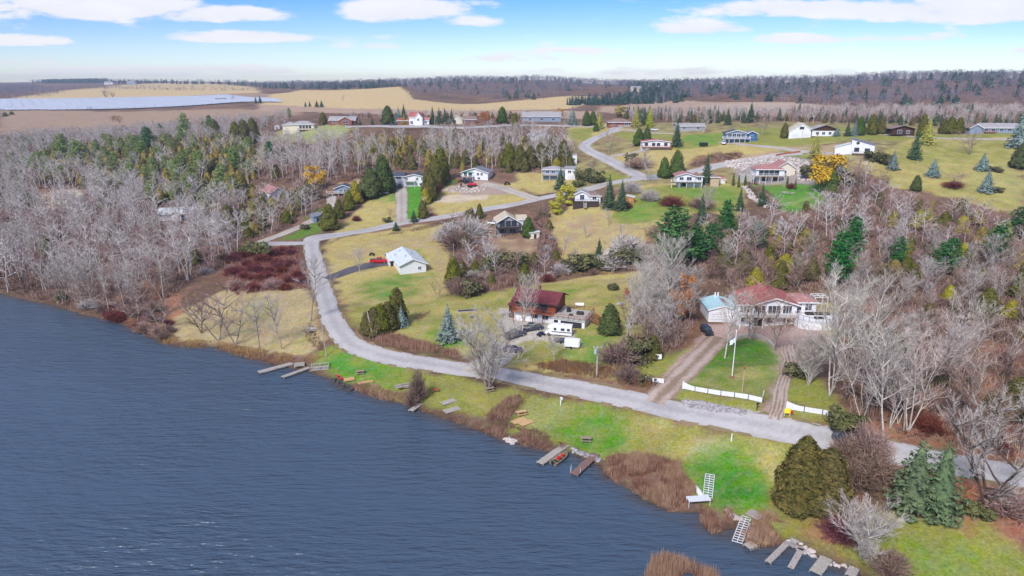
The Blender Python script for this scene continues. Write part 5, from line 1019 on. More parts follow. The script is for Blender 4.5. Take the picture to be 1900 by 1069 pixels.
# shrubs
for (k, px, py, h, w, lb) in [
 ('dbush',1205,372,22,1.1,'grey leafless round bush on the green lawn'),('rbush',1247,382,20,1.5,'low reddish brown bush on the green lawn'),('rbush',1768,348,12,2.2,'dark bush under the low spreading tree'),
 ('gbush',1505,330,26,1.3,'dark evergreen bush below the modern house, left'),('gbush',1535,332,26,1.3,'dark evergreen bush below the modern house, middle'),('gbush',1572,345,24,1.3,'grey green bush below the modern house'),('gbush',1645,305,18,1.6,'dark evergreen bush right of the modern house'),('gbush',1620,298,16,1.4,'low evergreen at the modern house corner'),
 ('gbush',1845,318,8,2.2,'low juniper beside the right lawn spruce'),('gbush',1845,357,9,2.2,'low juniper beside the tallest blue spruce'),
 ('gbush',1082,335,20,1.1,'round dark shrub right of the grey white house'),('gbush',1107,338,18,1.2,'second round dark shrub right of the grey white house'),('gbush',1075,345,10,1.8,'low dark juniper below the grey white house'),
 ('rbush',1468,350,11,1.0,'small red shrub between two slim cedars'),('dbush',1172,358,22,1.1,'silvery bush right of the dark spruces'),('rbush',1162,386,12,1.2,'dark red bush beside the orange shed'),
 ('gbush',575,370,22,1.5,'dark green shrub beside the lane'),('gbush',470,470,18,1.8,'dark shrub left of the road junction'),('gbush',492,474,16,1.8,'second dark shrub left of the road junction'),('rbush',806,350,22,1.0,'dusky red bush right of the drive row'),('rbush',800,362,26,.9,'rust red bush beside the drive row'),
 ('rbush',662,410,11,1.0,'small brown bush on the yellow lawn'),('gbush',718,412,8,1.3,'small green bush beside the long drive'),('gbush',565,425,8,1.5,'round green bush at the lane verge'),
 ('gbush',1350,745,0,1,None),('gbush',1482,700,24,1.3,'dark rounded bush beside the grassy track'),('gbush',1570,800,34,1.2,'dark green bush at the end of the white fence'),('gbush',1555,790,28,1.2,'green bush hiding the white fence end'),
 ('bush',1592,905,56,.9,'big domed brown bush between cedar and spruce'),('bush',1575,852,46,.9,'dark thicket in front of the road'),('bush',1620,890,60,1.0,'rusty thicket left of the grey green spruce'),('pbush',1610,845,62,.8,'pale thicket at the roadside'),
 ('rbush',1560,995,38,1.4,'orange red bush left of the white branched tree'),('bush',1650,1060,46,1.0,'brown brush near the bottom shore'),('gbush',1820,960,24,1.5,'green bush at the foot of the large forked tree'),('pbush',1868,950,46,1.2,'pinkish bush right of the large forked tree'),
 ('bush',1165,705,30,1.1,'brown leafless bush in the ditch weeds'),('gbush',1195,712,16,1.1,'smaller green bush in the ditch weeds'),('bush',1150,672,42,1.3,'brown bush at the corner of the copse'),('gbush',1185,668,38,1.2,'olive bush in front of the copse'),('bush',1225,690,0,1,None),('rbush',1172,672,26,1.2,'dark red bush at the foot of the copse'),
 ('bush',765,752,36,.5,'straggly bare bush on the bank by the old planks'),('bush',776,742,60,.35,'thin bare shrub tree at the bank reeds'),
 ('gbush',905,560,0,1,None),('gbush',1135,538,12,1.2,'small green bush on the upper lawn'),('bush',846,538,26,1.0,'brown bush beside the green bin'),('gbush',872,548,24,1.2,'green bush on the upper lawn edge'),('bush',860,545,28,1.2,'mauve bush by the lot line'),
 ('gbush',1075,500,24,1.6,'dark hedge bush below the dry lawn'),('gbush',1105,500,26,1.6,'hedge bush below the dark spruce'),('dbush',1140,496,30,1.6,'large leafless hedge bush left of the copse top'),('gbush',1170,492,30,1.5,'grey green hedge bush above the lawn'),('dbush',1045,505,18,1.6,'grey bush at the left end of the hedge'),('dbush',1165,470,34,1.5,'grey bush above the hedge'),
 ('bush',850,460,34,1.3,'brown leafless bush above the bungalow'),('dbush',838,448,36,1.2,'grey bush at the top of the lot line'),('dbush',870,440,40,1.2,'tall grey bush behind the bungalow'),('gbush',930,500,28,1.6,'green bush below the gabled house'),('gbush',955,495,26,1.5,'second green bush below the gabled house'),
 ('rbush',1175,322,0,1,None),('pbush',1185,310,18,2.0,'mauve bush near the junction tree'),('gbush',1170,300,14,1.2,'small green bush left of the red roofed house'),('bush',1300,385,20,1.6,'bare bush on the lawn edge'),('gbush',1420,338,0,1,None),
]:
    if lb is None or h == 0: continue
    plantpx(k, px, py, h, lb, wide=w)
# ------------------------------------------------------------------ building kit
def sid(nm, c, c2, rough=.7): # horizontal siding: fine stretched noise
    return mat(nm, srgb(*c), srgb(*c2), scale=1.5, rough=rough, spec=.2, bump=.25, bscale=6, stretch=(.3, .3, 5))
BM = dict(white=sid('siding_white', (232,232,234), (205,205,210)), cream=sid('siding_cream', (226,218,200), (200,190,172)), bluegrey=sid('siding_blue_grey', (140,156,176), (116,132,154)), grey=sid('siding_grey', (168,170,174), (140,142,146)),
    brown=sid('siding_brown', (158,86,58), (120,62,44)), dbrown=sid('siding_dark_brown', (86,56,46), (62,42,36)), teal=sid('siding_teal', (122,186,166), (98,160,142)), blue=sid('siding_blue', (60,110,160), (46,86,130)), brick=sid('brick_red', (150,96,82), (118,74,64)), tan=sid('siding_tan', (200,176,146), (170,148,120)),
    stone=mat('foundation_stone', srgb(176,170,166), srgb(140,134,130), 2.0, .9, bump=.4),
    orange=sid('shed_orange', (206,138,76), (176,110,60)))
def rfm(nm, c, c2): return mat(nm, srgb(*c), srgb(*c2), scale=1.1, rough=.75, spec=.25, bump=.3, bscale=8, stretch=(1, 1, 1.5))
RM = dict(white=rfm('roof_pale_metal', (206,212,216), (176,186,190)), teal=rfm('roof_teal_metal', (174,206,214), (144,180,192)), grey=rfm('roof_grey_shingle', (132,134,144), (102,104,114)), dark=rfm('roof_charcoal_shingle', (84,90,104), (62,66,78)), brown=rfm('roof_brown_shingle', (146,126,118), (112,94,88)),
    maroon=rfm('roof_maroon_shingle', (124,60,66), (92,42,50)), red=rfm('roof_red_metal', (178,102,96), (138,78,76)), pink=rfm('roof_pinkish_shingle', (176,128,124), (146,100,98)), beige=rfm('roof_beige_shingle', (200,188,168), (170,158,140)), lgrey=rfm('roof_light_grey_shingle', (168,164,166), (138,134,138)))
M_glass = mat('window_glass', (.05,.07,.10), (.02,.03,.05), 2, .08, spec=.6); M_frame = mat('trim_white', srgb(236,236,238), srgb(216,216,220), 2, .5); M_dtrim = mat('trim_dark', srgb(60,52,50), srgb(44,40,40), 2, .6)
M_wood = mat('deck_wood', srgb(164,148,132), srgb(128,112,98), 2.5, .85, bump=.3, stretch=(1,5,1)); M_dwood = mat('deck_dark', srgb(74,62,58), srgb(52,44,42), 2.5, .85); M_rwood = mat('deck_cedar', srgb(166,104,72), srgb(128,78,56), 2.5, .8)
M_gdoor = mat('garage_door_white', srgb(226,226,230), srgb(206,206,212), 1.5, .5); M_black = mat('black_paint', (.015,.015,.018), (.03,.03,.03), 2, .5); M_conc = mat('concrete', srgb(184,178,172), srgb(150,146,140), 1.5, .9, bump=.2)
M_metal = mat('metal_grey', srgb(150,152,156), srgb(120,122,126), 2, .4, metal=.6); M_brickc = mat('chimney_brick', srgb(150,100,86), srgb(112,74,64), 3, .9)
def body(root, x0, x1, y0, y1, z0, z1, ridge, rise, wall, roof, over=.5, chim=None, drop=1.6):
    """one block of a house with its own roof. ridge 'x', 'y', 'hip', 'flat', 'shed' (high at the right), 'shedl'"""
    wm = BM[wall]; rmat = RM[roof] if roof in RM else BM[roof]; b = MB(); xc, yc = (x0+x1)/2, (y0+y1)/2; th = .16
    if ridge == 'y': b.prism([(x0, z0-drop), (x1, z0-drop), (x1, z1), (xc, z1+rise), (x0, z1)], y0, y1)
    elif ridge == 'x':
        q = [(y0, z0-drop), (y1, z0-drop), (y1, z1), (yc, z1+rise), (y0, z1)]; n = len(b.v)
        for xx in (x0, x1): b.v += [(xx, y, z) for y, z in q]
        b.f += [tuple(n+i for i in range(5)), tuple(n+5+i for i in reversed(range(5)))]+[(n+i, n+(i+1) % 5, n+5+(i+1) % 5, n+5+i) for i in range(5)]; b.m += [0]*7
    elif ridge in ('shed', 'shedl'):
        za, zb = (z1, z1+rise) if ridge == 'shed' else (z1+rise, z1); b.prism([(x0, z0-drop), (x1, z0-drop), (x1, zb), (x0, za)], y0, y1)
    else: b.box(x0, x1, y0, y1, z0-drop, z1)
    b.build('wall', wm, root)
    r = MB(); o = over
    def slab(a, bb, c, d): # quad top surface with thickness
        a, bb, c, d = map(Vector, (a, bb, c, d)); u = Vector((0, 0, th)); r.hexa([a, bb, c, d, a+u, bb+u, c+u, d+u])
    e = .02
    if ridge == 'y':
        s = rise/((x1-x0)/2); slab((x0-o, y0-o, z1-s*o+e), (xc, y0-o, z1+rise+e), (xc, y1+o, z1+rise+e), (x0-o, y1+o, z1-s*o+e)); slab((xc, y0-o, z1+rise+e), (x1+o, y0-o, z1-s*o+e), (x1+o, y1+o, z1-s*o+e), (xc, y1+o, z1+rise+e))
    elif ridge == 'x':
        s = rise/((y1-y0)/2); slab((x0-o, y0-o, z1-s*o+e), (x1+o, y0-o, z1-s*o+e), (x1+o, yc, z1+rise+e), (x0-o, yc, z1+rise+e)); slab((x0-o, yc, z1+rise+e), (x1+o, yc, z1+rise+e), (x1+o, y1+o, z1-s*o+e), (x0-o, y1+o, z1-s*o+e))
    elif ridge == 'shed': s = rise/(x1-x0); slab((x0-o, y0-o, z1-s*o+e), (x1+o, y0-o, z1+rise+s*o+e), (x1+o, y1+o, z1+rise+s*o+e), (x0-o, y1+o, z1-s*o+e))
    elif ridge == 'shedl': s = rise/(x1-x0); slab((x0-o, y0-o, z1+rise+s*o+e), (x1+o, y0-o, z1-s*o+e), (x1+o, y1+o, z1-s*o+e), (x0-o, y1+o, z1+rise+s*o+e))
    elif ridge == 'hip':
        k = min((x1-x0), (y1-y0))/2+o; X0, X1, Y0, Y1 = x0-o, x1+o, y0-o, y1+o; zb = z1+e-.05
        if (x1-x0) >= (y1-y0): p, q = (X0+k, yc, zb+rise), (X1-k, yc, zb+rise)
        else: p, q = (xc, Y0+k, zb+rise), (xc, Y1-k, zb+rise)
        n = len(r.v); r.v += [(X0,Y0,zb), (X1,Y0,zb), (X1,Y1,zb), (X0,Y1,zb), p, q]
        r.f += ([(0,1,5,4), (1,2,5), (2,3,4,5), (3,0,4), (0,3,2,1)] if (x1-x0) >= (y1-y0) else [(0,1,4), (1,2,5,4), (2,3,5), (3,0,4,5), (0,3,2,1)]); r.m += [0]*5
        r.f = [tuple(i+n for i in f) for f in r.f] if n else r.f
    else: r.box(x0-o, x1+o, y0-o, y1+o, z1+e, z1+.3)
    ro = r.build('roof', rmat, root)
    if chim:
        cx, cy, h = chim; c = MB(); c.box(cx-.4, cx+.4, cy-.4, cy+.4, z1, z1+rise+h); c.box(cx-.5, cx+.5, cy-.5, cy+.5, z1+rise+h, z1+rise+h+.15); c.build('chimney', M_brickc, ro)
    # fascia boards
    f = MB()
    if ridge == 'y':
        s = rise/((x1-x0)/2); z = z1-s*o; yy_ = y0-o-.03
        f.bar((x0-o, yy_, z+.06), (xc, yy_, z1+rise+.06), .05, .26); f.bar((xc, yy_, z1+rise+.06), (x1+o, yy_, z+.06), .05, .26)
    elif ridge in ('x', 'hip'):
        s = rise/((y1-y0)/2) if ridge == 'x' else 0; f.box(x0-o, x1+o, y0-o-.06, y0-o-.01, z1-s*o-.16, z1-s*o+.12)
    if f.v: f.build('fascia', M_frame if wall not in ('dbrown', 'brown') else M_dtrim, root)
    return ro
def put(root, face, u, v, z, w, h, name, m, depth=.08):
    """flat panel piece on a wall; face F/L/R, plane coordinate v, centre u, sill z"""
    b = MB()
    if face == 'F': b.box(u-w/2, u+w/2, v-depth, v+.02, z, z+h)
    elif face == 'L': b.box(v-depth, v+.02, u-w/2, u+w/2, z, z+h)
    else: b.box(v-.02, v+depth, u-w/2, u+w/2, z, z+h)
    return b.build(name, m, root)
def window(root, face, u, v, z, w, h, dark=False, bars=1):
    b = MB(); t = .10; fm_ = M_dtrim if dark else M_frame
    def bx(a0, a1, z0, z1, d0, d1):
        if face == 'F': b.box(a0, a1, v-d1, v-d0, z0, z1)
        elif face == 'L': b.box(v-d1, v-d0, a0, a1, z0, z1)
        else: b.box(v+d0, v+d1, a0, a1, z0, z1)
    bx(u-w/2-t, u+w/2+t, z+h, z+h+t, .0, .10); bx(u-w/2-t, u+w/2+t, z-t, z, .0, .12); bx(u-w/2-t, u-w/2, z, z+h, .0, .10); bx(u+w/2, u+w/2+t, z, z+h, .0, .10)
    for k in range(bars): x = u-w/2+w*(k+1)/(bars+1); bx(x-.04, x+.04, z, z+h, .0, .085)
    fr = b.build('window', fm_, root); b = MB(); bx(u-w/2, u+w/2, z, z+h, .005, .05); b.build('pane', M_glass, fr)
def gdoor(root, face, u, v, z, w, h, m=None):
    d = put(root, face, u, v, z, w, h, 'garage_door', m or M_gdoor, .06); b = MB()
    for k in range(1, 4):
        zz = z+h*k/4
        if face == 'F': b.box(u-w/2, u+w/2, v-.075, v-.06, zz-.03, zz+.03)
        elif face == 'L': b.box(v-.075, v-.06, u-w/2, u+w/2, zz-.03, zz+.03)
        else: b.box(v+.06, v+.075, u-w/2, u+w/2, zz-.03, zz+.03)
    b.build('panel_groove', M_metal, d)
def deck(root, x0, x1, y0, y1, z, m=None, rail=None, rh=1.0, posts=True, sides='FLR', skirt=None, arches=0, drop=1.4):
    m = m or M_wood; rail = rail or M_frame; b = MB(); n = max(2, int((x1-x0)/.3))
    b.box(x0, x1, y0, y1, z-.22, z-.04)
    for i in range(n): a = x0+(x1-x0)*i/n; b.box(a+.01, a+(x1-x0)/n-.01, y0, y1, z-.04, z)
    dk = b.build('deck', m, root); b = MB()
    def seg(a, c):
        a = Vector(a); c = Vector(c); L_ = (c-a).length; b.bar(a+Vector((0,0,rh)), c+Vector((0,0,rh)), .09, .07); b.bar(a+Vector((0,0,.15)), c+Vector((0,0,.15)), .05, .05); k = max(2, int(L_/.35))
        for i in range(k+1): q = a+(c-a)*i/k; b.bar(q, q+Vector((0,0,rh)), .10 if i % 5 == 0 or i == k else .035)
    if 'F' in sides: seg((x0+.05, y0+.05, z), (x1-.05, y0+.05, z))
    if 'L' in sides: seg((x0+.05, y0+.05, z), (x0+.05, y1, z))
    if 'R' in sides: seg((x1-.05, y0+.05, z), (x1-.05, y1, z))
    if b.v: b.build('railing', rail, dk)
    if posts and z > .8:
        k = max(2, int((x1-x0)/2.6)+1)
        for i in range(k): x = x0+.12+(x1-x0-.24)*i/(k-1); MB().box(x-.08, x+.08, y0+.1, y0+.26, -drop, z-.22).build('post', rail if not skirt else m, dk)
    if skirt: MB().box(x0+.05, x1-.05, y0+.12, y0+.2, -drop, z-.25).build('skirting', skirt, dk)
    if arches:
        a = MB(); w = (x1-x0)/arches
        for i in range(arches):
            c = x0+w*(i+.5)
            for k in range(8):
                t0, t1 = math.pi*k/8, math.pi*(k+1)/8; a.bar((c+w*.44*math.cos(t0), y0+.06, z-1.3+1.0*math.sin(t0)), (c+w*.44*math.cos(t1), y0+.06, z-1.3+1.0*math.sin(t1)), .1, .12)
        a.build('arch', M_rwood, dk)
    return dk
def stairs(root, x0, x1, y, z, run, m=None, direction=(0,-1)):
    b = MB(); n = max(3, int(z/.18)); 
    for i in range(n):
        t = i/n; zz = z*(1-(i+1)/n); d = run*(i)/n; d2 = run*(i+1)/n
        if direction[1]: b.box(x0, x1, y-d2, y-d, zz-.08, zz+.04)
        else: s = direction[0]; a, c = sorted((x1+s*d if s > 0 else x0-d, x1+s*d2 if s > 0 else x0-d2)); b.box(a, c, y, y+1.1, zz-.08, zz+.04)
    if direction[1]:
        for x in (x0, x1): b.bar((x, y, z+.9), (x, y-run, .9), .07); b.bar((x, y, z-.1), (x, y-run, -.1), .06, .2); b.bar((x, y-run, -.2), (x, y-run, .9), .08)
    else:
        for yy_ in (y, y+1.1): b.bar((x1, yy_, z+.9), (x1+run, yy_, .9), .07); b.bar((x1, yy_, z-.1), (x1+run, yy_, -.1), .06, .2); b.bar((x1+run, yy_, -.2), (x1+run, yy_, .9), .08)
    b.build('stairs', m or M_wood, root)
def root_at(px, py, rz, nm, label, cat, dz=0): p = P(px, py); return empty(nm, label, cat, (p.x, p.y, p.z+dz), R(rz))
# ------------------------------------------------------------------ houses
# white bungalow with pale metal roof
h = root_at(767, 507, 20, 'bungalow', 'white L shaped bungalow with pale metal roof beside the red pickup', 'house')
body(h, -4.1, 4.1, 0, 17, 0, 2.9, 'y', 1.7, 'white', 'white', .6); body(h, -5.8, -4.1, 9, 15.6, 0, 2.7, 'x', 1.3, 'white', 'white', .5)
window(h, 'L', 3, -4.1, 1.0, 1.2, 1.2); window(h, 'L', 6.5, -4.1, 1.0, 1.6, 1.2); window(h, 'F', 2, 0, 1.1, .9, .9); put(h, 'F', -5, 9, .0, 1.0, 2.1, 'door', M_dtrim); gdoor(h, 'L', 12.4, -5.8, .05, 4.6, 2.3)
MB().box(-7.4, -4.3, 4.6, 8.8, -.3, .08).build('patio', M_conc, h)
b = MB()
for (x, y, z) in ((-1.2, 5, 4.0), (1.6, 9, 4.0), (-1.5, 13, 3.9)): b.tube((x, y, z-.4), (x, y, z+.7), .13)
b.build('roof_vent', M_metal, h)
# brown house with the terrace over the garage
h = root_at(1000, 598, -22, 'house', 'two storey brown house with maroon roof and a terrace over its black garage door', 'house')
body(h, -6.5, 4.2, 0, 8.0, 0, 2.6, 'flat', 0, 'white', 'maroon', 0); body(h, -6.3, 4.1, .1, 8, 2.62, 5.3, 'x', 1.6, 'brown', 'maroon', .8, (-2, 5.5, .8), drop=0)
body(h, -8.6, -6.4, 1.5, 7, 0, 2.4, 'shedl', .6, 'dbrown', 'maroon', .3)
for x in (-5, -3, -.8): window(h, 'F', x, .1, 3.6, 1.5, 1.3, True)
window(h, 'F', 1.2, .1, 2.9, 1.4, 2.0, True); window(h, 'R', 2.6, 4.1, 2.75, 1.6, 2.1, True); put(h, 'F', -3.6, 0, .02, 1.0, 2.0, 'door', M_frame, .07); window(h, 'F', -1.2, 0, .9, 1.8, 1.1); window(h, 'F', 1.6, 0, .9, 1.6, 1.1)
deck(h, -6.5, 4.0, -1.3, 0, 2.62, M_rwood, M_rwood, .95, sides='FL')
h2 = h
t = MB(); t.box(4.2, 12.2, -2.2, 5.5, -1.2, 2.3); t.build('wall', BM['white'], h)
t = MB(); t.box(4.0, 12.4, -2.4, 5.7, 2.32, 2.6); tr = t.build('terrace', M_conc, h)
gdoor(h, 'F', 8.9, -2.2, .02, 5.2, 2.0, M_black); put(h, 'F', 5.1, -2.2, .02, 1.0, 2.0, 'door', M_black, .07)
b = MB()
for (a, c) in (((4.1, -2.3), (12.3, -2.3)), ((12.3, -2.3), (12.3, 5.6)), ((12.3, 5.6), (6, 5.6))):
    a = Vector(a+(2.6,)); c = Vector(c+(2.6,)); b.bar(a+Vector((0,0,.95)), c+Vector((0,0,.95)), .1); b.bar(a+Vector((0,0,.4)), c+Vector((0,0,.4)), .06); k = int((c-a).length/1.2)
    for i in range(k+1): q = a+(c-a)*i/k; b.bar(q, q+Vector((0,0,.95)), .1)
b.build('railing', M_rwood, tr)
MB().tube((6.6, 3.2, 2.6), (6.6, 3.2, 3.5), .55, .5, 12).tube((6.6, 3.2, 3.5), (6.6, 3.2, 3.75), .2, .15).build('hot_tub', M_black, h)
MB().box(9, 10.6, 1.6, 2.6, 2.62, 3.3).box(7.6, 8.4, 0, .8, 2.62, 3.0).build('terrace_furniture', M_dwood, h)
stairs(h, 12.4, 12.6, .5, 2.6, 4.2, M_rwood, (1, 0)); stairs(h, 12.4, 12.6, 3.6, 2.6, 4.6, M_rwood, (1, 0))
# white house with red roof, garage and glass terrace
h = root_at(1341, 598, -2, 'garage_building', 'white double garage with pale teal metal roof and a rusty patch', 'garage')
body(h, -3.5, 3.5, 0, 8.5, 0, 3.1, 'y', 1.0, 'white', 'teal', .35); gdoor(h, 'F', -1.5, 0, .05, 2.9, 2.6); gdoor(h, 'F', 1.9, 0, .05, 2.5, 1.9)
MB().hexa([(.4,2.5,4.34),(1.5,2.5,4.02),(1.5,5.5,4.02),(.4,5.5,4.34),(.4,2.5,4.40),(1.5,2.5,4.08),(1.5,5.5,4.08),(.4,5.5,4.40)]).build('rust_patch', RM['pink'], h)
MB().tube((-.4, 7.2, 3.9), (-.4, 7.2, 5.3), .18).tube((.3, 7.2, 3.9), (.3, 7.2, 5.3), .18).build('flue', M_frame, h)
h = root_at(1422, 605, -2, 'house', 'long white two storey house with red metal roof behind the round lawn', 'house')
body(h, -6.8, -3.6, .6, 9, 0, 5.2, 'x', 1.7, 'white', 'red', .4); body(h, -3.6, 6.6, 0, 11, 0, 5.3, 'y', 1.6, 'white', 'red', .7, (2.5, 8, .6))
body(h, 6.6, 12, 2.5, 9, 0, 5.2, 'hip', 1.2, 'white', 'pink', .5)
for (x, w) in ((-5.2, 2.2),): window(h, 'F', x, .6, 3.1, w, 1.7, bars=2)
for (x, w) in ((-2.0, 2.6), (1.4, 2.8), (4.4, 2.0)): window(h, 'F', x, 0, 3.0, w, 2.0, bars=2)
for x in (7.8, 10.2): window(h, 'F', x, 2.5, 3.2, 1.5, 1.6)
window(h, 'F', -5.2, .6, .9, 1.8, 1.2); window(h, 'F', .9, 0, .8, 1.8, 1.4); window(h, 'F', 4.6, 0, .8, 1.6, 1.3); put(h, 'F', -2, 0, .02, 1.8, 2.1, 'door', M_dtrim, .07)
deck(h, -6.8, 6.6, -1.7, 0, 2.75, M_conc, M_frame, 1.0, sides='FL')
t = MB(); n = 22; pts_ = [(11.2+5.2*math.cos(2*math.pi*i/n), -1.2+4.6*math.sin(2*math.pi*i/n)) for i in range(n)]
t.v = [(x, y, -1.5) for x, y in pts_]+[(x, y, 2.7) for x, y in pts_]; t.f = [tuple(reversed(range(n))), tuple(range(n, 2*n))]+[(i, (i+1) % n, n+(i+1) % n, n+i) for i in range(n)]; t.m = [0]*(n+2)
tr = t.build('round_terrace', BM['white'], h); b = MB(); gl = MB()
for i in range(n):
    x, y = pts_[i]; x2, y2 = pts_[(i+1) % n]; b.bar((x, y, 2.7), (x, y, 3.9), .07); b.bar((x, y, 3.85), (x2, y2, 3.85), .07); b.bar((x, y, 2.8), (x2, y2, 2.8), .05)
    if i % 4 == 0: b.bar((x*1.0+.06*math.cos(6.28*i/n), y+.06*math.sin(6.28*i/n), -.3), (x+.06*math.cos(6.28*i/n), y+.06*math.sin(6.28*i/n), 2.7), .12)
b.build('glass_railing', M_metal, tr)
MB().box(9, 14.5, .2, 1.4, 2.72, 3.2).box(10, 12, -2.6, -1.6, 2.72, 3.05).build('lounge_furniture', M_dtrim, h)
b = MB()
for x in (12.6, 15.6):
    for y in (5, 8): b.bar((x, y, 0), (x, y, 5.6), .14)
for y in (5, 6.5, 8): b.bar((12.6, y, 5.6), (15.6, y, 5.6), .12)
for x in (12.6, 14.1, 15.6): b.bar((x, 5, 5.6), (x, 8, 5.6), .12); b.bar((x, 5, 4.0), (x, 8, 4.0), .08)
b.bar((12.6, 5, 4.0), (15.6, 5, 4.0), .08); b.build('pergola', M_frame, h)
# grey house with dark A gable
h = root_at(943, 434, 8, 'house', 'white house with dark trimmed A gable and deck in the brushy lots', 'house')
body(h, -3.8, 3.8, 0, 9, 0, 4.6, 'y', 2.2, 'grey', 'beige', .7); body(h, 3.8, 7.2, 2, 9, 0, 4.9, 'x', 1.0, 'white', 'beige', .4)
for x in (-2.2, 0, 2.2): window(h, 'F', x, 0, 2.9, 1.7, 1.9, True)
for x in (-2, 1.6): window(h, 'F', x, 0, .5, 1.9, 1.6, True)
deck(h, -4.6, 4.4, -2.4, 0, 2.6, M_dwood, M_dwood, 1.0); stairs(h, -6.2, -5, -.4, 2.4, 3.2, M_wood)
MB().box(-7.5, -3, -3.2, -3, -1.0, .5).build('stone_wall', BM['stone'], h)
# split level white house at the end of the long drive
h = root_at(766, 346, -3, 'house', 'white split level house with grey roof at the end of the long drive', 'house')
body(h, -4.6, 6.4, 0, 8, 0, 4.3, 'y', 1.3, 'white', 'dark', .6, (-3, 6, .7)); body(h, -10, -4.6, 2, 9, 0, 4.6, 'x', 1.2, 'white', 'dark', .5)
window(h, 'F', -3, 0, 2.8, 1.5, 1.1); window(h, 'F', 2.2, 0, 2.9, .9, 1.2); window(h, 'F', 4.6, 0, 2.9, 1.0, 1.2); window(h, 'F', -7, 2, 3.2, 2.6, .8); put(h, 'F', -7.2, 2, .0, 4.8, 2.2, 'carport_opening', M_gdoor)
window(h, 'F', 3.8, 0, .7, 1.3, .9); deck(h, -3.6, 1.4, -2, 0, 2.5, M_conc, M_frame, 1.0)
# teal gabled house
h = root_at(881, 334, -14, 'house', 'pale house with teal gable front and dark roof behind the rubble lot', 'house')
body(h, -6.4, 6.4, 0, 9, 0, 3.5, 'y', 2.0, 'white', 'grey', .7); put(h, 'F', -3.2, 0, 3.1, 5.6, .7, 'gable_panel', BM['teal'], .05)
window(h, 'F', -4.6, 0, 1.7, 1.3, 1.5, True); window(h, 'F', -2.2, 0, 1.7, 1.6, 1.6, True); window(h, 'F', 1.6, 0, 2.2, 1.0, 1.2); window(h, 'F', 3.4, 0, 2.2, 1.0, 1.2); window(h, 'F', 2, 0, .4, 1.2, .9); deck(h, -6.3, -.4, -1.8, 0, 1.5, M_wood, M_frame, .9)
# blue grey bungalow at the lane
h = root_at(636, 361, 6, 'bungalow', 'blue grey bungalow with white railed deck at the head of the lane', 'house')
body(h, -3.4, 4, 0, 7, 0, 2.9, 'y', 1.3, 'bluegrey', 'dark', .6); body(h, 4, 9, 1, 7, 0, 2.8, 'x', 1.2, 'bluegrey', 'dark', .5)
window(h, 'F', -.8, 0, .8, 1.2, 1.6); window(h, 'F', 1.2, 0, .8, 1.2, 1.6); deck(h, -7, 3.6, -2.6, 0, .9, M_wood, M_frame, 1.0)
h = root_at(590, 413, 28, 'shed', 'grey sided shed with dark roof beside the narrow lane', 'shed'); body(h, -1.6, 1.6, 0, 7, 0, 2.2, 'shed', .7, 'bluegrey', 'grey', .3); put(h, 'F', 0, 0, 0, .9, 1.9, 'door', M_dtrim, .05)
# house in the woods, white roofed house
h = root_at(516, 372, 40, 'house', 'pinkish roofed white house half hidden in the left woods', 'house'); body(h, -3, 3.4, 0, 11, 0, 3.6, 'y', 2.2, 'white', 'pink', .5); window(h, 'F', -1, 0, 1.6, 1, 1.2); window(h, 'F', 1.4, 0, 1.6, 1, 1.2)
h = root_at(328, 408, 18, 'house', 'low house with white metal roof standing in the left woods', 'house'); body(h, -6.4, 6, 0, 9, 0, 2.8, 'x', 1.6, 'white', 'white', .6); window(h, 'F', -3, 0, 1, 1.4, 1.1); window(h, 'F', 2, 0, 1, 1.4, 1.1); body(h, -2, 2, -2.4, 0, 0, 2.7, 'y', 1.0, 'white', 'white', .3)
# grey white house with bay
h = root_at(1036, 333, -5, 'house', 'pale house with angled grey bay left and white block right of the grey green spruce', 'house')
body(h, -7, 2.4, 0, 8, 0, 4.4, 'hip', 1.4, 'bluegrey', 'lgrey', .5); body(h, 3, 8, -1, 8, 0, 5.0, 'flat', 0, 'white', 'lgrey', .3); window(h, 'F', -5, 0, 2.6, 1.6, 1.4); window(h, 'F', -2.4, 0, 2.6, 1.6, 1.4); window(h, 'F', 5, -1, 3.2, 1.4, 1.0); gdoor(h, 'F', 5.6, -1, .0, 2.6, 2.1); deck(h, -7.6, -.2, -2, 0, 2.1, M_wood, M_frame, 1.0)
# house with dark deck
h = root_at(1089, 381, -4, 'house', 'small white house with brown roof and black deck skirting below the hill road', 'house')
body(h, -4.8, .6, 0, 7, 0, 4.3, 'y', 1.3, 'white', 'lgrey', .5); body(h, .6, 5.2, -.8, 7, 0, 3.9, 'hip', 1.4, 'white', 'brown', .5); window(h, 'F', -2, 0, 2.2, 1.6, 1.9); window(h, 'F', 2.8, -.8, 2.4, 1.4, 1.3)
deck(h, -5.6, 4.4, -3, -.8, 1.8, M_dwood, M_dwood, 1.0, skirt=M_dwood); stairs(h, -1.5, -.3, -3, 1.6, 2.4, M_conc)
h = root_at(1169, 377, -20, 'shed', 'small orange wooden shed right of the dark spruces', 'shed'); body(h, -1.5, 1.5, 0, 2.4, 0, 2.2, 'shedl', .5, 'orange', 'white', .3); put(h, 'F', 0, 0, 0, .9, 1.8, 'door', BM['tan'], .05)
h = root_at(992, 443, 5, 'shed', 'tiny white shed with flat roof beside the gabled house', 'shed'); body(h, -1.7, 1.7, 0, 2.2, 0, 2.0, 'shed', .3, 'cream', 'white', .3); put(h, 'F', .2, 0, 0, .9, 1.7, 'door', M_dtrim, .05)
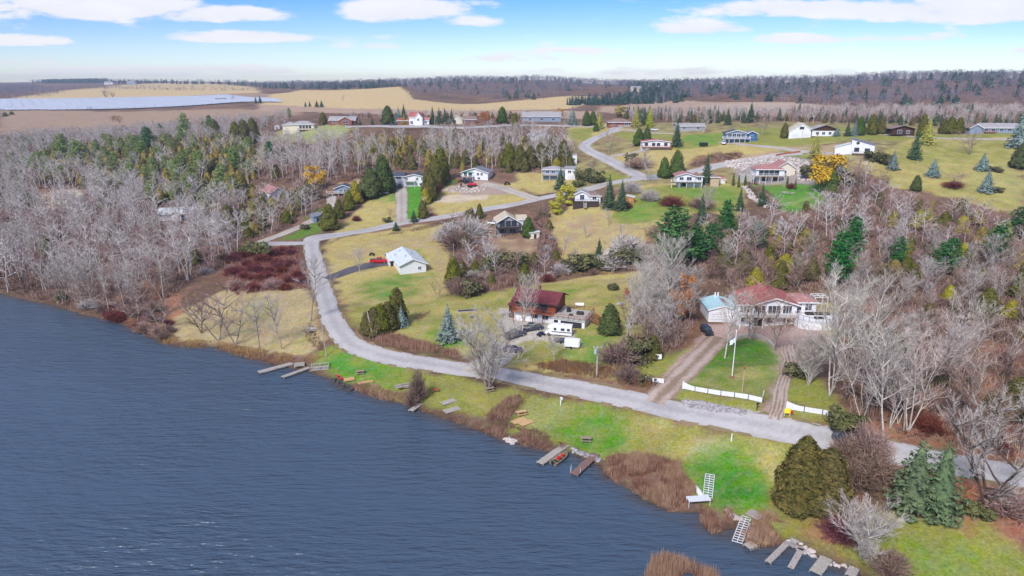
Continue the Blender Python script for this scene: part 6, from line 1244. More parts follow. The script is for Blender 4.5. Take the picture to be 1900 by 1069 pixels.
# brown roofed house with round deck
h = root_at(1275, 347, -4, 'house', 'white bungalow with brown roof and raised deck above the green lawn', 'house')
body(h, -4.6, 3.2, 0, 8, 0, 4.6, 'y', 1.2, 'white', 'pink', .6); body(h, 3.2, 6.4, .5, 8, 0, 4.4, 'hip', 1.3, 'white', 'brown', .5); body(h, 10, 13.6, 2, 8, 0, 4.0, 'hip', 1.3, 'tan', 'brown', .5)
window(h, 'F', -2.6, 0, 2.9, 1.6, 1.2); window(h, 'F', .6, 0, 2.7, 2.0, 1.5); window(h, 'F', 5, .5, 2.8, 1.4, 1.3); deck(h, -7, 5.6, -2.4, 0, 2.2, M_dwood, M_frame, 1.0); window(h, 'F', -1.6, 0, .3, 1.6, 1.5, True)
h = root_at(1339, 341, -4, 'shed', 'small white shed with reddish roof beside the brown roofed bungalow', 'shed'); body(h, -1.5, 1.5, 0, 2.4, 0, 2.0, 'x', .6, 'cream', 'pink', .25); put(h, 'F', 0, 0, 0, .9, 1.7, 'door', M_frame, .05)
# pink roofed villa
h = root_at(1430, 337, -3, 'house', 'large white villa with pinkish roof, arched deck and rubble piles around it', 'house')
body(h, -6.5, 5.5, 0, 9, 0, 5.2, 'hip', 1.9, 'white', 'pink', .6); body(h, 3, 11, 3, 13, 0, 5.6, 'y', 2.5, 'cream', 'pink', .6)
for x in (-4.4, -2.2, 0, 2.2): window(h, 'F', x, 0, 2.9, 1.8, 1.9, True)
window(h, 'F', 6.6, 3, 3.3, 1.3, 1.2); window(h, 'F', 9, 3, 1, 1.2, 1.2); deck(h, -8.2, 5.0, -2.6, 0, 2.7, M_conc, M_frame, 1.0, arches=5); window(h, 'F', -2.6, 0, .2, 2.2, 2.0, True); window(h, 'F', 1.6, 0, .2, 2.2, 2.0, True)
w = MB(); w.box(-13.5, -8.3, -1.2, 5, -1.4, 2.8); w.build('retaining_wall', M_conc, h); MB().tube((13.4, 1, -.4), (13.4, 1, 1.3), 2.4, 2.4, 20).build('pool', M_dtrim, h)
# red roofed hill house
h = root_at(1216, 277, -3, 'house', 'white house with bright red roof and reddish deck beside the dark spruce on the hill', 'house')
body(h, -6.6, 7.2, 0, 7, 0, 3.6, 'y', .9, 'white', 'red', .6)
for x in (-4.6, -1, 1.4, 5): window(h, 'F', x, 0, 1.7, 1.4, 1.3, True)
deck(h, -6.8, 7.6, -2.4, 0, 1.2, M_rwood, M_rwood, .9)
# blue house
h = root_at(1374, 263, -4, 'house', 'blue house with glassy front and white deck at the top of the green lawn', 'house')
body(h, -7.4, 3, 0, 8, 0, 4.2, 'y', 1.5, 'bluegrey', 'dark', .6); body(h, 3, 8.4, 1, 8, 0, 3.9, 'y', 1.3, 'blue', 'grey', .6)
for x in (-5.6, -3.4, -1.2, 1): window(h, 'F', x, 0, 2.1, 1.8, 1.9)
window(h, 'F', 5.6, 1, 2, 1.4, 1.2); deck(h, -9.2, 4.2, -2.8, 0, 1.7, M_conc, M_frame, 1.0)
# modern white house
h = root_at(1592, 287, -24, 'house', 'modern white house with slanted grey roof and round window on the right hillside', 'house')
body(h, -3, 6.2, 0, 12, 0, 4.2, 'shedl', 2.4, 'white', 'grey', .4); body(h, -9.5, -3, 2, 9, 0, 2.6, 'shed', 2.0, 'white', 'white', .3)
b = MB(); b.tube((-.6, -.06, 5.0), (-.6, .02, 5.0), .85, .85, 20); r_o = b.build('round_window', M_frame, h); MB().tube((-.6, -.09, 5.0), (-.6, -.03, 5.0), .68, .68, 20).build('pane', M_glass, r_o)
window(h, 'F', -.8, 0, 1.3, 1.8, 1.6, True); window(h, 'F', 3.4, 0, 1.2, 1.8, 1.5, True); deck(h, -2.6, 5.8, -1.6, 0, .6, M_wood, M_wood, .8)
# gambrel garage and dark gable
h = root_at(1486, 256, -10, 'barn_garage', 'white barn shaped garage with tall beige roof on the ridge', 'garage'); body(h, -6, 6, 0, 9, 0, 3.4, 'y', 4.0, 'white', 'beige', .4)
window(h, 'F', 0, 0, 4.4, 2.0, 1.1, True); gdoor(h, 'F', -2.6, 0, .0, 3.2, 2.4); gdoor(h, 'F', 2.4, 0, .0, 3.2, 2.4)
h = root_at(1531, 253, -5, 'house', 'white house with dark brown gable next to the barn shaped garage', 'house'); body(h, -7, 6.4, 0, 8, 0, 3.2, 'y', 2.2, 'dbrown', 'lgrey', .6); put(h, 'F', -.3, 0, 0, 12.8, 2.7, 'lower_wall', BM['white'], .04)
for x in (-4, -1, 2.2, 4.8): window(h, 'F', x, -.05, .9, 1.4, 1.3)
h = root_at(1672, 252, -6, 'house', 'brown wooden house with deck on the right ridge', 'house'); body(h, -4.8, 6.2, 0, 8, 0, 3.4, 'y', 1.4, 'dbrown', 'brown', .7); window(h, 'F', -1, 0, 1.0, 1.9, 1.8); window(h, 'F', 3, 0, 1.2, 1.6, 1.3); deck(h, -7, 1.5, -2.4, 0, .9, M_dwood, M_dwood, .9)
h = root_at(1842, 247, -3, 'house', 'long low blue grey house at the far right ridge', 'house'); body(h, -6, 13, 0, 8, 0, 2.8, 'x', 1.8, 'bluegrey', 'lgrey', .6); body(h, -12, -6, -1, 8, 0, 2.6, 'y', 1.6, 'bluegrey', 'brown', .6)
for x in (-3.5, 0, 4, 8): window(h, 'F', x, 0, .9, 1.8, 1.2)
deck(h, -4.6, 1, -1.6, 0, .5, M_rwood, M_rwood, .8)
# ridge houses
h = root_at(556, 245, 8, 'house', 'cream two storey house with grey roof on the green knoll at the far left', 'house'); body(h, -11, -2, 2, 10, 0, 4.4, 'hip', 2.0, 'cream', 'lgrey', .6); body(h, -5, 9.5, -1, 8, -1, 4.8, 'hip', 2.2, 'cream', 'lgrey', .6)
for x in (1, 3, 5, 7): window(h, 'F', x, -1, 2.4, 1.2, 1.6, True)
window(h, 'F', 2, -1, -.6, 3.4, 2.0, True); deck(h, -.6, 8.8, -3, -1, 1.6, M_wood, M_wood, .9)
h = root_at(634, 231, 2, 'house', 'grey green roofed house with brown gable on the ridge at the left', 'house'); body(h, -8, 9, 0, 8, 0, 3.0, 'x', 1.9, 'brick', 'lgrey', .6); body(h, -1, 7, -2, 3, 0, 2.9, 'y', 2.2, 'brick', 'lgrey', .5); window(h, 'F', -5, 0, 1, 1.8, 1.3); window(h, 'F', 3, -2, .8, 3.6, 1.4)
h = root_at(768, 232, -6, 'house', 'white gabled house with red roof on the ridge', 'house'); body(h, -3, 4.5, 0, 9, 0, 5.2, 'x', 2.6, 'white', 'red', .5); body(h, 1, 6.2, -2.4, 6, 0, 4.6, 'y', 3.2, 'white', 'pink', .4); body(h, -11, -3, 1, 7, 0, 2.8, 'x', 1.2, 'brick', 'red', .5); body(h, 6.2, 10, 0, 6, 0, 3.0, 'x', 1.6, 'white', 'pink', .4); window(h, 'F', 3.6, -2.4, 2.8, 1.2, 1.3); window(h, 'F', -1.4, 0, .6, 1.6, 1.8); window(h, 'F', 8, 0, 1, 1.2, 1.2)
h = root_at(858, 230, 4, 'bungalow', 'pale bungalow with wide beige roof on the ridge', 'house'); body(h, -8, 0, 0, 8, 0, 3.4, 'y', 1.9, 'cream', 'beige', .5); body(h, 0, 9, 1, 8, 0, 2.9, 'x', 1.7, 'brick', 'brown', .5); window(h, 'F', -5, 0, 1, 1.6, 1.4); window(h, 'F', 3, 1, 1, 1.6, 1.3); window(h, 'F', 6.5, 1, 1, 1.4, 1.3)
h = root_at(1150, 236, 0, 'bungalow', 'brick bungalow with brown hip roof at the ridge corner', 'house'); body(h, -7, 7, 0, 8, 0, 2.9, 'hip', 2.0, 'brick', 'brown', .8, (2, 4, .6)); window(h, 'F', 4, 0, .8, 2.2, 1.5); window(h, 'F', -4, 0, .9, 1.6, 1.3); deck(h, -1, 6.6, -1.6, 0, .5, M_conc, M_frame, .8)
h = root_at(1282, 243, 3, 'outbuilding', 'low grey building behind the bare trees on the ridge', 'building'); body(h, -8, 8, 0, 7, 0, 2.8, 'x', 1.2, 'grey', 'lgrey', .5); window(h, 'F', -4, 0, 1, 1.4, 1.2); window(h, 'F', 4, 0, 1, 1.4, 1.2)
h = root_at(1005, 226, 0, 'building', 'long pale blue grey building behind the bare ridge trees', 'building'); body(h, -13, 13, 0, 10, 0, 3.6, 'x', 2.6, 'bluegrey', 'lgrey', .5); window(h, 'F', -8, 0, 1, 2, 1.4); window(h, 'F', 0, 0, 1, 2, 1.4); window(h, 'F', 8, 0, 1, 2, 1.4)
h = root_at(1003, 262, 20, 'house', 'grey roofed house hidden behind bare trees below the ridge road', 'house'); body(h, -5, 5, 0, 9, 0, 3.0, 'y', 2.6, 'white', 'lgrey', .5); window(h, 'F', 0, 0, 1, 1.6, 1.3)
h = root_at(1065, 305, 0, 'outbuilding', 'narrow white building half hidden by dark cedars', 'building'); body(h, -1.4, 1.4, 0, 4, 0, 4.4, 'shed', .4, 'white', 'lgrey', .2); window(h, 'F', 0, 0, 2, 1, 1)
h = root_at(514, 240, 0, 'shed', 'small white shed left of the cream knoll house', 'shed'); body(h, -1.8, 1.8, 0, 3, 0, 2.1, 'y', .8, 'white', 'lgrey', .25); put(h, 'F', 0, 0, 0, 1, 1.7, 'door', M_dtrim, .05)
# far farms
for (px, py, s, wl, rf, lb) in [(200,157,1.6,'white','lgrey','white farmhouse far away in the fields at the left'),(103,154,2.2,'brick','brown','long reddish barn on the far left horizon'),(242,157,1.6,'bluegrey','lgrey','blue grey farm building on the far left horizon'),(1182,170,1.3,'cream','lgrey','pale farmhouse in a clearing on the wooded hill'),(1214,167,1.2,'tan','brown','tan house right of the farmhouse on the wooded hill')]:
    p = P(px, py); h = empty('farmhouse', lb, 'house', p, R(4)); body(h, -7*s, 7*s, 0, 9*s, 0, 4*s, 'x', 2.4*s, wl, rf, .5, drop=5); body(h, 7*s, 11*s, 0, 6*s, 0, 3*s, 'y', 2*s, wl, rf, .4, drop=5); window(h, 'F', -3*s, 0, 1.4*s, 2*s, 1.4*s); window(h, 'F', 3*s, 0, 1.4*s, 2*s, 1.4*s)
p = P(409, 190); h = empty('container', 'grey inverter hut at the edge of the solar field', 'hut', p); body(h, -7, 7, 0, 5, 0, 5.5, 'flat', 0, 'grey', 'dark', .2, drop=3); put(h, 'F', 2, 0, 0, 4, 4.4, 'door', M_frame, .1)
# ------------------------------------------------------------------ vehicles
M_tyre = mat('tyre_rubber', (.02,.02,.02), (.03,.03,.03), 4, .85); M_rim = mat('rim_metal', (.5,.5,.52), (.35,.35,.37), 4, .3, metal=.8)
M_hl = mat('headlight_glass', (.8,.8,.78), (.7,.7,.7), 4, .15); M_tl = mat('tail_light', (.4,.02,.02), (.3,.01,.01), 4, .3)
def paint(nm, c): return mat('paint_'+nm, srgb(*c), tuple(v*.92 for v in srgb(*c)[:3]), 3, .25, spec=.5)
PT_ = dict(red=paint('red', (196,24,38)), white=paint('white', (232,232,234)), black=paint('black', (34,36,42)), dark=paint('dark_grey', (62,68,78)), blue=paint('deep_blue', (40,50,78)), purple=paint('purple', (74,52,84)), silver=paint('silver', (176,180,186)))
def loft(b, secs, mi=0):
    """secs: list of (x, [(y,z)...]) same count; closed rings"""
    n = len(secs[0][1]); k = len(b.v)
    for x, r in secs: b.v += [(x, y, z) for y, z in r]
    for s in range(len(secs)-1):
        for i in range(n): j = (i+1) % n; b.f.append((k+s*n+i, k+s*n+j, k+(s+1)*n+j, k+(s+1)*n+i)); b.m.append(mi)
    b.f.append(tuple(k+i for i in range(n))); b.f.append(tuple(k+(len(secs)-1)*n+i for i in reversed(range(n)))); b.m += [mi, mi]
def car(px, py, rz, color, style, label, z=None, xy=None, cat='car', name='parked_car'):
    p = P(px, py) if xy is None else Vector((xy[0], xy[1], float(H(*xy)))); o = empty(name, label, cat, (p.x, p.y, p.z+.12), R(rz)); L_, Wd = (4.6, 1.8) if style in ('sedan', 'suv') else (5.6, 1.95)
    hw = Wd/2; m = PT_[color]; b = MB(); zb = .32; zt = dict(sedan=.92, suv=1.08, pickup=1.12)[style]
    def ring(w, z0, z1): return [(-w, z0), (w, z0), (w, z1-.12), (w-.12, z1), (-w+.12, z1), (-w, z1-.12)]
    if style == 'pickup':
        loft(b, [(-L_/2, ring(hw*.94, zb+.1, zt-.05)), (-L_/2+.1, ring(hw, zb, zt)), (-.55, ring(hw, zb, zt)), (1.0, ring(hw, zb, zt)), (1.2, ring(hw, zb, zt-.02)), (L_/2-.3, ring(hw*.97, zb, zt-.12)), (L_/2, ring(hw*.88, zb+.1, zt-.28))])
    else:
        loft(b, [(-L_/2, ring(hw*.9, zb+.12, zt-.08)), (-L_/2+.2, ring(hw, zb, zt)), (.8, ring(hw, zb, zt)), (1.1, ring(hw, zb, zt-.03)), (L_/2-.35, ring(hw*.96, zb, zt-.16)), (L_/2, ring(hw*.84, zb+.1, zt-.32))])
    b.build('body', m, o, smooth=False)
    x0, x1, x2, x3 = dict(sedan=(-1.75, -1.0, .35, 1.05), suv=(-2.15, -1.8, .4, 1.05), pickup=(-.75, -.55, .65, 1.2))[style]; zr = dict(sedan=1.42, suv=1.68, pickup=1.78)[style]; w1 = hw-.08; w2 = hw-.26
    c = MB(); c.hexa([(x0,-w1,zt-.02),(x3,-w1,zt-.02),(x3,w1,zt-.02),(x0,w1,zt-.02),(x1,-w2,zr-.06),(x2,-w2,zr-.06),(x2,w2,zr-.06),(x1,w2,zr-.06)]); c.build('cabin_glass', M_glass, o)
    r = MB(); r.hexa([(x1-.04,-w2-.02,zr-.07),(x2+.04,-w2-.02,zr-.07),(x2+.04,w2+.02,zr-.07),(x1-.04,w2+.02,zr-.07),(x1+.06,-w2+.06,zr),(x2-.06,-w2+.06,zr),(x2-.06,w2-.06,zr),(x1+.06,w2-.06,zr)])
    for s in (-1, 1):
        r.bar((x0, s*w1, zt), (x1, s*w2, zr-.04), .07); r.bar((x3, s*w1, zt), (x2, s*w2, zr-.04), .07); xm = (x1+x2)/2; r.bar((xm, s*(w1+.01), zt), (xm, s*(w2+.01), zr-.04), .08)
    r.build('cabin_roof', m, o)
    if style == 'pickup': MB().box(-L_/2+.12, -.85, -hw+.14, hw-.14, zt+.003, zt+.02).build('cargo_bed', M_black, o)
    wr = .34 if style != 'pickup' else .4
    for x in (-L_/2+.85, L_/2-.9):
        for s in (-1, 1):
            t = MB(); t.tube((x, s*(hw-.2), wr-.1), (x, s*(hw+.03), wr-.1), wr, wr, 16); tw_ = t.build('wheel', M_tyre, o); MB().tube((x, s*(hw+.0), wr-.1), (x, s*(hw+.045), wr-.1), wr*.58, wr*.5, 12).build('rim', M_rim, tw_)
    for s in (-1, 1):
        MB().box(L_/2-.12, L_/2+.0, s*(hw-.5)-.18, s*(hw-.5)+.18, zt-.52, zt-.36).build('headlight', M_hl, o); MB().box(-L_/2-.01, -L_/2+.1, s*(hw-.3)-.12, s*(hw-.3)+.12, zt-.42, zt-.22).build('tail_light', M_tl, o)
    return o
car(703,488,4,"red","pickup","bright red pickup parked at the end of the asphalt drive", cat="pickup", name="pickup_truck")
car(955,626,38,'dark','pickup','dark pickup parked beside the big greenish bare tree', cat='pickup', name='pickup_truck')
car(952,654,8,'purple','sedan','dark purple car on the grass left of the gravel yard')
car(1311,619,-84,'black','suv','black car parked left of the white garage')
car(1573,822,-8,'dark','suv','dark car driving behind bare trees on the lower road', name='moving_car')
car(741,349,-80,'black','suv','dark suv in front of the split level house carport')
car(713,360,-30,'white','sedan','white car half hidden behind the big dark cedar')
car(1343,268,-110,'white','suv','white suv parked below the blue house')
car(918,417,0,'white','pickup','white pickup in front of the brushy lot house', cat='pickup', name='pickup_truck')
car(868,340,10,'black','suv','dark vehicle under the teal gable balcony')
car(1215,243,10,'white','sedan','white car parked below the ridge larches')
car(986,613,20,'dark','pickup','grey flatbed truck parked before the brown house', cat='pickup', name='pickup_truck')
car(727,233,0,'dark','sedan','dark car on the ridge left of the white gabled house')
def mini(px, py, rz, m, label, nm='quad_bike', cat='quad bike', s=1):
    o = root_at(px, py, rz, nm, label, cat); o.scale = (s, s, s); b = MB(); b.hexa([(-.8,-.3,.45),(.8,-.3,.45),(.8,.3,.45),(-.8,.3,.45),(-.6,-.25,.85),(.5,-.2,.9),(.5,.2,.9),(-.6,.25,.85)]); b.build('body', m, o); MB().box(-.5, .2, -.2, .2, .86, 1.0).build('seat', M_black, o); MB().bar((.45,-.4,1.15), (.45,.4,1.15), .06).bar((.5,0,.85), (.45,0,1.15), .06).build('handlebar', M_metal, o)
    for x in (-.65, .65):
        for q in (-1, 1): MB().tube((x, q*.35, .28), (x, q*.6, .28), .28, .28, 12).build('wheel', M_tyre, o)
mini(1004,623,30,PT_['blue'],'blue quad bike standing on the gravel yard'); mini(941,343,0,M_black,'black quad bike near the green hillside drive', s=1.5); mini(690,474,0,M_black,'small black garden tractor on the lawn above the red pickup','garden_tractor','tractor')
# motorhome
o = root_at(1038, 622, 166, 'motorhome', 'white motorhome parked in front of the black garage door', 'motorhome'); o.scale = (.74, .8, .86); b = MB()
loft(b, [(-4.0, [(-1.2,.5),(1.2,.5),(1.2,3.0),(1.0,3.15),(-1.0,3.15),(-1.2,3.0)]), (2.4, [(-1.2,.5),(1.2,.5),(1.2,3.0),(1.0,3.15),(-1.0,3.15),(-1.2,3.0)])]); loft(b, [(2.4, [(-1.15,2.0),(1.15,2.0),(1.15,2.9),(.9,3.1),(-.9,3.1),(-1.15,2.9)]), (3.6, [(-1.0,2.1),(1.0,2.1),(1.0,2.5),(.8,2.7),(-.8,2.7),(-1.0,2.5)])]); b.build('body', PT_['white'], o)
b = MB(); loft(b, [(2.4, [(-.98,.45),(.98,.45),(.98,1.95),(-.98,1.95)]), (3.1, [(-.98,.45),(.98,.45),(.9,1.95),(-.9,1.95)]), (3.5, [(-.95,.45),(.95,.45),(.92,1.15),(-.92,1.15)]), (4.4, [(-.9,.5),(.9,.5),(.85,1.0),(-.85,1.0)])]); b.build('cab', PT_['white'], o)
for x, w in ((-3.0,.9), (-1.2,1.2), (1.2,.8)): MB().box(x-w/2, x+w/2, 1.2, 1.24, 1.7, 2.4).build('window', M_glass, o)
MB().hexa([(3.02,-.85,1.2),(3.5,-.85,1.2),(3.5,.85,1.2),(3.02,.85,1.2),(3.0,-.8,1.9),(3.14,-.8,1.9),(3.14,.8,1.9),(3.0,.8,1.9)]).build('windscreen', M_glass, o); MB().box(-3.9, 2.3, 1.2, 1.225, 1.15, 1.4).build('stripe', M_dtrim, o); MB().box(-4.03, -4.0, -.7, .7, 1.7, 2.4).build('rear_window', M_glass, o); MB().box(-1.5, -.7, -.4, .4, 3.15, 3.4).box(.6, 1.1, -.3, .3, 3.15, 3.3).build('roof_unit', M_frame, o)
for x in (-2.4, 3.3):
    for s in (-1, 1): t = MB().tube((x, s*.85, .42), (x, s*1.12, .42), .42, .42, 16).build('wheel', M_tyre, o); MB().tube((x, s*1.1, .42), (x, s*1.14, .42), .24, .2, 12).build('rim', M_rim, t)
def trailer(px, py, rz, label, closed=True, m=None, L_=4.2):
    o = root_at(px, py, rz, 'trailer', label, 'trailer'); o.scale = (.8, .85, .85); b = MB(); h = 1.9 if closed else .5
    loft(b, [(-L_/2, [(-.95,.5),(.95,.5),(.95,.5+h-.15),(.8,.5+h),(-.8,.5+h),(-.95,.5+h-.15)]), (L_/2-.4, [(-.95,.5),(.95,.5),(.95,.5+h-.15),(.8,.5+h),(-.8,.5+h),(-.95,.5+h-.15)]), (L_/2, [(-.7,.6),(.7,.6),(.7,.4+h-.15),(.6,.4+h),(-.6,.4+h),(-.7,.4+h-.15)])]); b.build('body', m or PT_['white'], o)
    MB().bar((L_/2, 0, .5), (L_/2+1.2, 0, .45), .12).build('tow_bar', M_metal, o)
    for s in (-1, 1): MB().tube((-.3, s*.95, .32), (-.3, s*1.15, .32), .32, .32, 14).build('wheel', M_tyre, o)
trailer(1062,645,-14,'white closed trailer in front of the open utility trailer'); trailer(1043,635,-14,'dark utility trailer with pale load behind the white trailer', False, PT_['dark'], 4.6); trailer(1305,272,0,'black box trailer at the left of the hill drive', True, PT_['black'], 5.2)
# excavator beside the rubble
o = root_at(876, 347, 6, 'excavator', 'red excavator with dark boom standing on the rubble lot', 'excavator'); MB().hexa([(-1.6,-1.2,1.0),(2,-1.2,1.0),(2,1.2,1.0),(-1.6,1.2,1.0),(-1.5,-1.1,2.0),(1.9,-1.1,1.8),(1.9,1.1,1.8),(-1.5,1.1,2.0)]).build('body', PT_['red'], o)
MB().hexa([(-1.5,-1.1,1.9),(-.2,-1.1,1.9),(-.2,.1,1.9),(-1.5,.1,1.9),(-1.3,-1,3.0),(-.3,-1,3.0),(-.3,0,3.0),(-1.3,0,3.0)]).build('cab', M_glass, o)
for s in (-1, 1): MB().hexa([(-2,s*1.1-.3,.0),(2,s*1.1-.3,.0),(2,s*1.1+.3,.0),(-2,s*1.1+.3,.0),(-2.3,s*1.1-.3,.9),(2.3,s*1.1-.3,.9),(2.3,s*1.1+.3,.9),(-2.3,s*1.1+.3,.9)]).build('track', M_tyre, o)
MB().bar((-1.4,0,1.8), (-3.6,0,4.0), .35, .5).bar((-3.6,0,4.0), (-5.0,0,1.6), .28, .4).build('boom', M_black, o); MB().hexa([(-5.4,-.5,.6),(-4.6,-.5,.4),(-4.6,.5,.4),(-5.4,.5,.6),(-5.4,-.5,1.6),(-4.7,-.5,1.7),(-4.7,.5,1.7),(-5.4,.5,1.6)]).build('bucket', M_black, o)
o = root_at(852, 338, 0, 'play_set', 'blue and orange play set beside the teal gabled house', 'play set'); b = MB()
for x in (-.9, .9):
    for y in (-.9, .9): b.bar((x, y, 0), (x, y, 2.6), .14)
b.build('frame', M_rwood, o); MB().prism([(-1.2,2.5),(1.2,2.5),(0,3.5)], -1.1, 1.1).build('roof', PT_['blue'], o); MB().box(-1, 1, -1, 1, 1.2, 1.35).build('platform', M_rwood, o); MB().hexa([(1,-.3,1.3),(3.4,-.3,.2),(3.4,.3,.2),(1,.3,1.3),(1,-.3,1.4),(3.4,-.3,.3),(3.4,.3,.3),(1,.3,1.4)]).build('slide', BM['orange'], o)
# ------------------------------------------------------------------ docks and shore things
M_plank = mat('dock_grey', srgb(178,170,164), srgb(140,132,126), 1.6, .9, bump=.4, objrand=.12, stretch=(1,4,1)); M_plank2 = mat('dock_brown', srgb(136,108,100), srgb(104,82,78), 1.6, .9, bump=.4, stretch=(1,4,1)); M_tan = mat('dock_tan', srgb(208,172,128), srgb(178,142,100), 1.6, .85, bump=.3, stretch=(1,4,1)); M_alu = mat('aluminium_white', srgb(222,224,228), srgb(196,198,204), 3, .45)
def dock(a, c, w, label, m=None, z=.45, nm='dock', cat='dock', posts=3, ladder=False, rails=False, both=None):
    m = m or M_plank; A = Vector(lakept(*a)+(0,)); B = Vector(lakept(*c)+(0,)); L_ = (B-A).length; ang = math.atan2(B.y-A.y, B.x-A.x)
    za = z if both is None else max(float(H(A.x, A.y)), 0)+z; zb = z if both is None else max(float(H(B.x, B.y)), 0)+z
    o = empty(nm, label, cat, (A.x, A.y, za), 0); o.rotation_euler = (0, -math.atan2(zb-za, L_), ang); b = MB()
    if ladder:
        for y in (-w/2, 0, w/2): b.bar((0, y, 0), (L_, y, 0), .09, .12)
        n = int(L_/.55)
        for i in range(n+1): b.bar((L_*i/n, -w/2, .03), (L_*i/n, w/2, .03), .08)
        b.build('frame', m, o)
    else:
        n = max(3, int(L_/.24))
        for i in range(n): x = L_*i/n; b.box(x+.012, x+L_/n-.012, -w/2, w/2, -.05+rnd.uniform(-.008, .008), 0)
        b.build('planking', m, o); MB().box(.02, L_-.02, -w/2+.02, -w/2+.1, -.24, -.055).box(.02, L_-.02, w/2-.1, w/2-.02, -.24, -.055).build('beam', m, o)
    for i in range(posts):
        x = L_*(i/(max(1, posts-1)))*.94+.03*L_
        for s in (-1, 1): MB().tube((x, s*(w/2+.05), -1.1-z*.2), (x, s*(w/2+.05), .22 if i < 2 else .12), .05).build('post', M_metal, o)
    if rails:
        MB().bar((.2, w/2, 0), (.2, w/2, 1.0), .05).bar((1.0, -w/2, 0), (1.0, -w/2, .9), .05).bar((.4, w/2, .1), (.4, w/2, 1.3), .05).build('rail_post', M_alu, o)
    return o
dock((480,694),(543,677),1.5,'long grey dock at the left of the green shore, leftmost of all')
dock((524,703),(574,685),1.1,'narrow grey dock beside the leftmost one')
dock((762,766),(789,745),1.1,'short grey dock at the straw coloured tuft')
dock((1001,864),(1053,827),1.35,'long grey dock with a fishing boat tied alongside')
dock((1064,886),(1106,847),1.35,'long brown dock with metal posts right of the boat dock', M_plank2, .55, rails=True)
dock((1512,1068),(1533,1040),1.5,'wide pale dock right of the U shaped one')
dock((1576,1074),(1585,1058),1.2,'short dock cut by the bottom edge of the picture')
dock((1385,1020),(1399,1013),1.3,'small square float at the end of the reeds')
dock((1367,1012),(1384,965),1.3,'white metal dock frame without planks leaning down the bank', M_alu, .5, 'gangway', 'gangway', 2, True)
dock((1312,932),(1316,896),1.35,'upright white metal dock frame lying on the grass above the white stand', M_alu, .25, 'gangway', 'gangway', 0, True, both=1)
dock((1396,1006),(1400,978),1.5,'grey plank walkway between the reeds', nm='walkway', cat='walkway', z=.5, posts=2)
dock((1388,958),(1412,971),1.5,'grey boards lying across the top of the plank walkway', nm='plank_pile', cat='planks', z=.3, posts=0, both=1)
o = dock((1424,1048),(1459,1013),.8,'grey U shaped dock at the lower right', posts=3)
A_ = Vector(lakept(1424,1048)); u1 = (Vector(lakept(1462,1012))-A_)
def leg_(a, c, w):
    A = Vector(lakept(*a)); B = Vector(lakept(*c)); ang = math.atan2(u1.y, u1.x); d = (A-A_); d2 = (B-A_); ca, sa = math.cos(-ang), math.sin(-ang); p = (d.x*ca-d.y*sa, d.x*sa+d.y*ca); q = (d2.x*ca-d2.y*sa, d2.x*sa+d2.y*ca)
    b = MB(); P1 = Vector(p+(-.02,)); P2 = Vector(q+(-.02,)); n = int((P2-P1).length/.24); dd = (P2-P1)/n
    for i in range(n): b.bar(P1+dd*i+dd*.04, P1+dd*(i+1)-dd*.04, w, .06)
    b.build('planking', M_plank, o); 
    for t in (.5, .97): c_ = P1+(P2-P1)*t; MB().tube((c_.x, c_.y, -1.1), (c_.x, c_.y, .15), .06).build('post', M_metal, o)
leg_((1456,1011),(1492,1026),.8); leg_((1488,1024),(1466,1060),.8); leg_((1470,1014),(1476,1006),1.0)
def platform(px, py, L_, w, rz, label, m, z=.15, legs=0, nm='dock_section', cat='dock section', tilt=0):
    p = P(px, py); o = empty(nm, label, cat, (p.x, p.y, p.z+z+.08), R(rz)); o.rotation_euler[1] = tilt; b = MB(); n = max(3, int(L_/.2))
    for i in range(n): x = -L_/2+L_*i/n; b.box(x+.01, x+L_/n-.01, -w/2, w/2, -.04, 0)
    b.build('planking', m, o); MB().box(-L_/2+.01, L_/2-.01, -w/2+.02, -w/2+.1, -.16, -.045).box(-L_/2+.01, L_/2-.01, w/2-.1, w/2-.02, -.16, -.045).build('beam', m, o)
    if legs:
        for x in (-L_/2+.1, L_/2-.1):
            for y in (-w/2+.1, w/2-.1): MB().tube((x, y, -legs), (x, y, -.04), .05).build('leg', M_alu, o)
    return o
platform(832,747,3.1,1.4,38,'grey dock section pulled up on the lawn, upper of two',M_plank); platform(838,762,3.2,1.6,34,'grey dock section pulled up among the reeds, lower of two',M_plank)
platform(963,782,3.0,1.4,38,'tan dock section on the lawn, left of two',M_tan); platform(976,786,2.7,1.4,38,'tan dock section on the lawn, right of two',M_tan)
platform(648,706,2.2,1.5,20,'square tan platform beside the red kayak',M_tan,.3); platform(678,711,3.2,.9,24,'long tan plank section lying on the green shore',M_tan,.2)
platform(556,680,2.2,2.0,15,'square weathered platform on rocks between the left docks',M_plank,.5,.5,'platform','platform'); platform(1295,936,3.4,1.3,6,'white metal stand with legs standing in the shallow water',M_alu,1.0,1.3,'dock_stand','dock stand')
o = root_at(594, 684, 12, 'boat_lift', 'weathered grey box frame on the bank beside the second dock', 'boat lift'); b = MB()
for y in (-1, 1): b.bar((-1.8, y, .7), (1.8, y, .9), .16); b.bar((-1.8, y, .1), (1.8, y, .1), .14)
for x in (-1.8, 0, 1.8): b.bar((x, -1, .7), (x, 1, .8), .14); b.bar((x, -1, 0), (x, -1, .8), .1); b.bar((x, 1, 0), (x, 1, .9), .1)
b.build('frame', M_plank, o); MB().box(-1.7, 1.7, -.9, .9, .15, .3).build('planking', M_plank, o)
o = root_at(748, 722, 10, 'plank_pile', 'pile of weathered planks and poles on the bank by the bare shrub', 'planks'); b = MB()
for i in range(7): a = rnd.uniform(-.5, .6); y = rnd.uniform(-.7, .7); b.bar((-1.7*math.cos(a), y-1.2*math.sin(a), .5+.06*i), (1.7*math.cos(a), y+1.2*math.sin(a), .55+.06*i), .25, .05)
b.build('board', M_plank, o)
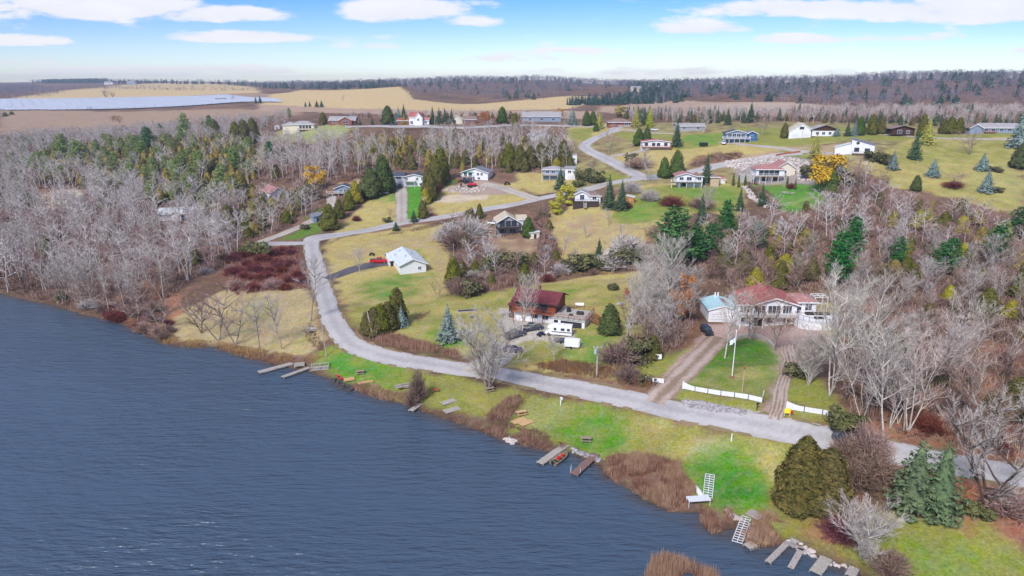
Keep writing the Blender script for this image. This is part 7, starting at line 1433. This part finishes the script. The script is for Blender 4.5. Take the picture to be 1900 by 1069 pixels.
o = root_at(492, 612, 20, 'brush_pile', 'white cut log pile at the lawn edge left of the road', 'log pile'); b = MB()
for i in range(12): a = rnd.uniform(-.4, .5); y = rnd.uniform(-.8, .8); x = rnd.uniform(-.5, .5); b.tube((x-1.1*math.cos(a), y-1.1*math.sin(a), .2+.07*i), (x+1.1*math.cos(a), y+1.1*math.sin(a), .2+.07*i), .1, .08)
b.build('log', M_bk['white'], o); o.location = P(579, 615)
def hull(o, L_, w, h, m, inner=None):
    b = MB(); n = 12; rings = []
    for i in range(n+1):
        t = i/n; x = -L_/2+L_*t; ww = w/2*(math.sin(math.pi*min(1, .12+t*.88)) ** .55 if inner is not None and t > .5 else math.sin(math.pi*(.06+.88*t))**.6) if inner is None else w/2*(1 if t < .55 else max(.04, 1-((t-.55)/.45)**2)); k = h*(1+.35*t*t) if inner is not None else h
        rings.append((x, [(-ww, k), (-ww*.75, .12), (0, 0), (ww*.75, .12), (ww, k), (0, k*.92 if inner is None else .25)]))
    loft(b, rings); b.build('hull', m, o)
p = lakept(1040, 853); o = empty('fishing_boat', 'small fishing boat with outboard motor tied to the long grey dock', 'boat', (p[0], p[1], -.12)); a = Vector(lakept(1053,827))-Vector(lakept(1001,864)); o.rotation_euler[2] = math.atan2(a.y, a.x); hull(o, 4.4, 1.6, .6, mat('hull_camo', srgb(150,136,110), srgb(96,88,70), 3, .5), 1)
for x in (-1.2, -.1, .9): MB().box(x-.15, x+.15, -.62, .62, .38, .5).build('bench', M_dtrim, o)
MB().box(-.7, -.3, -.25, .25, .5, .95).box(.5, .9, -.2, .3, .5, .8).build('gear', PT_['red'], o); mo = MB().hexa([(-2.6,-.18,.5),(-2.25,-.18,.5),(-2.25,.18,.5),(-2.6,.18,.5),(-2.55,-.16,1.05),(-2.3,-.16,1.05),(-2.3,.16,1.05),(-2.55,.16,1.05)]).build('outboard_motor', M_black, o); MB().bar((-2.42,0,.5), (-2.45,0,-.4), .12).build('shaft', M_black, mo)
p = P(1299, 917); o = empty('canoe', 'white upturned canoe on the grass beside the upright dock frame', 'canoe', (p.x, p.y, p.z+.42), R(95)); hull(o, 3.6, .85, .36, PT_['white']); o.rotation_euler[0] = math.pi
p = P(629, 702); o = empty('kayak', 'red kayak on the bank beside the square tan platform', 'kayak', (p.x, p.y, p.z+.05), R(-50)); hull(o, 3.0, .7, .35, PT_['red']); MB().box(-.35, .4, -.18, .18, .33, .37).build('cockpit', M_black, o)
def table(px, py, rz, label, m=None, bench=False):
    m = m or M_wood; o = root_at(px, py, rz, 'picnic_table' if not bench else 'bench', label, 'picnic table' if not bench else 'bench')
    if bench:
        MB().box(-.75, .75, -.2, .2, .4, .45).build('seat', m, o); MB().box(-.75, .75, .2, .25, .5, .85).build('backrest', m, o)
        for x in (-.65, .65): MB().box(x-.04, x+.04, -.18, .24, 0, .4).build('leg', m, o)
        return o
    b = MB()
    for i in range(5): y = -.36+.18*i; b.box(-.95, .95, y-.08, y+.08, .72, .77)
    b.build('table_top', m, o)
    for s in (-1, 1): MB().box(-.95, .95, s*.68-.14, s*.68+.14, .42, .46).build('seat', m, o)
    for x in (-.65, .65):
        for s in (-1, 1): MB().bar((x, s*.2, .72), (x, s*.62, 0), .09, .05).build('leg', m, o)
        MB().bar((x, -.75, .38), (x, .75, .38), .05, .09).build('cross_beam', m, o)
    return o
table(668,694,8,'green grey picnic table on the bright green shore'); table(908,726,20,'picnic table at the foot of the big bare willow'); table(967,770,22,'pale picnic table above the two tan dock sections', M_tan); table(1087,819,-6,'weathered picnic table between the two long docks')
table(1490,950,-8,'dark bench under the big dark cedar', M_dwood, True)
o = table(808,728,10,'small rusty bench on the middle of the shore lawn', M_rwood, True)
# ------------------------------------------------------------------ poles, fences, signs
M_pole = mat('pole_wood', srgb(186,176,166), srgb(150,140,132), 1.4, .9, stretch=(1,1,.3))
def upole(px, py, hpx, label, arm=True, transf=False, lean=(0,0), r=.16, m=None, nm='utility_pole', cat='utility pole'):
    p = P(px, py); d = p.y*cp-(p.z-CAMZ)*sp; h = hpx/F*d/cp; o = empty(nm, label, cat, p); T_ = Vector((lean[0]*h, lean[1]*h, h)); MB().tube((0,0,-.4), T_, r, r*.65, 9).build('pole', m or M_pole, o)
    if arm: a = T_*.95; cr = MB().bar(a+Vector((-.9,0,0)), a+Vector((.9,0,0)), .1, .12).build('crossarm', M_pole, o); [MB().tube(a+Vector((x,0,.06)), a+Vector((x,0,.28)), .06, .04).build('insulator', M_frame, cr) for x in (-.8, 0, .8)]
    if transf: a = T_*.84; MB().tube(a+Vector((-.45,-.3,-.5)), a+Vector((-.45,-.3,.5)), .3, .3, 12).build('transformer', PT_['silver'], o)
    return o
upole(1107,700,60,'utility pole with grey transformer in the roadside weeds',True,True); upole(693,628,54,'leaning pale pole beside the cedar hedge',False,False,(-.16,0)); upole(606,662,66,'thin pale pole at the left end of the green shore',False,False,(-.07,0),.12)
upole(789,404,38,'utility pole at the end of the yellow lawn above the road',True,True); upole(1166,333,40,'utility pole inside the upper road bend'); upole(807,233,26,'pale pole right of the white gabled ridge house'); upole(1079,232,20,'brown pole at the ridge road corner'); upole(626,238,22,'pole in front of the brown gabled ridge house',False)
upole(778,326,26,'thin antenna tower behind the split level house',True,False,(0,0),.09,M_metal); upole(678,318,32,'thin pale pole in the left slope woods',False); upole(1487,262,18,'pole below the barn shaped garage',False); upole(120,400,44,'pale pole beside the gravel clearing',True); upole(1702,306,10,'short pole on the right lawn',False); upole(843,525,72,'thin twin poles behind the green bin',False,False,(0,0),.09); upole(32,182,10,'distant pole left of the panel field',False); upole(78,180,9,'second distant pole left of the panel field',False); upole(1357,818,14,'short white marker post on the grass by the lower road',False,False,(0,0),.13,M_frame,'marker_post','post')
o = upole(1358,701,88,'tall white flagpole with pale flag in the round lawn',False,False,(0,0),.10,M_frame,'flagpole','flagpole'); hh_ = 88/F*(o.location.y*cp-(o.location.z-CAMZ)*sp)/cp
MB().tube((0,0,0), (0,0,.35), .45, .35, 10).build('base', BM['brick'], o); f = MB(); n = 8
for i in range(n): x0, x1 = -.12-1.0*i/n, -.12-1.0*(i+1)/n; y0, y1 = .12*math.sin(i*1.3), .12*math.sin((i+1)*1.3); zt_ = hh_-1.3-.9*i/n*.8; zt2 = hh_-1.3-.9*(i+1)/n*.8; f.hexa([(x0,y0,zt_-1.0),(x1,y1,zt2-1.0),(x1,y1+.02,zt2-1.0),(x0,y0+.02,zt_-1.0),(x0,y0,zt_),(x1,y1,zt2),(x1,y1+.02,zt2),(x0,y0+.02,zt_)])
f.build('flag', mat('flag_cloth', srgb(196,212,232), srgb(232,236,240), .8, .8), o)
MB().tube((0,0,hh_), (0,0,hh_+.25), .14, .05, 8).build('finial', M_frame, o)
o = upole(1377,727,44,'pinkish lamp post with small red cap in the front lawn',False,False,(0,0),.09,mat('post_pink', srgb(206,172,160), srgb(180,146,136), 2, .7),'lamp_post','lamp post'); zz = 44/F*(o.location.y*cp-(o.location.z-CAMZ)*sp)/cp; MB().tube((0,0,zz-.1), (0,0,zz+.35), .16, .16, 8).build('lantern', BM['brick'], o); MB().tube((0,0,zz+.35), (0,0,zz+.7), .2, .02, 8).build('cap', M_rwood, o)
def fence(a, c, label, h=1.0, n=None, flare=False):
    A = P(*a); B = P(*c); L_ = Vector((B.x-A.x, B.y-A.y)).length; o = empty('fence', label, 'fence', A); n = n or max(1, int(L_/2.4)); pn = MB()
    for i in range(n+1):
        x = A.x+(B.x-A.x)*i/n; y = A.y+(B.y-A.y)*i/n; z = float(H(x, y)); q = Vector((x, y, z))-A
        MB().bar(q+Vector((0,-.04,-.2)), q+Vector((0,-.04,h+.12)), .09).build('post', M_dtrim if 0 < i < n else M_frame, o)
        if i < n:
            x2 = A.x+(B.x-A.x)*(i+1)/n; y2 = A.y+(B.y-A.y)*(i+1)/n; q2 = Vector((x2, y2, float(H(x2, y2))))-A; m_ = 16; hs = h*(1.45 if flare and (i == 0) else 1)
            for k in range(m_):
                t0 = k/m_+.02/m_; t1 = (k+1)/m_-.1/m_; p0 = q+(q2-q)*t0; p1 = q+(q2-q)*t1; ht = h+(h*.6*(1-t0)**2 if flare and i == 0 else 0); pn.hexa([p0+Vector((0,0,.1)), p1+Vector((0,0,.1)), p1+Vector((0,.04,.1)), p0+Vector((0,.04,.1)), p0+Vector((0,0,ht)), p1+Vector((0,0,ht)), p1+Vector((0,.04,ht)), p0+Vector((0,.04,ht))])
            pn.bar(q+Vector((0,.07,.3)), q2+Vector((0,.07,.3)), .05, .08); pn.bar(q+Vector((0,.07,h*.85)), q2+Vector((0,.07,h*.85)), .05, .08)
    pn.build('picket_panel', M_frame, o); return o
fence((1266,722),(1414,748),'long low white fence across the front of the round lawn', flare=True); fence((1414,748),(1416,735),'short return of the white fence at the grassy track', n=1)
fence((1458,760),(1560,776),'low white fence right of the grassy track', flare=True); fence((1197,708),(1231,712),'short white fence piece left of the dirt drive', n=2); 
o = root_at(1460, 772, -5, 'yard_sign', 'yellow and red sale sign at the end of the right fence', 'sign'); MB().box(-.5, .5, -.03, .03, .5, 1.4).build('sign_board', mat('sign_yellow', srgb(240,224,60), srgb(226,208,50), 3, .5), o); MB().box(.5, .95, -.03, .03, .5, .95).build('lower_board', PT_['red'], o)
for x in (-.45, .45): MB().box(x-.03, x+.03, -.02, .02, -.2, .5).build('leg', M_frame, o)
o = root_at(1217, 670, -4, 'board_sign', 'blank white board on two legs in front of the copse', 'sign'); MB().box(-1.15, 1.15, -.04, .04, .45, 1.5).build('sign_board', M_frame, o)
for x in (-.9, .9): MB().box(x-.05, x+.05, .05, .12, -.2, 1.4).build('leg', M_metal, o)
for (px, py, lb) in ((1040,752,'white angled mailbox post beside the road above the shore lawn'),(1404,762,'black mailbox post in front of the white fence'),(1215,716,'dark mailbox post at the short white fence')):
    o = root_at(px, py, 0, 'mailbox', lb, 'mailbox'); w_ = px == 1040; MB().bar((0,0,-.1), (0,0,1.1), .16 if w_ else .1).bar((0,0,1.05), (.4 if w_ else 0,-.1,1.5 if w_ else 1.2), .16).build('post', M_frame if w_ else M_black, o); MB().box(-.15, .3, -.12, .12, 1.15 if not w_ else 1.45, 1.45 if not w_ else 1.65).build('box', M_frame if w_ else M_black, o)
o = root_at(838, 532, 5, 'storage_bin', 'green metal storage bin beside the tall lot line cedar', 'bin'); MB().box(-.9, .9, -.7, .7, .1, 1.5).build('container', mat('bin_green', srgb(34,120,92), srgb(26,92,70), 2, .5), o); MB().prism([(-1,1.5),(1,1.5),(.6,1.95),(-.6,1.95)], -.75, .75).build('lid', mat('bin_lid', srgb(60,150,124), srgb(44,120,98), 2, .5), o)
o = root_at(1066, 578, 0, 'propane_tank', 'white propane tank on the lawn behind the terrace', 'tank'); MB().tube((-1.1,0,.7), (1.1,0,.7), .5, .5, 14).build('tank', PT_['white'], o)
for x in (-.7, .7): MB().box(x-.06, x+.06, -.3, .3, 0, .4).build('leg', M_metal, o)
o.location = P(1075, 570)
o = root_at(1082, 588, 30, 'rowing_boat', 'small turquoise boat leaning beside the terrace stairs', 'boat'); hull(o, 2.6, 1.1, .45, mat('turquoise_paint', srgb(60,190,196), srgb(44,156,166), 3, .4), 1)
o = root_at(1152, 566, 10, 'satellite_dish', 'grey upturned boat shaped tub on the lawn by the copse', 'tub'); hull(o, 2.2, 1.2, .5, PT_['silver']); 
o = root_at(867, 577, 12, 'garden_bed', 'rectangular garden bed with pale edging on the middle lawn', 'garden bed'); MB().box(-2.4, 2.4, -.8, .8, .02, .12).build('soil', mat('soil_dark', srgb(84,70,64), srgb(58,48,46), 4, .95, bump=.6), o); MB().box(-2.55, 2.55, -.95, -.82, 0, .2).box(-2.55, 2.55, .82, .95, 0, .2).box(-2.55, -2.42, -.82, .82, 0, .2).box(2.42, 2.55, -.82, .82, 0, .2).build('edging', M_conc, o)
o = root_at(1462, 358, 0, 'fire_ring', 'pale stone ring on the green villa lawn', 'fire ring'); b = MB()
for i in range(14): a = 6.28*i/14; b.box(2*math.cos(a)-.35, 2*math.cos(a)+.35, 2*math.sin(a)-.3, 2*math.sin(a)+.3, 0, .35)
b.build('stone', M_conc, o)
# curved wall round the loop lawn, long stone walls
def wall_line(pix, h, w, label, m, nm='stone_wall'):
    c = catmull([tuple(P(*q)[:2])+(0,) for q in pix], .8); b = MB()
    for p0, p1 in zip(c[:-1], c[1:]):
        a = Vector((p0.x, p0.y, float(H(p0.x, p0.y))+h/2-.1)); d = Vector((p1.x, p1.y, float(H(p1.x, p1.y))+h/2-.1)); b.bar(a, d+(d-a)*.03, w*rnd.uniform(.9, 1.1), h*rnd.uniform(.92, 1.08))
    o = b.build(nm, m); return tag(o, label, 'wall')
wall_line([(1352,634),(1362,628),(1380,625),(1398,624),(1415,628),(1428,636),(1437,648)], .55, .5, 'low curved pale stone wall at the back of the round lawn', M_conc)
wall_line([(1440,290),(1455,287),(1470,285),(1485,283)], 1.0, .5, 'row of brown hedge posts along the villa road', M_rwood, 'timber_wall')
# ------------------------------------------------------------------ rocks
def rocks(nm, q, n, s, label, m, kind='stuff', cat='rocks', world=None):
    g = np.random.default_rng(len(label)); b = MB(); pp = poly(q); xs = [a for a, c in pp]; ys = [c for a, c in pp]; k = 0; V = []; Fc = []
    import itertools
    ico = np.array([(0,0,1),(.89,0,.45),(.28,.85,.45),(-.72,.53,.45),(-.72,-.53,.45),(.28,-.85,.45),(.72,.53,-.45),(-.28,.85,-.45),(-.89,0,-.45),(-.28,-.85,-.45),(.72,-.53,-.45),(0,0,-1)])
    fi = np.array([(0,1,2),(0,2,3),(0,3,4),(0,4,5),(0,5,1),(1,6,2),(2,7,3),(3,8,4),(4,9,5),(5,10,1),(2,6,7),(3,7,8),(4,8,9),(5,9,10),(1,10,6),(11,7,6),(11,8,7),(11,9,8),(11,10,9),(11,6,10)])
    while k < n:
        x = g.uniform(min(xs), max(xs)); y = g.uniform(min(ys), max(ys))
        if not inpoly(np.array([x]), np.array([y]), pp)[0]: continue
        r = s*g.uniform(.5, 1.4); v = ico*g.uniform(.75, 1.2, (12, 1))*np.array([g.uniform(.8, 1.3), g.uniform(.8, 1.3), .65])*r; V.append(v+np.array([x, y, max(float(H(x, y)), 0)+r*.2])); Fc.append(fi+12*k); k += 1
    o = link(nm, np_mesh(nm, np.concatenate(V), np.concatenate(Fc), m)); return tag(o, label, cat, kind=kind)
M_rk = mat('rock_grey', srgb(178,172,174), srgb(120,114,118), 1.5, .9, bump=.3); M_rkp = mat('rock_pale', srgb(206,196,190), srgb(156,144,138), .6, .9, bump=.3); M_rkd = mat('rock_dark', srgb(84,80,80), srgb(50,48,48), .8, .9)
rocks('riprap', [(1266,744),(1300,745),(1388,766),(1384,771),(1330,764),(1270,754)], 420, .28, 'grey broken stone lining the ditch before the white fence', M_rk)
rocks('rubble', [(1345,300),(1400,292),(1450,290),(1500,300),(1512,335),(1484,338),(1470,305),(1400,305),(1378,318),(1350,312)], 520, .7, 'pale blasted rock rubble around the pink roofed villa', M_rkp)
rocks('rubble', [(1376,345),(1385,343),(1400,362),(1432,385),(1424,388),(1392,368)], 120, .6, 'pale boulders running down beside the green villa lawn', M_rkp)
rocks('rubble', [(820,353),(850,345),(905,347),(905,353),(870,358),(830,358)], 200, .45, 'heap of broken concrete and timber beside the excavator', M_rkp)
rocks('bank_rocks', [(612,705),(622,702),(655,720),(650,728),(630,720)], 120, .35, 'dark rocks and tyres along the bank below the kayak', M_rkd)
rocks('bank_rocks', [(1060,838),(1062,832),(1115,850),(1112,858)], 90, .28, 'grey rocks on the bank between the two long docks', M_rk)
rocks('bank_rocks', [(935,815),(945,812),(960,820),(950,824)], 40, .3, 'pale rocks at the end of the long reed strip', M_rkp)
rocks('bank_rocks', [(1345,945),(1362,955),(1375,960),(1380,966),(1360,965)], 40, .28, 'pale rocks behind the tan reed clump', M_rkp)
rocks('bank_rocks', [(1455,1004),(1480,1004),(1530,1034),(1600,1062),(1590,1064),(1520,1042)], 90, .28, 'pale stones along the bank behind the U shaped dock', M_rkp)
rocks('rubble', [(905,540),(930,540),(940,560),(915,575)], 1, .3, 'small grey field stone on the upper lawn edge', M_rk, kind='thing', cat='rock')
# ------------------------------------------------------------------ solar field
M_pv = mat('solar_panel', (.34,.37,.46), (.42,.45,.52), .2, .22, spec=.7)
PVF = poly([(0,205),(0,186),(420,180),(545,192),(540,207),(400,205)])
g1 = np.random.default_rng(2); k_ = 0
ya = float(P(200,204).y); yb = float(P(200,186).y)
def xspan(y):
    xs = np.arange(-1500, -200, 4.0); m = inpoly(xs, np.full(xs.shape, y), PVF); return (xs[m].min(), xs[m].max()) if m.any() else None
ROW = None; rows = np.linspace(ya+3, yb*1.0, 34)
for i, y in enumerate(rows):
    sp_ = xspan(y)
    if sp_ is None: continue
    x0, x1 = sp_; L_ = x1-x0; o = empty('solar_array', 'long row of tilted pale blue solar panels in the far left field', 'solar panels', ((x0+x1)/2, y, 0), 0, 'rows of the solar field'); b = MB(); nseg = 24; st = MB()
    for k in range(nseg):
        xa = -L_/2+L_*k/nseg; xb = xa+L_/nseg-.5; za = float(H(o.location.x+xa, y)); zb = float(H(o.location.x+xb, y)); b.hexa([(xa,-3.2,za+1.2),(xb,-3.2,zb+1.2),(xb,3.2,zb+4.2),(xa,3.2,za+4.2),(xa,-3.2,za+1.4),(xb,-3.2,zb+1.4),(xb,3.2,zb+4.4),(xa,3.2,za+4.4)]); st.box(xa+1, xa+1.3, 0, .3, za-1, za+2.7)
    if i == 0: o['label'] = 'nearest row of pale blue solar panels, at the edge of the brown meadow'
    if i == 33: o['label'] = 'farthest row of pale blue solar panels, below the golden field'
    b.build('panel', M_pv, o); st.build('support', M_metal, o)
# ------------------------------------------------------------------ air
hm = bpy.data.materials.new('haze'); hm.use_nodes = True; t = hm.node_tree; t.nodes.clear(); pv = t.nodes.new('ShaderNodeVolumePrincipled'); pv.inputs['Color'].default_value = (.72, .82, 1.0, 1); pv.inputs['Density'].default_value = .00017; pv.inputs['Anisotropy'].default_value = 0.3
mo = t.nodes.new('ShaderNodeOutputMaterial'); t.links.new(pv.outputs[0], mo.inputs['Volume'])
tag(MB().box(float(GX[0])-30, float(GX[-1])+30, -640, float(GY[-1])+30, float(GZ.min())-2, max(float(GZ[np.abs(GY) < 4200].max()), 90)+22).build('haze', hm), 'thin bluish air haze over the whole landscape', 'haze', kind='stuff')
